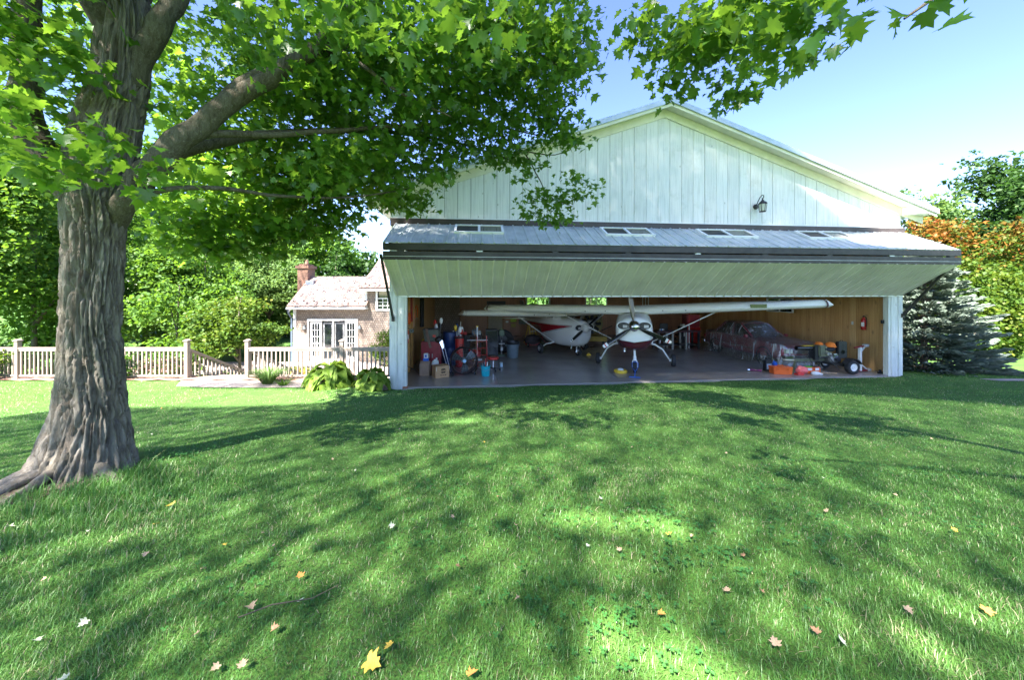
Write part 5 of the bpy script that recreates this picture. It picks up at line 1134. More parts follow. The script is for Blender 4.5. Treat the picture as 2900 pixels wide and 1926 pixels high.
    wheel(o, (0,-1.13*s,.20), .20, .125, rim=CHR)
    MB().tube([(-.30*s,-.9*s,hubz-.72),(-.33*s,-1.0*s,hubz-.86),(-.34*s,-1.02*s,hubz-.95)], .045, 10).build('exhaust_stack', CHR, o, 60)
    # tail
    MB().loft([[(a, 4.55*s, hubz+.1), (a, 5.6*s, hubz+.1)] [::1] + [(-a, 5.6*s, hubz+.1), (-a, 4.55*s, hubz+.1)] for a in (.05,)] + [[(.02, 5.3*s, hubz+1.05), (.02, 5.75*s, hubz+1.05), (-.02, 5.75*s, hubz+1.05), (-.02, 5.3*s, hubz+1.05)]]).build('tail_fin', skin, o)
    ht = 1.75*s*ribs; MB().loft([[(-ht, 5.15*s, hubz+.02), (-ht, 5.7*s, hubz+.02), (-ht, 5.7*s, hubz+.05), (-ht, 5.15*s, hubz+.06)], [(0, 4.75*s, hubz+.0), (0, 5.75*s, hubz+.0), (0, 5.75*s, hubz+.05), (0, 4.75*s, hubz+.08)], [(ht, 5.15*s, hubz+.02), (ht, 5.7*s, hubz+.02), (ht, 5.7*s, hubz+.05), (ht, 5.15*s, hubz+.06)]]).build('tailplane', WHT, o)
    return o
MAR = (.075,.010,.018)
skin1 = paint('white_over_maroon', (.76,.76,.73), MAR, (.05,.05,.07), 1.10, .16, -1.2, .12); skin2 = paint('white_with_red_flash', (.72,.70,.68), (.30,.01,.02), (.04,.04,.05), 1.19, .16, -1.15, .1, True)
wt_ = [(WHT, .91), (RED, .94), (WHT, 1.0)]
pl1 = aeroplane('high_wing_aeroplane', 'white and maroon aeroplane with three bladed propeller facing out of the hangar', 7.92, 2.15, R(-24), R(-1.4), 1.0, skin1, 3, R(95), 1.66, wt_, CHR, 1, 2.02, 6.0, WHT, belly=.04)
pl2 = aeroplane('high_wing_aeroplane', 'smaller white aeroplane with red side flash standing deeper in the hangar', 6.15, 5.5, R(18), 0, .88, skin2, 2, R(36), 1.27, [(WHT, .90), (BLK, .94), (WHT, 1.0)], P_('matt_spinner', (.66,.63,.58), .45), .75, 1.72, 4.95, WHT, cowl_hw=.50)
# blue tow bar on the nose wheel
tb = hthing('tow_bar', 'blue tow bar clipped to the nose wheel of the near aeroplane', 'tow bar', 7.46, 1.12, 0, R(-24))
MB().tube([(-.10,.0,.20),(-.10,-.04,.36),(0,-.08,.40),(.10,-.04,.36),(.10,.0,.20)], .012, 8).build('fork', BLU, tb, 60); MB().beam((-.1,-.03,.30), (.1,-.03,.30), .02, .02).build('cross_brace', P_('pale_blue_enamel', (.15,.35,.7), .4), tb)
MB().tube([(-.10,0,.22),(-.03,-.25,.15),(0,-.34,.12)], .011, 8).tube([(.10,.0,.22),(.03,-.25,.15),(0,-.34,.12)], .011, 8).build('yoke', BLU, tb, 60); MB().cyl((0,-.32,.13), (-.02,-.78,.035), .015, n=8).build('shaft', BLU, tb, 40); MB().cyl((-.19,-.78,.03), (.15,-.78,.03), .015, n=8).build('handle', BLU, tb, 40)
yr = hthing('hose_reel', 'yellow ring shaped reel lying on the floor beside the nose wheel', 'reel', 7.0, 1.25); MB().lathe([(.12,.0),(.21,.0),(.22,.03),(.22,.07),(.20,.10),(.13,.10),(.12,.06)], n=28).build('rim', YEL, yr, 50); MB().ball((.0,0,.10), (.11,.10,.05), 10, 6).build('rag', WPL, yr, 60)
ck = hthing('wheel_chock', 'yellow wheel chock by the nose wheel of the far aeroplane', 'chock', 6.95, 4.62); MB().prism([(-.1,0),(.1,0),(.03,.1),(-.03,.1)], 'y', -.06, .06).build('wedge', YEL, ck, bevel=.01)
pole = hthing('striped_pole', 'thin red and white pole standing behind the right wing', 'pole', 12.55, 6.1); MB().cyl((0,0,.0), (0,0,1.15), .02, n=8).build('white_length', WPL, pole); MB().cyl((0,0,1.15), (0,0,1.9), .021, n=8).build('red_length', RED, pole); MB().ball((0,0,1.93), .03, 8, 6).build('tip_knob', YEL, pole)

# khaki aeroplane body with open radial engine, on a yellow dolly
k3 = hthing('radial_engined_fuselage', 'khaki aeroplane fuselage with bare radial engine behind the parked aeroplanes', 'fuselage', 8.05, 7.7, 0, R(-20))
MB().loft([sring(.25,.48,.62,1.62,24,2.1), sring(.6,.62,.5,1.78,24,2.3), sring(1.6,.6,.52,1.85,24,2.4), sring(3.2,.35,.7,1.6,24,2.2)]).build('fuselage', KHA, k3, 50)
en = MB().lathe([(.18,-.12),(.24,-.05),(.26,.25)], (0,0,1.12), 'y', 18).build('crankcase', STL, k3, 40)
for k in range(9):
    a = 2*PI*k/9; d = Vector((math.cos(a), 0, math.sin(a))); m_ = MB()
    for j in range(6): p = Vector((0,.05,1.12))+d*(.26+j*.045); m_.cyl(p, p+d*.018, .085, n=10)
    m_.cyl(Vector((0,.05,1.12))+d*.2, Vector((0,.05,1.12))+d*.52, .065, n=10); m_.build('cylinder', BLK, en)
for sx in (-1, 1): MB().cyl((sx*.55,.7,.7), (sx*1.1,.9,.95), .02, n=8).build('brace', BLK, k3)
dl = hthing('dolly', 'low yellow dolly on black wheels under the khaki fuselage', 'dolly', 8.05, 7.9, 0, R(-20)); MB().box(-1.0,.9,-.4,.9,.22,.46).build('deck', P_('worn_yellow', (.45,.30,.05), .5, var=.25), dl, bevel=.02)
for sx in (-.8, .7):
    for sy in (-.3, .7): wheel(dl, (sx, sy, .13), .13, .10, rim=BLK)

# ------------------------------------------------------------------ car under a plastic sheet (front toward the door)
car = hthing('saloon_car', 'dark red saloon car parked under a clear plastic sheet', 'car', 13.95, 3.55)
CARP = P_('dark_red_car_paint', (.24,.03,.045), .3, coat=.6, var=.06); LZ = [(-2.28,.70,.38,.74),(-2.2,.80,.30,.80),(-1.9,.84,.24,.86),(-1.2,.86,.22,.92),(-.65,.87,.22,.95),(.2,.87,.22,.97),(1.3,.86,.22,.98),(1.9,.83,.26,.95),(2.22,.76,.36,.88)]
MB().loft([sring(a, b, c_, d, 32, 4.2) for a, b, c_, d in LZ]).build('body', CARP, car, 35)
gh = [[(-.70,-.72,.93),(.70,-.72,.93),(.72,1.55,.95),(-.72,1.55,.95)], [(-.58,.08,1.43),(.58,.08,1.43),(.58,.98,1.43),(-.58,.98,1.43)]]
MB().loft(gh).build('glasshouse', M['glass_dark'], car); MB().loft([[(-.60,.03,1.42),(.60,.03,1.42),(.60,1.03,1.42),(-.60,1.03,1.42)], [(-.55,.12,1.47),(.55,.12,1.47),(.55,.92,1.47),(-.55,.92,1.47)]]).build('roof', CARP, car, bevel=.02)
for sx in (-1, 1):
    MB().beam((sx*.705,-.70,.95), (sx*.585,.06,1.43), .05, .06).beam((sx*.725,1.53,.97), (sx*.59,1.0,1.43), .07, .06).beam((sx*.73,.42,.96), (sx*.60,.45,1.43), .05, .05).build('pillar', CARP, car)
    for yy in (-1.42, 1.35):
        wheel(car, (sx*.76, yy, .30), .30, .19, rim=CHR, rr=.62); MB().lathe([(.37,-.02),(.375,0),(.37,.02),(.33,.03),(.33,-.02)], (sx*.845, yy, .31), 'x', 24).build('wheel_arch', BLK, car)
    MB().box(sx*.63-.14, sx*.63+.14, -2.33, -2.25, .56, .70).build('headlight', M['frost'], car, bevel=.01); MB().box(sx*.62-.18, sx*.62+.18, 2.18, 2.26, .62, .76).build('tail_light', RED, car, bevel=.01); MB().box(sx*.90-.06, sx*.90+.06, -.62, -.5, .93, 1.05).build('door_mirror', CARP, car, bevel=.02)
MB().box(-.44,.44,-2.32,-2.26,.54,.70).build('grille', CHR, car); MB().box(-.84,.84,-2.40,-2.22,.36,.48).build('front_bumper', CHR, car, bevel=.02); MB().box(-.82,.82,2.2,2.34,.38,.5).build('rear_bumper', CHR, car, bevel=.02); MB().box(-.88,-.866,-1.0,1.0,.52,.55).build('side_strip', CHR, car)
t = NT('clear_plastic_sheet'); t.n.remove(t.b); v = t.coord((1,1,1)); tr = t.new('BsdfTransparent'); tr.inputs[0].default_value = (.94,.93,.95,1); gl_ = t.new('BsdfGlossy'); gl_.inputs['Roughness'].default_value = .22; df = t.new('BsdfDiffuse'); df.inputs[0].default_value = (.88,.87,.92,1)
bm_ = t.new('Bump'); bm_.inputs['Strength'].default_value = .9; bm_.inputs['Distance'].default_value = .06; t.l(t.noise(t.coord((3.4,3.4,.6)), 2.2, 5, .6, 1.0), bm_.inputs['Height'])
for s2 in (gl_, df): t.l(bm_.outputs[0], s2.inputs['Normal'])
m1 = t.new('MixShader'); t.l(t.ramp(t.noise(t.coord((3.4,3.4,.5)), 2.2, 4, .55, 1.0), [(.44, .05), (.56, .12), (.66, .6)]), m1.inputs[0]); t.l(tr.outputs[0], m1.inputs[1]); t.l(df.outputs[0], m1.inputs[2]); lw = t.new('LayerWeight'); lw.inputs[0].default_value = .35; t.l(bm_.outputs[0], lw.inputs['Normal'])  # pale diffuse streaks: milky folds, with silvery highlights painted into the colour
m2_ = t.new('MixShader'); t.l(t.ramp(lw.outputs['Facing'], [(0, .11), (.8, .55)]), m2_.inputs[0]); t.l(m1.outputs[0], m2_.inputs[1]); t.l(gl_.outputs[0], m2_.inputs[2]); t.l(m2_.outputs[0], t.out.inputs[0]); M['sheet'] = t.m
def car_top(x, y):
    z = np.interp(y, [-2.4,-2.25,-1.9,-.75,.0,.2,.95,1.1,1.65,2.2,2.4], [.66,.80,.90,.985,1.44,1.50,1.50,1.46,1.02,.96,.80]); zl = np.interp(y, [-2.4,-2.2,2.2,2.4], [.62,.86,.92,.76])
    f = np.clip((abs(x)-.55)/.33, 0, 1)**1.5; return float(z*(1-f)+zl*f)
V = []; F = []; nth, nl = 150, 26
for j in range(nl):
    tj = j/(nl-1)
    for k in range(nth):
        th = 2*PI*k/nth; c_, s_ = math.cos(th), math.sin(th); ex = .93*math.copysign(abs(c_)**.42, c_); ey = 2.42*math.copysign(abs(s_)**.42, s_)
        if tj <= .5: u = tj/.5; x, y = ex*u, ey*u; z = car_top(x, y)+.022+.012*noise.noise((x*3, y*3, 0))
        else:
            d = (tj-.5)/.5; z1 = car_top(ex, ey)+.02; z = z1*(1-d)+.015*d
            fo = (noise.noise((c_*6, s_*9, d*.8))*.10+noise.noise((c_*13, s_*20, 4+d))*.05)*d
            fl_ = 1+.015*d+.10*max(0, d-.75)*2+fo; x, y = ex*fl_+.06*d*c_, ey*(1+.01*d+.035*max(0, d-.75)*2+fo*.35)
        V.append((x, y, z))
for j in range(nl-1):
    for k in range(nth): a, b = j*nth+k, j*nth+(k+1) % nth; F.append((a, b, b+nth, a+nth))
cv = hthing('plastic_sheet', 'clear plastic dust sheet draped over the parked car', 'sheet', 13.95, 3.55); MB().add(V, F).build('drape', M['sheet'], cv, 80)
# ------------------------------------------------------------------ things along the left wall
def cyl_thing(name, label, cat, x, y, prof, mat, z=0, n=20, part='body'):
    o = hthing(name, label, cat, x, y, z); MB().lathe(prof, n=n).build(part, mat, o, 40); return o
def text_mesh(s, size, mat, parent, loc, rot, name='printed_text', th=.001):
    cu = bpy.data.curves.new('text', 'FONT'); cu.body = s; cu.size = size; cu.align_x = 'CENTER'; cu.align_y = 'CENTER'; cu.extrude = th
    ob = bpy.data.objects.new('text', cu); C.objects.link(ob); bpy.context.view_layer.update()
    me = bpy.data.meshes.new_from_object(ob.evaluated_get(bpy.context.evaluated_depsgraph_get())); bpy.data.objects.remove(ob); me.materials.clear(); me.materials.append(mat)
    return link(name, me, parent, loc, rot)
def extinguisher(x, y, z, label, rz):
    o = hthing('fire_extinguisher', label, 'extinguisher', x, y, z, rz)
    MB().lathe([(.0,0),(.07,0),(.075,.02),(.075,.34),(.06,.39),(.025,.42),(.022,.45)], n=18).build('cylinder', RED, o, 50); MB().box(-.04,.045,-.076,-.062,.12,.27).build('label_patch', WPL, o)
    MB().box(-.02,.02,-.02,.02,.45,.50).beam((-.01,0,.50), (.11,0,.53), .02,.015).beam((-.01,0,.47), (.10,0,.46), .02,.012).build('valve_handle', BLK, o); MB().tube([(.02,0,.47),(.09,-.03,.43),(.10,-.03,.25),(.085,-.03,.12)], .011, 8).build('hose', BLK, o, 60)
    MB().box(-.05,.05,.06,.085,.05,.40).build('wall_bracket', STL, o)
extinguisher(-.10, .52, 1.22, 'red fire extinguisher hanging on the left wall', R(30)); extinguisher(15.98, .95, 1.42, 'red and white fire extinguisher hanging on the right pine wall', R(-70))
cb = hthing('red_cabinet', 'dark red steel cabinet below the grey tote at left', 'cabinet', .46, 2.15)
MB().box(-.34,.34,-.22,.25,.04,1.05).build('carcass', DRED, cb, bevel=.01); MB().box(-.325,-.005,-.232,-.222,.08,1.02).build('door', DRED, cb, bevel=.004); MB().box(.005,.325,-.232,-.222,.08,1.02).build('door', DRED, cb, bevel=.004)
for sx in (-.05, .05): MB().box(sx-.012, sx+.012, -.25, -.233, .5, .64).build('handle', STL, cb)
to = hthing('storage_tote', 'grey green plastic tote on top of the red cabinet', 'tote', .46, 2.15, 1.051); MB().loft([[(-.23,-.17,0),(.23,-.17,0),(.23,.17,0),(-.23,.17,0)], [(-.27,-.2,.42),(.27,-.2,.42),(.27,.2,.42),(-.27,.2,.42)]]).build('bin', P_('grey_green_plastic', (.09,.10,.08), .5), to, bevel=.015); MB().box(-.29,.29,-.22,.22,.40,.44).build('rim', BLK, to, bevel=.01); MB().box(.06,.16,-.215,-.2,.16,.24).build('red_tag', RED, to)
sp_ = hthing('leather_strap', 'brown leather strap hanging over the grey tote', 'strap', .33, 1.88, .9); MB().loft([[(-.05,0,.62),(.03,0,.64),(.03,.02,.64),(-.05,.02,.62)], [(-.03,-.04,.45),(.05,-.04,.47),(.05,-.03,.47),(-.03,-.03,.45)], [(.05,-.05,.1),(.13,-.05,.13),(.13,-.04,.13),(.05,-.04,.1)], [(.09,-.05,-.05),(.17,-.05,-.03),(.17,-.04,-.03),(.09,-.04,-.05)]]).build('band', LEA, sp_)
def golf_bag(label, x, y, rz, tilt, mat, heads, r=.145, h=.88):
    o = hthing('golf_bag', label, 'golf bag', x, y, 0, rz); o.rotation_euler = (tilt, 0, TH+rz)
    MB().lathe([(.0,0),(r*.9,.0),(r,.03),(r*1.02,.3),(r*.98,.6),(r*1.05,h-.05),(r*1.08,h),(r*.95,h+.01),(r*.93,h-.1),(.0,h-.1)], n=20).build('bag', mat, o, 50); MB().lathe([(r*1.06,h-.07),(r*1.11,h-.05),(r*1.11,h-.01),(r*1.06,h)], n=20).build('collar', BLK, o, 40)
    MB().box(-.09,.09,-r-.05,-r+.02,.15,.5).build('pocket', mat, o, bevel=.03)
    for i, (dx_, dy_, L, m_) in enumerate(heads):
        MB().cyl((dx_*.5, dy_*.5, h-.3), (dx_, dy_, h+L*.45), .009, n=6).build('club_shaft', STL, o); MB().ball((dx_*1.15, dy_*1.15-.02, h+L*.62), (.065,.055,.12), 12, 8).build('head_cover', m_, o, 60)
golf_bag('red golf bag with white and yellow head covers', 1.42, 2.75, R(20), R(-4), RED, [(-.11,.05,.52,YEL),(.0,-.08,.42,WPL),(.1,.05,.4,WPL),(-.05,.1,.6,NAV),(.06,-.02,.3,RED)], .16, 1.12); golf_bag('dark golf bag with red and white head covers leaning by the wall', .62, 2.75, R(-10), R(-3), BLK, [(-.12,.0,.62,RED),(.09,-.05,.75,WPL),(.02,.08,.5,BLK),(-.06,-.08,.4,WPL)], .15, 1.25)
bd = cyl_thing('blue_drum', 'dark blue plastic drum behind the red golf bag', 'drum', 1.02, 3.25, [(.0,.0),(.27,.0),(.29,.04),(.295,.3),(.28,.32),(.295,.34),(.295,.66),(.28,.68),(.295,.7),(.285,1.2),(.26,1.26),(.0,1.26)], NAV)
MB().cyl((.12,0,1.26), (.12,0,1.29), .03, n=10).build('bung', WPL, bd)
tm = hthing('string_trimmer', 'string trimmer with silver shafts leaning beside the red cabinet', 'trimmer', .95, 1.75)
MB().cyl((-.16,.12,1.02), (.13,-.06,.05), .014, n=8).build('shaft', ALU, tm); MB().cyl((-.06,.2,.98), (.2,-.02,.04), .014, n=8).build('shaft', ALU, tm); MB().ball((-.22,.18,1.12), (.14,.11,.12), 12, 8).build('engine', BLK, tm, 60); MB().loft([[(-.20,.1,1.08),(-.08,.1,1.12),(-.08,.16,1.12),(-.20,.16,1.08)], [(-.10,.06,.82),(-.04,.06,.84),(-.04,.1,.84),(-.10,.1,.82)]]).build('grip', CHR, tm, bevel=.015); MB().lathe([(.0,0),(.07,.0),(.08,.03),(.05,.07),(.0,.08)], (.13,-.06,0), n=14).build('cutter_head', BLK, tm, 40)
def carton(label, x, y, w, d, h, rz, mat, flaps=True, z=0):
    o = hthing('cardboard_box', label, 'box', x, y, z, rz); t_ = .006
    MB().box(-w/2,w/2,-d/2,-d/2+t_,0,h).box(-w/2,w/2,d/2-t_,d/2,0,h).box(-w/2,-w/2+t_,-d/2+t_,d/2-t_,0,h).box(w/2-t_,w/2,-d/2+t_,d/2-t_,0,h).box(-w/2+t_,w/2-t_,-d/2+t_,d/2-t_,0,t_).build('walls', mat, o)
    for (a, b) in (((-w/2,-d/2,h), (w/2,-d/2,h)), ((w/2,d/2,h), (-w/2,d/2,h))):
        a, b = Vector(a), Vector(b); s_ = 1 if a.y < 0 else -1; e = Vector((0, s_*d*.42, .10 if flaps else .01)); MB().add([a, b, b+e, a+e, a+Vector((0,0,t_)), b+Vector((0,0,t_)), b+e+Vector((0,0,t_)), a+e+Vector((0,0,t_))], [(0,3,2,1),(4,5,6,7),(0,1,5,4),(1,2,6,5),(2,3,7,6),(3,0,4,7)]).build('flap', mat, o)
    return o
bx_ = carton('tan cardboard box with dark hexagon print standing by the fan', .86, 1.25, .46, .40, .37, R(24), CARD, False)
INK = P_('dark_print_ink', (.05,.03,.02), .8); hx = [(.105*math.cos(PI/3*k), .085*math.sin(PI/3*k)) for k in range(6)]
MB().prism([(a+.03, b+.22) for a, b in hx], 'y', -.2022, -.2006).build('printed_hexagon', INK, bx_); MB().box(-.085,.145,-.2040,-.2025,.195,.245).build('printed_band', CARD, bx_); text_mesh('NAPA', .055, INK, bx_, (.03,-.2045,.22), (R(90),0,0)); MB().box(-.08,-.02,-.2016,-.2006,.075,.095).box(.0,.05,-.2016,-.2006,.075,.095).box(.07,.13,-.2016,-.2006,.075,.097).build('printed_line', INK, bx_); MB().box(-.21,-.185,-.2025,-.2005,.22,.36).build('tape_strip', P_('packing_tape', (.6,.5,.36), .3), bx_)
carton('small open cardboard box in the corner by the left jamb', .33, 1.55, .32, .3, .36, R(-6), CARD2, True)
jg = hthing('oil_pack', 'blue and white oil pack on the small cardboard box', 'carton', .35, 1.55, .47); MB().box(-.09,.09,-.07,.07,0,.09).build('blue_base', BLU, jg, bevel=.008); MB().box(-.07,.07,-.06,.06,.09,.25).build('white_top', WPL, jg, bevel=.01); MB().box(-.03,.03,-.064,-.058,.13,.21).build('blue_mark', BLU, jg)
jg = hthing('white_jug', 'white plastic jug behind the tan cardboard box', 'jug', .66, 1.62); MB().box(-.1,.1,-.08,.08,0,.5).build('body', WPL, jg, bevel=.04); MB().cyl((.03,0,.5), (.03,0,.55), .03, n=10).build('cap', WPL, jg); MB().tube([(-.08,0,.44),(-.12,0,.40),(-.12,0,.3),(-.09,0,.26)], .014, 6).build('handle', WPL, jg)
# drum fan
fn = hthing('drum_fan', 'large black drum fan on a low stand', 'fan', 1.62, 1.35, 0, R(10)); fc = (0,0,.50)
MB().lathe([(.43,-.14),(.44,-.15),(.45,-.13),(.45,.16),(.44,.18),(.425,.16),(.425,-.13)], fc, 'y', 40).build('drum', BLK, fn, 50)
m_ = MB()
for r in (.16,.25,.33,.40): m_.tube([(r*math.cos(2*PI*k/36), -.145, .5+r*math.sin(2*PI*k/36)) for k in range(37)], .0016, 4, False)
for k in range(18): a = 2*PI*k/18; m_.cyl((.06*math.cos(a),-.147,.5+.06*math.sin(a)), (.43*math.cos(a),-.145,.5+.43*math.sin(a)), .0014, n=4)
m_.build('front_grille', STL, fn); MB().lathe([(.0,-.17),(.05,-.165),(.06,-.14)], fc, 'y', 16).build('badge', P_('pale_blue_badge', (.35,.55,.75), .4), fn, 40)
for k in range(3):
    a = .6+k*2*PI/3; d = Vector((math.cos(a),0,math.sin(a))); n_ = Vector((-math.sin(a),0,math.cos(a))); c0 = Vector(fc)
    MB().loft([[c0+d*r+n_*(w*q)+Vector((0,.10*q*s_,0)) for q in (-.5,0,.5)] + [c0+d*r+n_*(w*q)+Vector((0,.10*q*s_+.006,0)) for q in (.5,0,-.5)] for r, w, s_ in ((.07,.08,.9),(.22,.2,.8),(.40,.27,.6))]).build('fan_blade', P_('dark_fan_blade', (.06,.065,.07), .35, .5), fn)
MB().lathe([(.0,-.05),(.09,-.05),(.1,.12),(.0,.14)], fc, 'y', 18).build('motor', P_('motor_grey', (.10,.11,.12), .4), fn, 40); MB().box(-.41,.41,.10,.125,.49,.52).box(-.02,.02,.10,.12,.1,.9).build('motor_mount', BLK, fn)
for sx in (-1, 1):
    MB().tube([(sx*.46,0,.5),(sx*.44,.02,.2),(sx*.36,.05,.04),(sx*.30,.25,.03)], .016, 8).build('stand_leg', BLK, fn, 60); wheel(fn, (sx*.37,-.02,.055), .055, .04, rim=P_('pale_blue_badge', (.35,.55,.75), .4))
MB().tube([(-.14,.0,.94),(-.12,-.02,1.02),(.12,-.02,1.02),(.14,0,.94)], .014, 8).build('carry_handle', BLK, fn, 60)
bk_ = hthing('bucket', 'teal plastic bucket with tools beside the fan', 'bucket', 2.34, 1.20); MB().lathe([(.0,.0),(.125,.0),(.13,.01),(.155,.31),(.165,.32),(.165,.34),(.15,.34),(.123,.02),(.0,.02)], n=24).build('pail', CYA, bk_, 40); MB().tube([(-.155,0,.3),(-.17,-.1,.25),(0,-.19,.2),(.17,-.1,.25),(.155,0,.3)], .004, 5).build('bail', STL, bk_)
bt = hthing('bucket_tools', 'assorted hand tools sticking out of the teal bucket', 'tools', 2.34, 1.20, .06)
for k, (a, b, m_) in enumerate(((-.08,.0,STL),(.05,.06,WPL),(.09,-.03,BLK),(-.03,-.08,CHR),(.0,.09,RED))): MB().cyl((a*.6,b*.6,0), (a*1.4,b*1.4,.36+.03*k), .016, n=7).build('handle', m_, bt)
sl = hthing('work_stool', 'round red topped rolling stool behind the teal bucket', 'stool', 2.62, 1.95); MB().lathe([(.0,.40),(.18,.40),(.2,.43),(.2,.47),(.18,.49),(.0,.49)], n=24).build('seat', RED, sl, 50); MB().cyl((0,0,.1), (0,0,.40), .025, n=10).build('column', CHR, sl)
for k in range(5): a = k*2*PI/5; MB().beam((0,0,.11), (.24*math.cos(a),.24*math.sin(a),.07), .03,.025).ball((.24*math.cos(a),.24*math.sin(a),.035), .035, 8, 6).build('foot', BLK, sl)
cu = hthing('paint_can', 'small pale blue can behind the red stool', 'can', 2.95, 2.6, 0); MB().lathe([(.0,.0),(.06,.0),(.06,.16),(.05,.17),(.0,.17)], n=16).build('tin', P_('pale_blue_tin', (.4,.55,.65), .4), cu, 40); MB().lathe([(.062,.15),(.062,.165),(.05,.168)], n=16).build('lid_rim', STL, cu)
tr_ = hthing('trash_can', 'grey plastic trash can with black liner standing on the floor', 'bin', 3.56, 4.45); MB().lathe([(.0,.0),(.225,.0),(.235,.02),(.27,.62),(.29,.63),(.295,.67),(.275,.67),(.22,.05),(.0,.05)], n=28).build('body', GRYP, tr_, 40); MB().lathe([(.285,.60),(.30,.63),(.31,.66),(.30,.695),(.27,.69),(.25,.55)], n=22).build('liner', BLK, tr_, 60)
for sx in (-1, 1): MB().box(sx*.28-.03, sx*.28+.03, -.06,.06,.50,.54).build('handle', GRYP, tr_)
wb = hthing('workbench', 'black workbench with drawers behind the white post', 'workbench', 1.65, 5.2); MB().box(-.62,.62,-.3,.32,.86,.92).build('worktop', BLK, wb, bevel=.01); MB().box(-.6,.0,-.27,.3,.08,.86).build('drawer_unit', BLK, wb, bevel=.01)
for k in range(4): d_ = MB().box(-.58,-.02,-.285,-.271,.12+k*.18,.28+k*.18).build('drawer', BLK, wb, bevel=.005); MB().box(-.42,-.18,-.31,-.286,.20+k*.18,.225+k*.18).build('pull', CHR, d_)
for x in (.55, .05): MB().box(x-.03, x+.03, -.25,-.19,0,.86).build('leg', BLK, wb); MB().box(x-.03, x+.03, .2,.26,0,.86).build('leg', BLK, wb)
for i, (nm, lb, x, w, h, m_) in enumerate((('tool_case', 'grey tool case with handle on the black workbench', 1.95, .24, .2, GRYP), ('parts_box', 'red and white parts box on the black workbench', 1.5, .2, .13, RED), ('spray_can', 'white spray can on the black workbench', 1.25, .07, .22, WPL))):
    o = hthing(nm, lb, 'case' if i == 0 else ('box' if i == 1 else 'can'), x, 5.1, .921)
    if i == 2: MB().lathe([(.0,0),(.033,.0),(.033,.17),(.02,.19),(.0,.19)], n=12).build('tin', m_, o, 40); MB().cyl((0,0,.19), (0,0,.22), .014, n=8).build('nozzle', RED, o)
    else: MB().box(-w/2,w/2,-.1,.1,0,h).build('shell', m_, o, bevel=.015); MB().tube([(-.06,0,h),(-.05,0,h+.04),(.05,0,h+.04),(.06,0,h)], .01, 6).build('handle', CHR if i == 0 else BLK, o)
vs_ = hthing('bench_vise', 'steel vise at the right end of the black workbench', 'vise', 2.16, 5.1, .921); MB().box(-.06,.06,-.06,.06,0,.1).box(-.05,.05,-.14,-.08,.06,.17).box(-.05,.05,-.05,.05,.1,.17).build('jaws', STL, vs_, bevel=.008); MB().cyl((0,-.2,.1), (0,-.06,.1), .014, n=8).cyl((-.08,-.2,.1), (.08,-.2,.1), .008, n=6).build('screw_handle', CHR, vs_)
wp = hthing('white_support_stand', 'white steel post with a long crossbar', 'stand', 2.06, 4.0); MB().box(-.025,.025,-.025,.025,0,1.36).build('post', WPL, wp); MB().box(-.42,.42,-.02,.02,.80,.83).build('crossbar', WPL, wp); MB().box(-.2,.2,-.02,.02,0,.04).box(-.02,.02,-.2,.2,0,.04).build('foot', WPL, wp); MB().box(-.05,.05,-.05,.05,1.36,1.40).build('head', YEL, wp)
rb = hthing('wooden_rib', 'orange brown curved wooden rib beside the white post', 'wooden rib', 1.93, 3.9, 0, R(15)); MB().loft([[(-.04+.14*math.sin(PI*u), -.01, .1+1.1*u), (.0+.14*math.sin(PI*u)*.6, -.01, .1+1.1*u), (.0+.14*math.sin(PI*u)*.6, .01, .1+1.1*u), (-.04+.14*math.sin(PI*u), .01, .1+1.1*u)] for u in [k/12 for k in range(13)]]).build('rim', WOOD, rb)
for k in range(6): u = .15+.7*k/5; MB().box(-.03+.1*math.sin(PI*u), .07+.1*math.sin(PI*u), -.012,.012,.1+1.1*u,.12+1.1*u).build('peg', WOOD, rb)
MB().box(-.07,.01,-.02,.02,0,.1).build('foot', WOOD, rb)
tc_ = hthing('tool_cabinet', 'tall black tool cabinet left of the trash can', 'cabinet', 2.68, 4.75); MB().box(-.26,.26,-.26,.3,.1,1.18).build('carcass', BLK, tc_, bevel=.015); MB().box(-.24,.24,-.272,-.262,.14,1.14).build('door', BLKG, tc_, bevel=.004)
for sx in (-.2, .2):
    for sy in (-.2, .2): MB().lathe([(.05,-.02),(.05,.02)], (sx, sy, .05), 'x', 12).build('castor', RUB, tc_)
ml_ = hthing('bench_machine', 'green grey drill press standing beside the black cabinet', 'machine', 3.12, 4.95); MB().cyl((0,.05,0), (0,.05,1.15), .035, n=12).build('column', STL, ml_); MB().box(-.15,.15,-.15,.2,0,.05).build('base', GRN, ml_, bevel=.01); MB().box(-.11,.11,-.2,.2,.88,1.14).build('head', GRN, ml_, bevel=.04); MB().box(-.13,.13,-.2,.06,.52,.55).build('table', STL, ml_, bevel=.006); MB().cyl((0,-.12,.7), (0,-.12,.88), .02, n=8).build('quill', CHR, ml_); MB().box(-.05,.05,-.21,-.2,.25,.4).build('notice', WPL, ml_)
MB().ball((.0,0,1.18), .02, 8, 6).build('knob', LIM, ml_)
ty = hthing('spare_tyre', 'black tyre leaning behind the green drill press', 'tyre', 3.2, 5.5, .55, R(10)); MB().lathe([(.3,-.1),(.44,-.12),(.52,-.08),(.54,0),(.52,.08),(.44,.12),(.3,.1)], (0,0,0), 'y', 30, True).build('tyre_tread', RUB, ty, 50); MB().lathe([(.0,-.04),(.1,-.07),(.28,-.03),(.305,-.09),(.305,.09),(.0,.05)], (0,0,0), 'y', 24).build('rim', BLK, ty, 40)
sd_ = hthing('step_ladder', 'yellow step ladder standing open near the rear wall', 'ladder', 5.0, 8.6, 0, R(25))
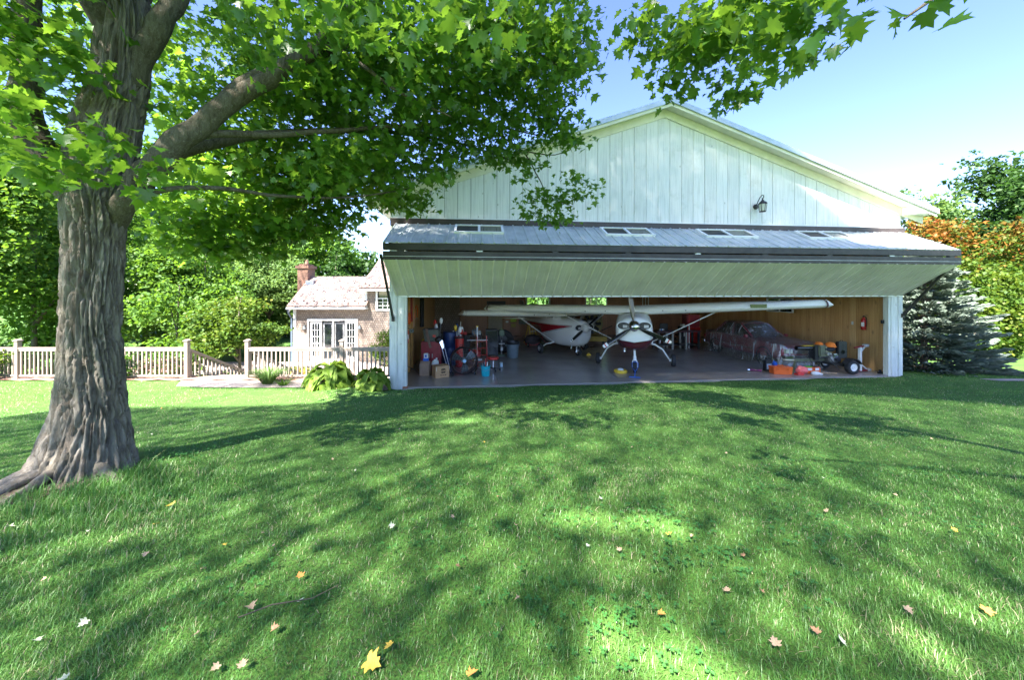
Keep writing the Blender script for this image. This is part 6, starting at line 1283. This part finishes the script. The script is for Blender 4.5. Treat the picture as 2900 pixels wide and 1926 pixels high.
for sx in (-1, 1): MB().beam((sx*.24,-.32,0), (sx*.14,0,1.1), .045,.025).build('rail', YEL, sd_); MB().beam((sx*.24,.36,0), (sx*.14,.03,1.1), .035,.02).build('rear_leg', YEL, sd_)
for k in range(4): u = .2+.2*k; w = .24-.1*u; MB().box(-w, w, -.32+.32*u-.04, -.32+.32*u+.04, 1.1*u-.015, 1.1*u+.015).build('tread', ALU, sd_)
MB().box(-.17,.17,-.06,.08,1.1,1.13).build('top_cap', BLK, sd_)
ac = hthing('air_compressor', 'dark upright air compressor with red hose near the rear wall', 'compressor', 6.0, 8.9); MB().lathe([(.0,.15),(.2,.17),(.27,.25),(.27,.85),(.2,.95),(.0,.97)], n=20).build('tank', BLK, ac, 50); MB().box(-.2,.2,-.15,.15,.97,1.15).build('pump', STL, ac, bevel=.03); MB().tube([(-.25,-.1,.9),(-.4,-.15,.6),(-.35,-.2,.2),(-.2,-.35,.02),(.3,-.4,.02)], .014, 6).build('hose', RED, ac)
for k in range(3): a = k*2.1; MB().cyl((.2*math.cos(a),.2*math.sin(a),0), (.18*math.cos(a),.18*math.sin(a),.22), .02, n=6).build('leg', BLK, ac)
mt = hthing('floor_mower', 'dark machine under covers near the rear wall left of the small aeroplane', 'machine', 4.9, 7.6, 0, R(20)); MB().ball((0,0,.32), (.45,.35,.28), 14, 8).build('cover', P_('dark_tarp', (.06,.045,.045), .7, var=.3), mt, 60); MB().box(-.35,.35,-.2,.2,.05,.2).build('deck', DRED, mt, bevel=.03)
for sx in (-.35, .35): wheel(mt, (sx,-.2,.1), .1, .06, rim=STL)
# on the walls
def panel(name, label, cat, x, y, z, w, h, mat, rz=0, d=.015, fr=None):
    o = hthing(name, label, cat, x, y, z, rz); MB().box(-w/2,w/2,-d,0,-h/2,h/2).build('sheet', mat, o, bevel=.003)
    if fr: MB().box(-w/2-.03,w/2+.03,-d-.01,0,h/2,h/2+.03).box(-w/2-.03,w/2+.03,-d-.01,0,-h/2-.03,-h/2).box(-w/2-.03,-w/2,-d-.01,0,-h/2,h/2).box(w/2,w/2+.03,-d-.01,0,-h/2,h/2).build('frame', fr, o)
    return o
RY = DEP-.122
o = panel('wall_board', 'black board hung high on the rear wall', 'board', 3.25, RY, 2.08, 1.2, .3, BLK)
o = panel('picture', 'yellow green framed picture with dark diagonal lines on the rear wall', 'picture', 4.36, RY, 1.02, .38, .26, LIM, fr=WOOD)
for k in (-.1, .08): MB().beam((k-.07,-.017,.11), (k+.1,-.017,-.11), .006, .02, (0,1,0)).build('dark_line', BLK, o)
panel('notice', 'yellow paper notice under the yellow green picture', 'notice', 4.36, RY, .66, .3, .22, P_('yellow_paper', (.45,.36,.08), .8)); panel('fuse_box', 'grey green electrical panel on the rear wall', 'fuse box', 4.94, RY, .95, .4, .36, P_('panel_grey', (.22,.26,.22), .5), d=.09, fr=P_('panel_grey', (.22,.26,.22), .5)); panel('notice', 'small white notice on the rear wall beside the door', 'notice', 3.95, RY, .9, .17, .12, WPL)
do = hthing('inner_door', 'plain beige door in the rear wall', 'door', 3.2, RY, 0); MB().box(-.45,.45,-.02,.01,.01,1.72).build('leaf', BEI, do, bevel=.004); MB().box(-.52,-.45,-.03,.01,0,1.78).box(.45,.52,-.03,.01,0,1.78).box(-.45,.45,-.03,.01,1.72,1.78).build('casing', WOOD, do); MB().ball((.37,-.05,.85), .03, 8, 6).build('knob', CHR, do)
def left_wall(name, label, cat, y, z): return hthing(name, label, cat, -.37+.13, y, z, R(90))
o = left_wall('tin_sign', 'white and orange tin sign on the left wall', 'sign', 1.0, 2.36); MB().box(-.2,.2,-.02,0,-.22,.3).build('plate', P_('orange_tin', (.5,.2,.06), .5), o); MB().box(-.2,-.12,-.024,-.021,-.22,.3).box(-.12,.2,-.024,-.021,-.22,-.16).build('white_border', WPL, o)
o = left_wall('red_jack_bar', 'long red steel bar hanging on the left wall', 'bar', 2.05, 1.75); MB().box(-.05,.05,-.05,0,0,1.15).build('bar', RED, o, bevel=.01); MB().box(-.10,-.055,-.04,0,.05,1.1).build('second_bar', DRED, o); MB().cyl((0,-.06,1.12), (0,-.02,1.12), .03, n=8).build('hook', STL, o)
o = left_wall('hand_saw', 'orange bladed bow saw hanging on the left wall', 'saw', 3.0, 1.8); MB().tube([(-.3,-.02,0),(-.28,-.02,.35),(0,-.02,.5),(.28,-.02,.35),(.3,-.02,0)], .016, 8).build('bow', ORG, o, 60); MB().box(-.3,.3,-.024,-.016,-.02,.01).build('saw_blade', STL, o)
o = left_wall('long_level', 'pale level hanging upright on the left wall', 'level', 2.55, 1.5); MB().box(-.03,.03,-.03,0,0,1.2).build('body', P_('level_tan', (.5,.3,.2), .5), o); MB().box(-.02,.02,-.033,-.03,.55,.62).build('vial', LIM, o)
o = left_wall('dark_coat', 'dark coat hanging on a peg of the left wall', 'coat', 3.9, 1.3); MB().loft([sring(-.09,.10,.1,.25,14,2), sring(-.09,.25,-.1,.2,14,2)] if False else [[(r*math.cos(2*PI*k/14), -.09+.08*math.sin(2*PI*k/14), z) for k in range(14)] for r, z in ((.06,1.25),(.17,1.15),(.2,.7),(.24,.1))]).build('cloth', P_('dark_cloth', (.02,.02,.022), .9), o, 60); MB().cyl((0,0,1.3), (0,-.1,1.3), .012, n=6).build('peg', WOOD, o)
for lb, x, y, z, rz in (('small black sensor box on the left jamb stud', .14, .145, 1.63, 0), ('small black sensor box beside the right jamb', 15.70, .145, 1.78, 0)):
    o = hthing('sensor_box', lb, 'sensor', x, y, z, rz); MB().box(-.06,.06,-.05,.0,-.06,.06).build('case', BLK, o, bevel=.008); MB().lathe([(.02,-.058),(.02,-.05)], (0,0,0), 'y', 10).build('lens', M['glass_dark'], o)
def outlet(lb, x, y, z, rz):
    o = hthing('wall_outlet', lb, 'outlet', x, y, z, rz); MB().box(-.035,.035,-.01,0,-.06,.06).build('cover_plate', WPL, o, bevel=.003)
    for q in (-.025, .025): MB().box(-.015,.015,-.013,-.011,q-.012,q+.012).build('socket', P_('outlet_grey', (.5,.5,.48), .5), o)
outlet('white wall outlet on the right pine wall beside the extinguisher', 16.12, 1.45, 1.62, R(-90)); outlet('white light switch on the left wall above the extinguisher', -.24, .44, 1.62, R(90)); outlet('white wall outlet low on the left wall', -.24, .48, .75, R(90))
cd = hthing('power_cord', 'black power cord running down the left wall', 'cord', -.2, .44, 0); MB().tube([(0,0,2.6),(.01,.01,2.2),(.0,.0,1.9),(.02,.0,1.6),(.05,0,1.1),(.06,.02,.8),(.14,.1,.5),(.3,.5,.3),(.4,.7,.12)], .011, 6).build('cable', BLK, cd, 60); MB().ball((0,-.01,1.85), (.03,.03,.12), 8, 6).build('coil', BLK, cd)

# ------------------------------------------------------------------ back right: bench, chair, tool chest
wb = hthing('workbench', 'long dark red topped workbench behind the near aeroplane', 'workbench', 11.85, 6.05); MB().box(-1.15,1.1,-.33,.33,.84,.90).build('worktop', P_('oxblood_top', (.07,.014,.02), .5), wb, bevel=.01)
for x in (-1.05, -.35, .35, 1.0): [MB().box(x-.04, x+.04, q, q+.08, 0, .84).build('leg', P_('bench_leg_grey', (.33,.31,.27), .6) if x in (-.35, .35) else BLK, wb) for q in (-.3, .22)]
MB().box(-1.1,1.05,-.28,.28,.2,.24).build('shelf', BLK, wb)
chh = hthing('office_chair', 'black backed chair standing behind the long workbench', 'chair', 11.75, 6.85); MB().box(-.24,.24,-.22,.22,.46,.53).build('seat', BLK, chh, bevel=.03); MB().box(-.23,.23,.18,.24,.62,1.16).build('backrest', BLK, chh, bevel=.03)
for sx in (-.2, .2):
    for sy in (-.18, .2): MB().cyl((sx, sy, 0), (sx, sy, .48), .016, n=8).build('leg', CHR, chh)
vz = hthing('wash_bottle', 'white and blue bottle lying on the long workbench', 'bottle', 11.05, 6.0, .945); MB().lathe([(.0,-.12),(.04,-.12),(.045,.06),(.02,.11),(.02,.14),(.0,.14)], (0,0,0), 'x', 14).build('body', WPL, vz, 50); MB().lathe([(.046,-.04),(.046,.02)], (0,0,0), 'x', 14).build('label_band', BLU, vz)
tcx = hthing('tool_chest', 'red rolling tool chest near the right wall behind the covered car', 'tool chest', 13.35, 7.2); MB().box(-.38,.38,-.24,.28,.12,.95).build('cabinet', RED, tcx, bevel=.01); MB().box(-.36,.36,-.2,.26,.955,1.6).build('top_chest', DRED, tcx, bevel=.01)
for k in range(5): d_ = MB().box(-.35,.35,-.252,-.242,.16+k*.155,.29+k*.155).build('drawer', RED, tcx, bevel=.004); MB().box(-.3,.3,-.265,-.253,.26+k*.155,.275+k*.155).build('pull', CHR, d_)
for k in range(3): MB().box(-.32,.32,-.212,-.202,1.0+k*.18,1.15+k*.18).build('drawer', DRED, tcx, bevel=.004)
for sx in (-.3, .3): MB().lathe([(.06,-.02),(.06,.02)], (sx,0,.06), 'x', 12).build('castor', RUB, tcx)
cr = hthing('compact_crate', 'black crate with pale label left of the red tool chest', 'crate', 12.75, 7.0); MB().box(-.15,.15,-.2,.2,0,1.0).build('body', BLK, cr, bevel=.01); MB().box(-.05,.05,-.215,-.201,.5,.8).build('label_patch', WPL, cr); MB().box(-.08,.08,-.1,.1,1.0,1.12).build('lid', WPL, cr)

# ------------------------------------------------------------------ front right: log splitter and odds and ends
ls = hthing('log_splitter', 'black log splitter with engine and road wheels in front of the car', 'log splitter', 14.05, .72)
MB().beam((-1.05,0,.42), (.6,0,.42), .07,.09).build('beam', OLV, ls, bevel=.006); MB().beam((-1.42,0,.44), (-1.05,0,.42), .09,.04).build('hitch', P_('pale_hitch', (.62,.6,.42), .5), ls, bevel=.01); MB().beam((-.98,0,.40), (-1.14,-.06,.02), .06,.05).build('stand_leg', OLV, ls)
MB().cyl((-.95,0,.83), (-.25,0,.83), .075, n=16).build('hydraulic_ram', BLKG, ls, 40); MB().box(-.72,-.28,-.05,.05,.90,.925).build('yellow_label', YEL, ls); MB().box(-.36,-.20,-.12,.12,.42,.92).build('ram_foot', BLK, ls, bevel=.01); MB().box(-.24,.16,-.18,.18,.55,.95).build('oil_tank', OLV, ls, bevel=.03); MB().box(-.02,.2,-.2,-.181,.72,.9).build('panel', P_('tan_label', (.36,.33,.2), .6), ls)
MB().cyl((.0,-.19,.66), (.0,-.26,.66), .045, n=12).cyl((.12,-.19,.66), (.12,-.24,.66), .035, n=12).build('filter', STL, ls)
eg = MB().box(.12,.52,-.22,.14,.34,.62).build('engine', P_('engine_grey', (.16,.16,.16), .45, .4), ls, bevel=.03); MB().box(.2,.48,-.26,-.2,.48,.66).build('air_filter', CHR, eg, bevel=.02); MB().cyl((.14,-.25,.47), (.14,-.18,.47), .08, n=16).build('muffler', STL, eg); MB().box(.28,.46,-.275,-.262,.40,.52).build('recoil_cover', BLK, eg, bevel=.01); MB().box(.34,.5,-.25,-.2,.62,.74).build('fuel_tank', BLK, eg, bevel=.02)
MB().tube([(-.2,-.16,.5),(-.1,-.2,.56),(.08,-.24,.52),(.2,-.3,.3),(.3,-.36,.12)], .012, 6).tube([(-.45,-.08,.85),(-.62,-.1,.62),(-.5,-.12,.36),(-.3,-.14,.4)], .012, 6).build('hose', BLK, ls, 60)
MB().beam((.62,-.38,.235), (.62,.42,.235), .05,.05).build('axle', BLK, ls); wheel(ls, (.66,-.46,.235), .235, .17, 'y', WPL, .55); wheel(ls, (.62,.50,.235), .235, .17, 'y', WPL, .55)
MB().loft([[(.66+(.28)*math.cos(a), y, .25+.28*math.sin(a)) for y in (-.57,-.35)]+[(.66+(.265)*math.cos(a), y, .25+.265*math.sin(a)) for y in (-.35,-.57)] for a in [R(20)+k*R(140)/12 for k in range(13)]]).build('mudguard', BLK, ls, 40); MB().box(.1,.62,-.34,.3,.28,.33).build('chassis_plate', BLK, ls)
pc = hthing('plastic_case', 'tall black plastic tool case standing on the log splitter', 'case', 14.58, .50, .50, R(-4)); MB().box(-.17,.17,-.06,.06,0,.58).build('shell', BLK, pc, bevel=.025)
MB().lathe([(.07,-.068),(.075,-.06),(.055,-.06),(.05,-.068)], (.0,0,.22), 'y', 20).build('round_latch', BLKG, pc); MB().box(-.006,.006,-.064,-.06,.30,.5).box(-.16,-.08,-.064,-.06,.214,.226).box(.08,.16,-.064,-.06,.214,.226).build('ribs', BLKG, pc); MB().tube([(-.05,0,.57),(-.04,0,.61),(.04,0,.61),(.05,0,.57)], .012, 6).build('carry_handle', BLK, pc)
hm = hthing('safety_helmet', 'bright orange safety helmet resting on the log splitter', 'helmet', 14.22, .55, .90); MB().lathe([(.15,.0),(.145,.05),(.12,.11),(.07,.145),(.0,.155)], n=20).build('shell', ORM, hm, 60); MB().lathe([(.17,-.008),(.17,.004),(.13,.01),(.13,-.008)], n=20).build('brim', ORM, hm)
hm = hthing('safety_helmet', 'smaller orange cap behind the bright orange helmet', 'helmet', 13.92, .68, .96); MB().lathe([(.11,.0),(.105,.04),(.08,.075),(.0,.09)], n=18).build('shell', ORM, hm, 60); MB().lathe([(.13,-.006),(.13,.004),(.10,.008),(.10,-.006)], n=18).build('brim', ORM, hm)
bgx = hthing('black_duffel', 'black bag slumped under the orange helmet', 'bag', 14.2, .62, .73); MB().ball((0,0,.08), (.24,.16,.11), 14, 8).build('body', P_('black_nylon', (.02,.02,.022), .7, var=.3), bgx, 60); MB().tube([(-.12,-.1,.14),(-.1,-.13,.19),(.1,-.13,.19),(.12,-.1,.14)], .01, 6).build('strap', BLK, bgx)
tbx = hthing('orange_toolbox', 'orange plastic toolbox on the floor near the door', 'toolbox', 12.35, .55, 0, R(-12)); MB().loft([[(-.28,-.14,0),(.28,-.14,0),(.28,.14,0),(-.28,.14,0)], [(-.30,-.15,.19),(.30,-.15,.19),(.30,.15,.19),(-.30,.15,.19)]]).build('base', ORG, tbx, bevel=.012); MB().box(-.31,.31,-.16,.16,.195,.25).build('lid', ORG, tbx, bevel=.015); MB().tube([(-.1,0,.25),(-.09,0,.285),(.09,0,.285),(.1,0,.25)], .012, 6).build('handle', ORG, tbx)
for sx in (-.16, .16): MB().box(sx-.025, sx+.025, -.172,-.161,.16,.23).build('latch', ORG, tbx)
def jug(name, label, x, y, w, h, mat, lab):
    o = hthing(name, label, 'jug', x, y); MB().box(-w/2,w/2,-.07,.07,0,h*.82).build('body', mat, o, bevel=.02); MB().cyl((-w*.2,0,h*.8), (-w*.2,0,h), .025, n=10).build('cap', mat, o); MB().tube([(w*.0,0,h*.80),(w*.05,0,h*.93),(w*.4,0,h*.9),(w*.42,0,h*.7)], .012, 6).build('handle', mat, o); MB().box(-w*.35,w*.35,-.074,-.0705,h*.15,h*.55).build('label_patch', lab, o)
jug('oil_jug', 'black oil jug with pale label behind the orange toolbox', 12.25, .98, .26, .48, BLK, P_('pale_blue_label', (.35,.42,.5), .5)); jug('coolant_jug', 'blue jug beside the black oil jug', 12.52, .98, .14, .36, BLU, BLU)
fls = hthing('flashlight', 'purple and silver flashlight lying on the floor', 'flashlight', 11.75, .95, .045, R(-30)); MB().lathe([(.0,-.16),(.03,-.16),(.03,.1),(.045,.16),(.045,.19)], (0,0,0), 'x', 14).build('barrel', PUR, fls, 40); MB().lathe([(.046,-.22),(.05,-.16),(.03,-.155)], (0,0,0), 'x', 14).build('head', CHR, fls)
rbx = hthing('red_plastic_bag', 'crumpled pinkish red plastic bag on the floor', 'bag', 13.02, .42); V = []; F = []
b_ = MB().ball((0,0,.12), (.2,.14,.14), 20, 12); b_.v = [(x*(1+.35*noise.noise((x*9, y*9, z*9))), y*(1+.35*noise.noise((x*9+4, y*9, z*9))), max(.004, z*(1+.4*noise.noise((x*8, y*8+3, z*8))))) for x, y, z in b_.v]; b_.build('crumpled_film', PNK, rbx); MB().ball((-.12,-.08,.05), (.12,.08,.045), 10, 6).build('red_fold', RED, rbx, 60)
for i, (x, lb) in enumerate(((13.33, 'orange and green saw box lying left of the splitter wheel'), (13.58, 'orange saw box nearer the splitter wheel'))):
    o = hthing('saw_box', lb, 'box', x, .50, 0, R(10*i-6)); MB().box(-.13,.13,-.1,.1,0,.22).build('carton', ORG, o, bevel=.02); MB().box(-.10,.05,-.104,-.1005,.12,.2).build('white_print', WPL, o); MB().box(-.1,.1,-.06,.06,.221,.25).build('green_handle', P_('green_plastic', (.06,.5,.05), .4) if i == 0 else BLK, o, bevel=.01)
o = hthing('white_rag', 'white crumpled rag in front of the saw boxes', 'rag', 13.38, .28); MB().ball((0,0,.05), (.16,.1,.07), 12, 8).build('cloth', WPL, o, 60); MB().ball((.12,-.03,.03), (.1,.07,.04), 10, 6).build('fold', WPL, o, 60)
o = hthing('wooden_pole', 'long wooden tool pole lying on the floor by the splitter', 'pole', 13.85, .33, .03); MB().cyl((-.3,.05,0), (.3,-.05,0), .018, n=8).build('shaft', P_('ash_wood', (.40,.28,.15), .6), o); MB().ball((.3,-.05,0), .025, 8, 6).build('knob', P_('ash_wood', (.40,.28,.15), .6), o)
o = hthing('drink_can', 'orange and brown can between toolbox and red bag', 'can', 12.78, .62); MB().lathe([(.0,0),(.035,.0),(.04,.01),(.04,.2),(.03,.22),(.0,.22)], n=14).build('tin', WOOD, o, 40); MB().lathe([(.0405,.1),(.0405,.14)], n=14).build('band', ORG, o)
o = hthing('red_tray', 'flat red tray on the floor beside the orange toolbox', 'tray', 12.82, .33); MB().box(-.12,.12,-.08,.08,0,.045).build('pan', RED, o, bevel=.01); MB().box(-.1,.1,-.06,.06,.045,.05).build('liner', DRED, o)
js = hthing('engine_stand', 'white steel engine stand with red arm beside the right wall', 'stand', 15.32, .52, 0, R(12)); MB().box(-.045,.045,-.04,.04,.04,.86).build('post', WPL, js, bevel=.006); MB().beam((-.3,0,.86), (.22,0,.90), .04,.04).build('red_arm', DRED, js); MB().box(.2,.42,-.05,.05,.86,.95).build('head', P_('stand_grey', (.5,.5,.48), .5), js, bevel=.01); MB().beam((.05,0,.7), (.24,0,.86), .04,.03).build('gusset', WPL, js)
MB().beam((-.35,0,.05), (.42,0,.05), .06,.05).build('base_beam', DRED, js); MB().box(.36,.5,-.06,.06,.02,.1).build('base_foot', P_('stand_grey', (.5,.5,.48), .5), js); MB().beam((.02,0,.28), (.34,0,.08), .04,.03).build('rear_gusset', WPL, js)
for sx in (-.3, .45): MB().lathe([(.03,-.02),(.03,.02)], (sx,0,.03), 'y', 10).build('castor', RUB, js)
bb = hthing('hitch_ball', 'small black hitch fitting on the floor by the right jamb', 'hitch', 15.72, .22); MB().box(-.05,.05,-.05,.05,0,.06).build('base', BLK, bb, bevel=.008); MB().ball((0,0,.10), .04, 10, 8).build('ball', BLKG, bb, 60)

# more clutter at the left
gc = hthing('fuel_can', 'red plastic fuel can beside the small cardboard box', 'fuel can', .12, 2.75); MB().box(-.14,.14,-.1,.1,0,.3).build('body', RED, gc, bevel=.03); MB().tube([(.06,0,.3),(.1,0,.36),(.16,0,.42)], .018, 8).build('spout', YEL, gc); MB().tube([(-.1,0,.3),(-.09,0,.35),(.0,0,.35),(.02,0,.3)], .012, 6).build('handle', RED, gc)
rc_ = left_wall('rope_coil', 'orange extension cord coiled on the left wall', 'cord', 1.55, 1.9)
for k in range(4): MB().tube([((.13-.012*k)*math.cos(2*PI*q/20), -.03-.012*k, (.2-.01*k)*math.sin(2*PI*q/20)) for q in range(21)], .011, 6).build('loop', ORG, rc_, 60)
rt = hthing('red_toolbox', 'red steel toolbox on the floor under the black workbench', 'toolbox', 1.95, 4.85); MB().box(-.25,.25,-.12,.12,0,.22).build('base', RED, rt, bevel=.01); MB().prism([(-.12,.22),(.12,.22),(.05,.3),(-.05,.3)], 'x', -.25, .25).build('lid', RED, rt); MB().tube([(-.08,0,.3),(-.07,0,.34),(.07,0,.34),(.08,0,.3)], .01, 6).build('handle', CHR, rt)
sb2 = hthing('storage_bin', 'clear grey storage bin with yellow lid behind the dark golf bag', 'bin', .2, 3.6); MB().box(-.25,.25,-.2,.2,0,.9).build('body', P_('frosted_bin', (.35,.36,.36), .35), sb2, bevel=.03); MB().box(-.27,.27,-.22,.22,.9,.95).build('lid', YEL, sb2, bevel=.01)
br2 = hthing('push_broom', 'push broom with white shaft leaning by the blue drum', 'broom', 1.35, 3.55); MB().cyl((0,.05,.05), (.05,.25,1.6), .013, n=8).build('shaft', WPL, br2); MB().box(-.25,.25,-.03,.03,0,.1).build('brush_head', NAV, br2, bevel=.01)
md = hthing('moving_dolly', 'red steel hand truck standing behind the drum fan', 'hand truck', 2.25, 2.55, 0, R(10))
for sx in (-.18, .18): MB().cyl((sx,0,.05), (sx,.12,1.15), .016, n=8).build('rail', RED, md)
for k in range(4): MB().cyl((-.18,.02+.025*k,.2+.25*k), (.18,.02+.025*k,.2+.25*k), .012, n=6).build('rung', RED, md)
MB().box(-.2,.2,-.2,.0,.02,.03).build('toe_plate', STL, md)
for sx in (-.22, .22): wheel(md, (sx,.06,.12), .12, .05, rim=WPL)
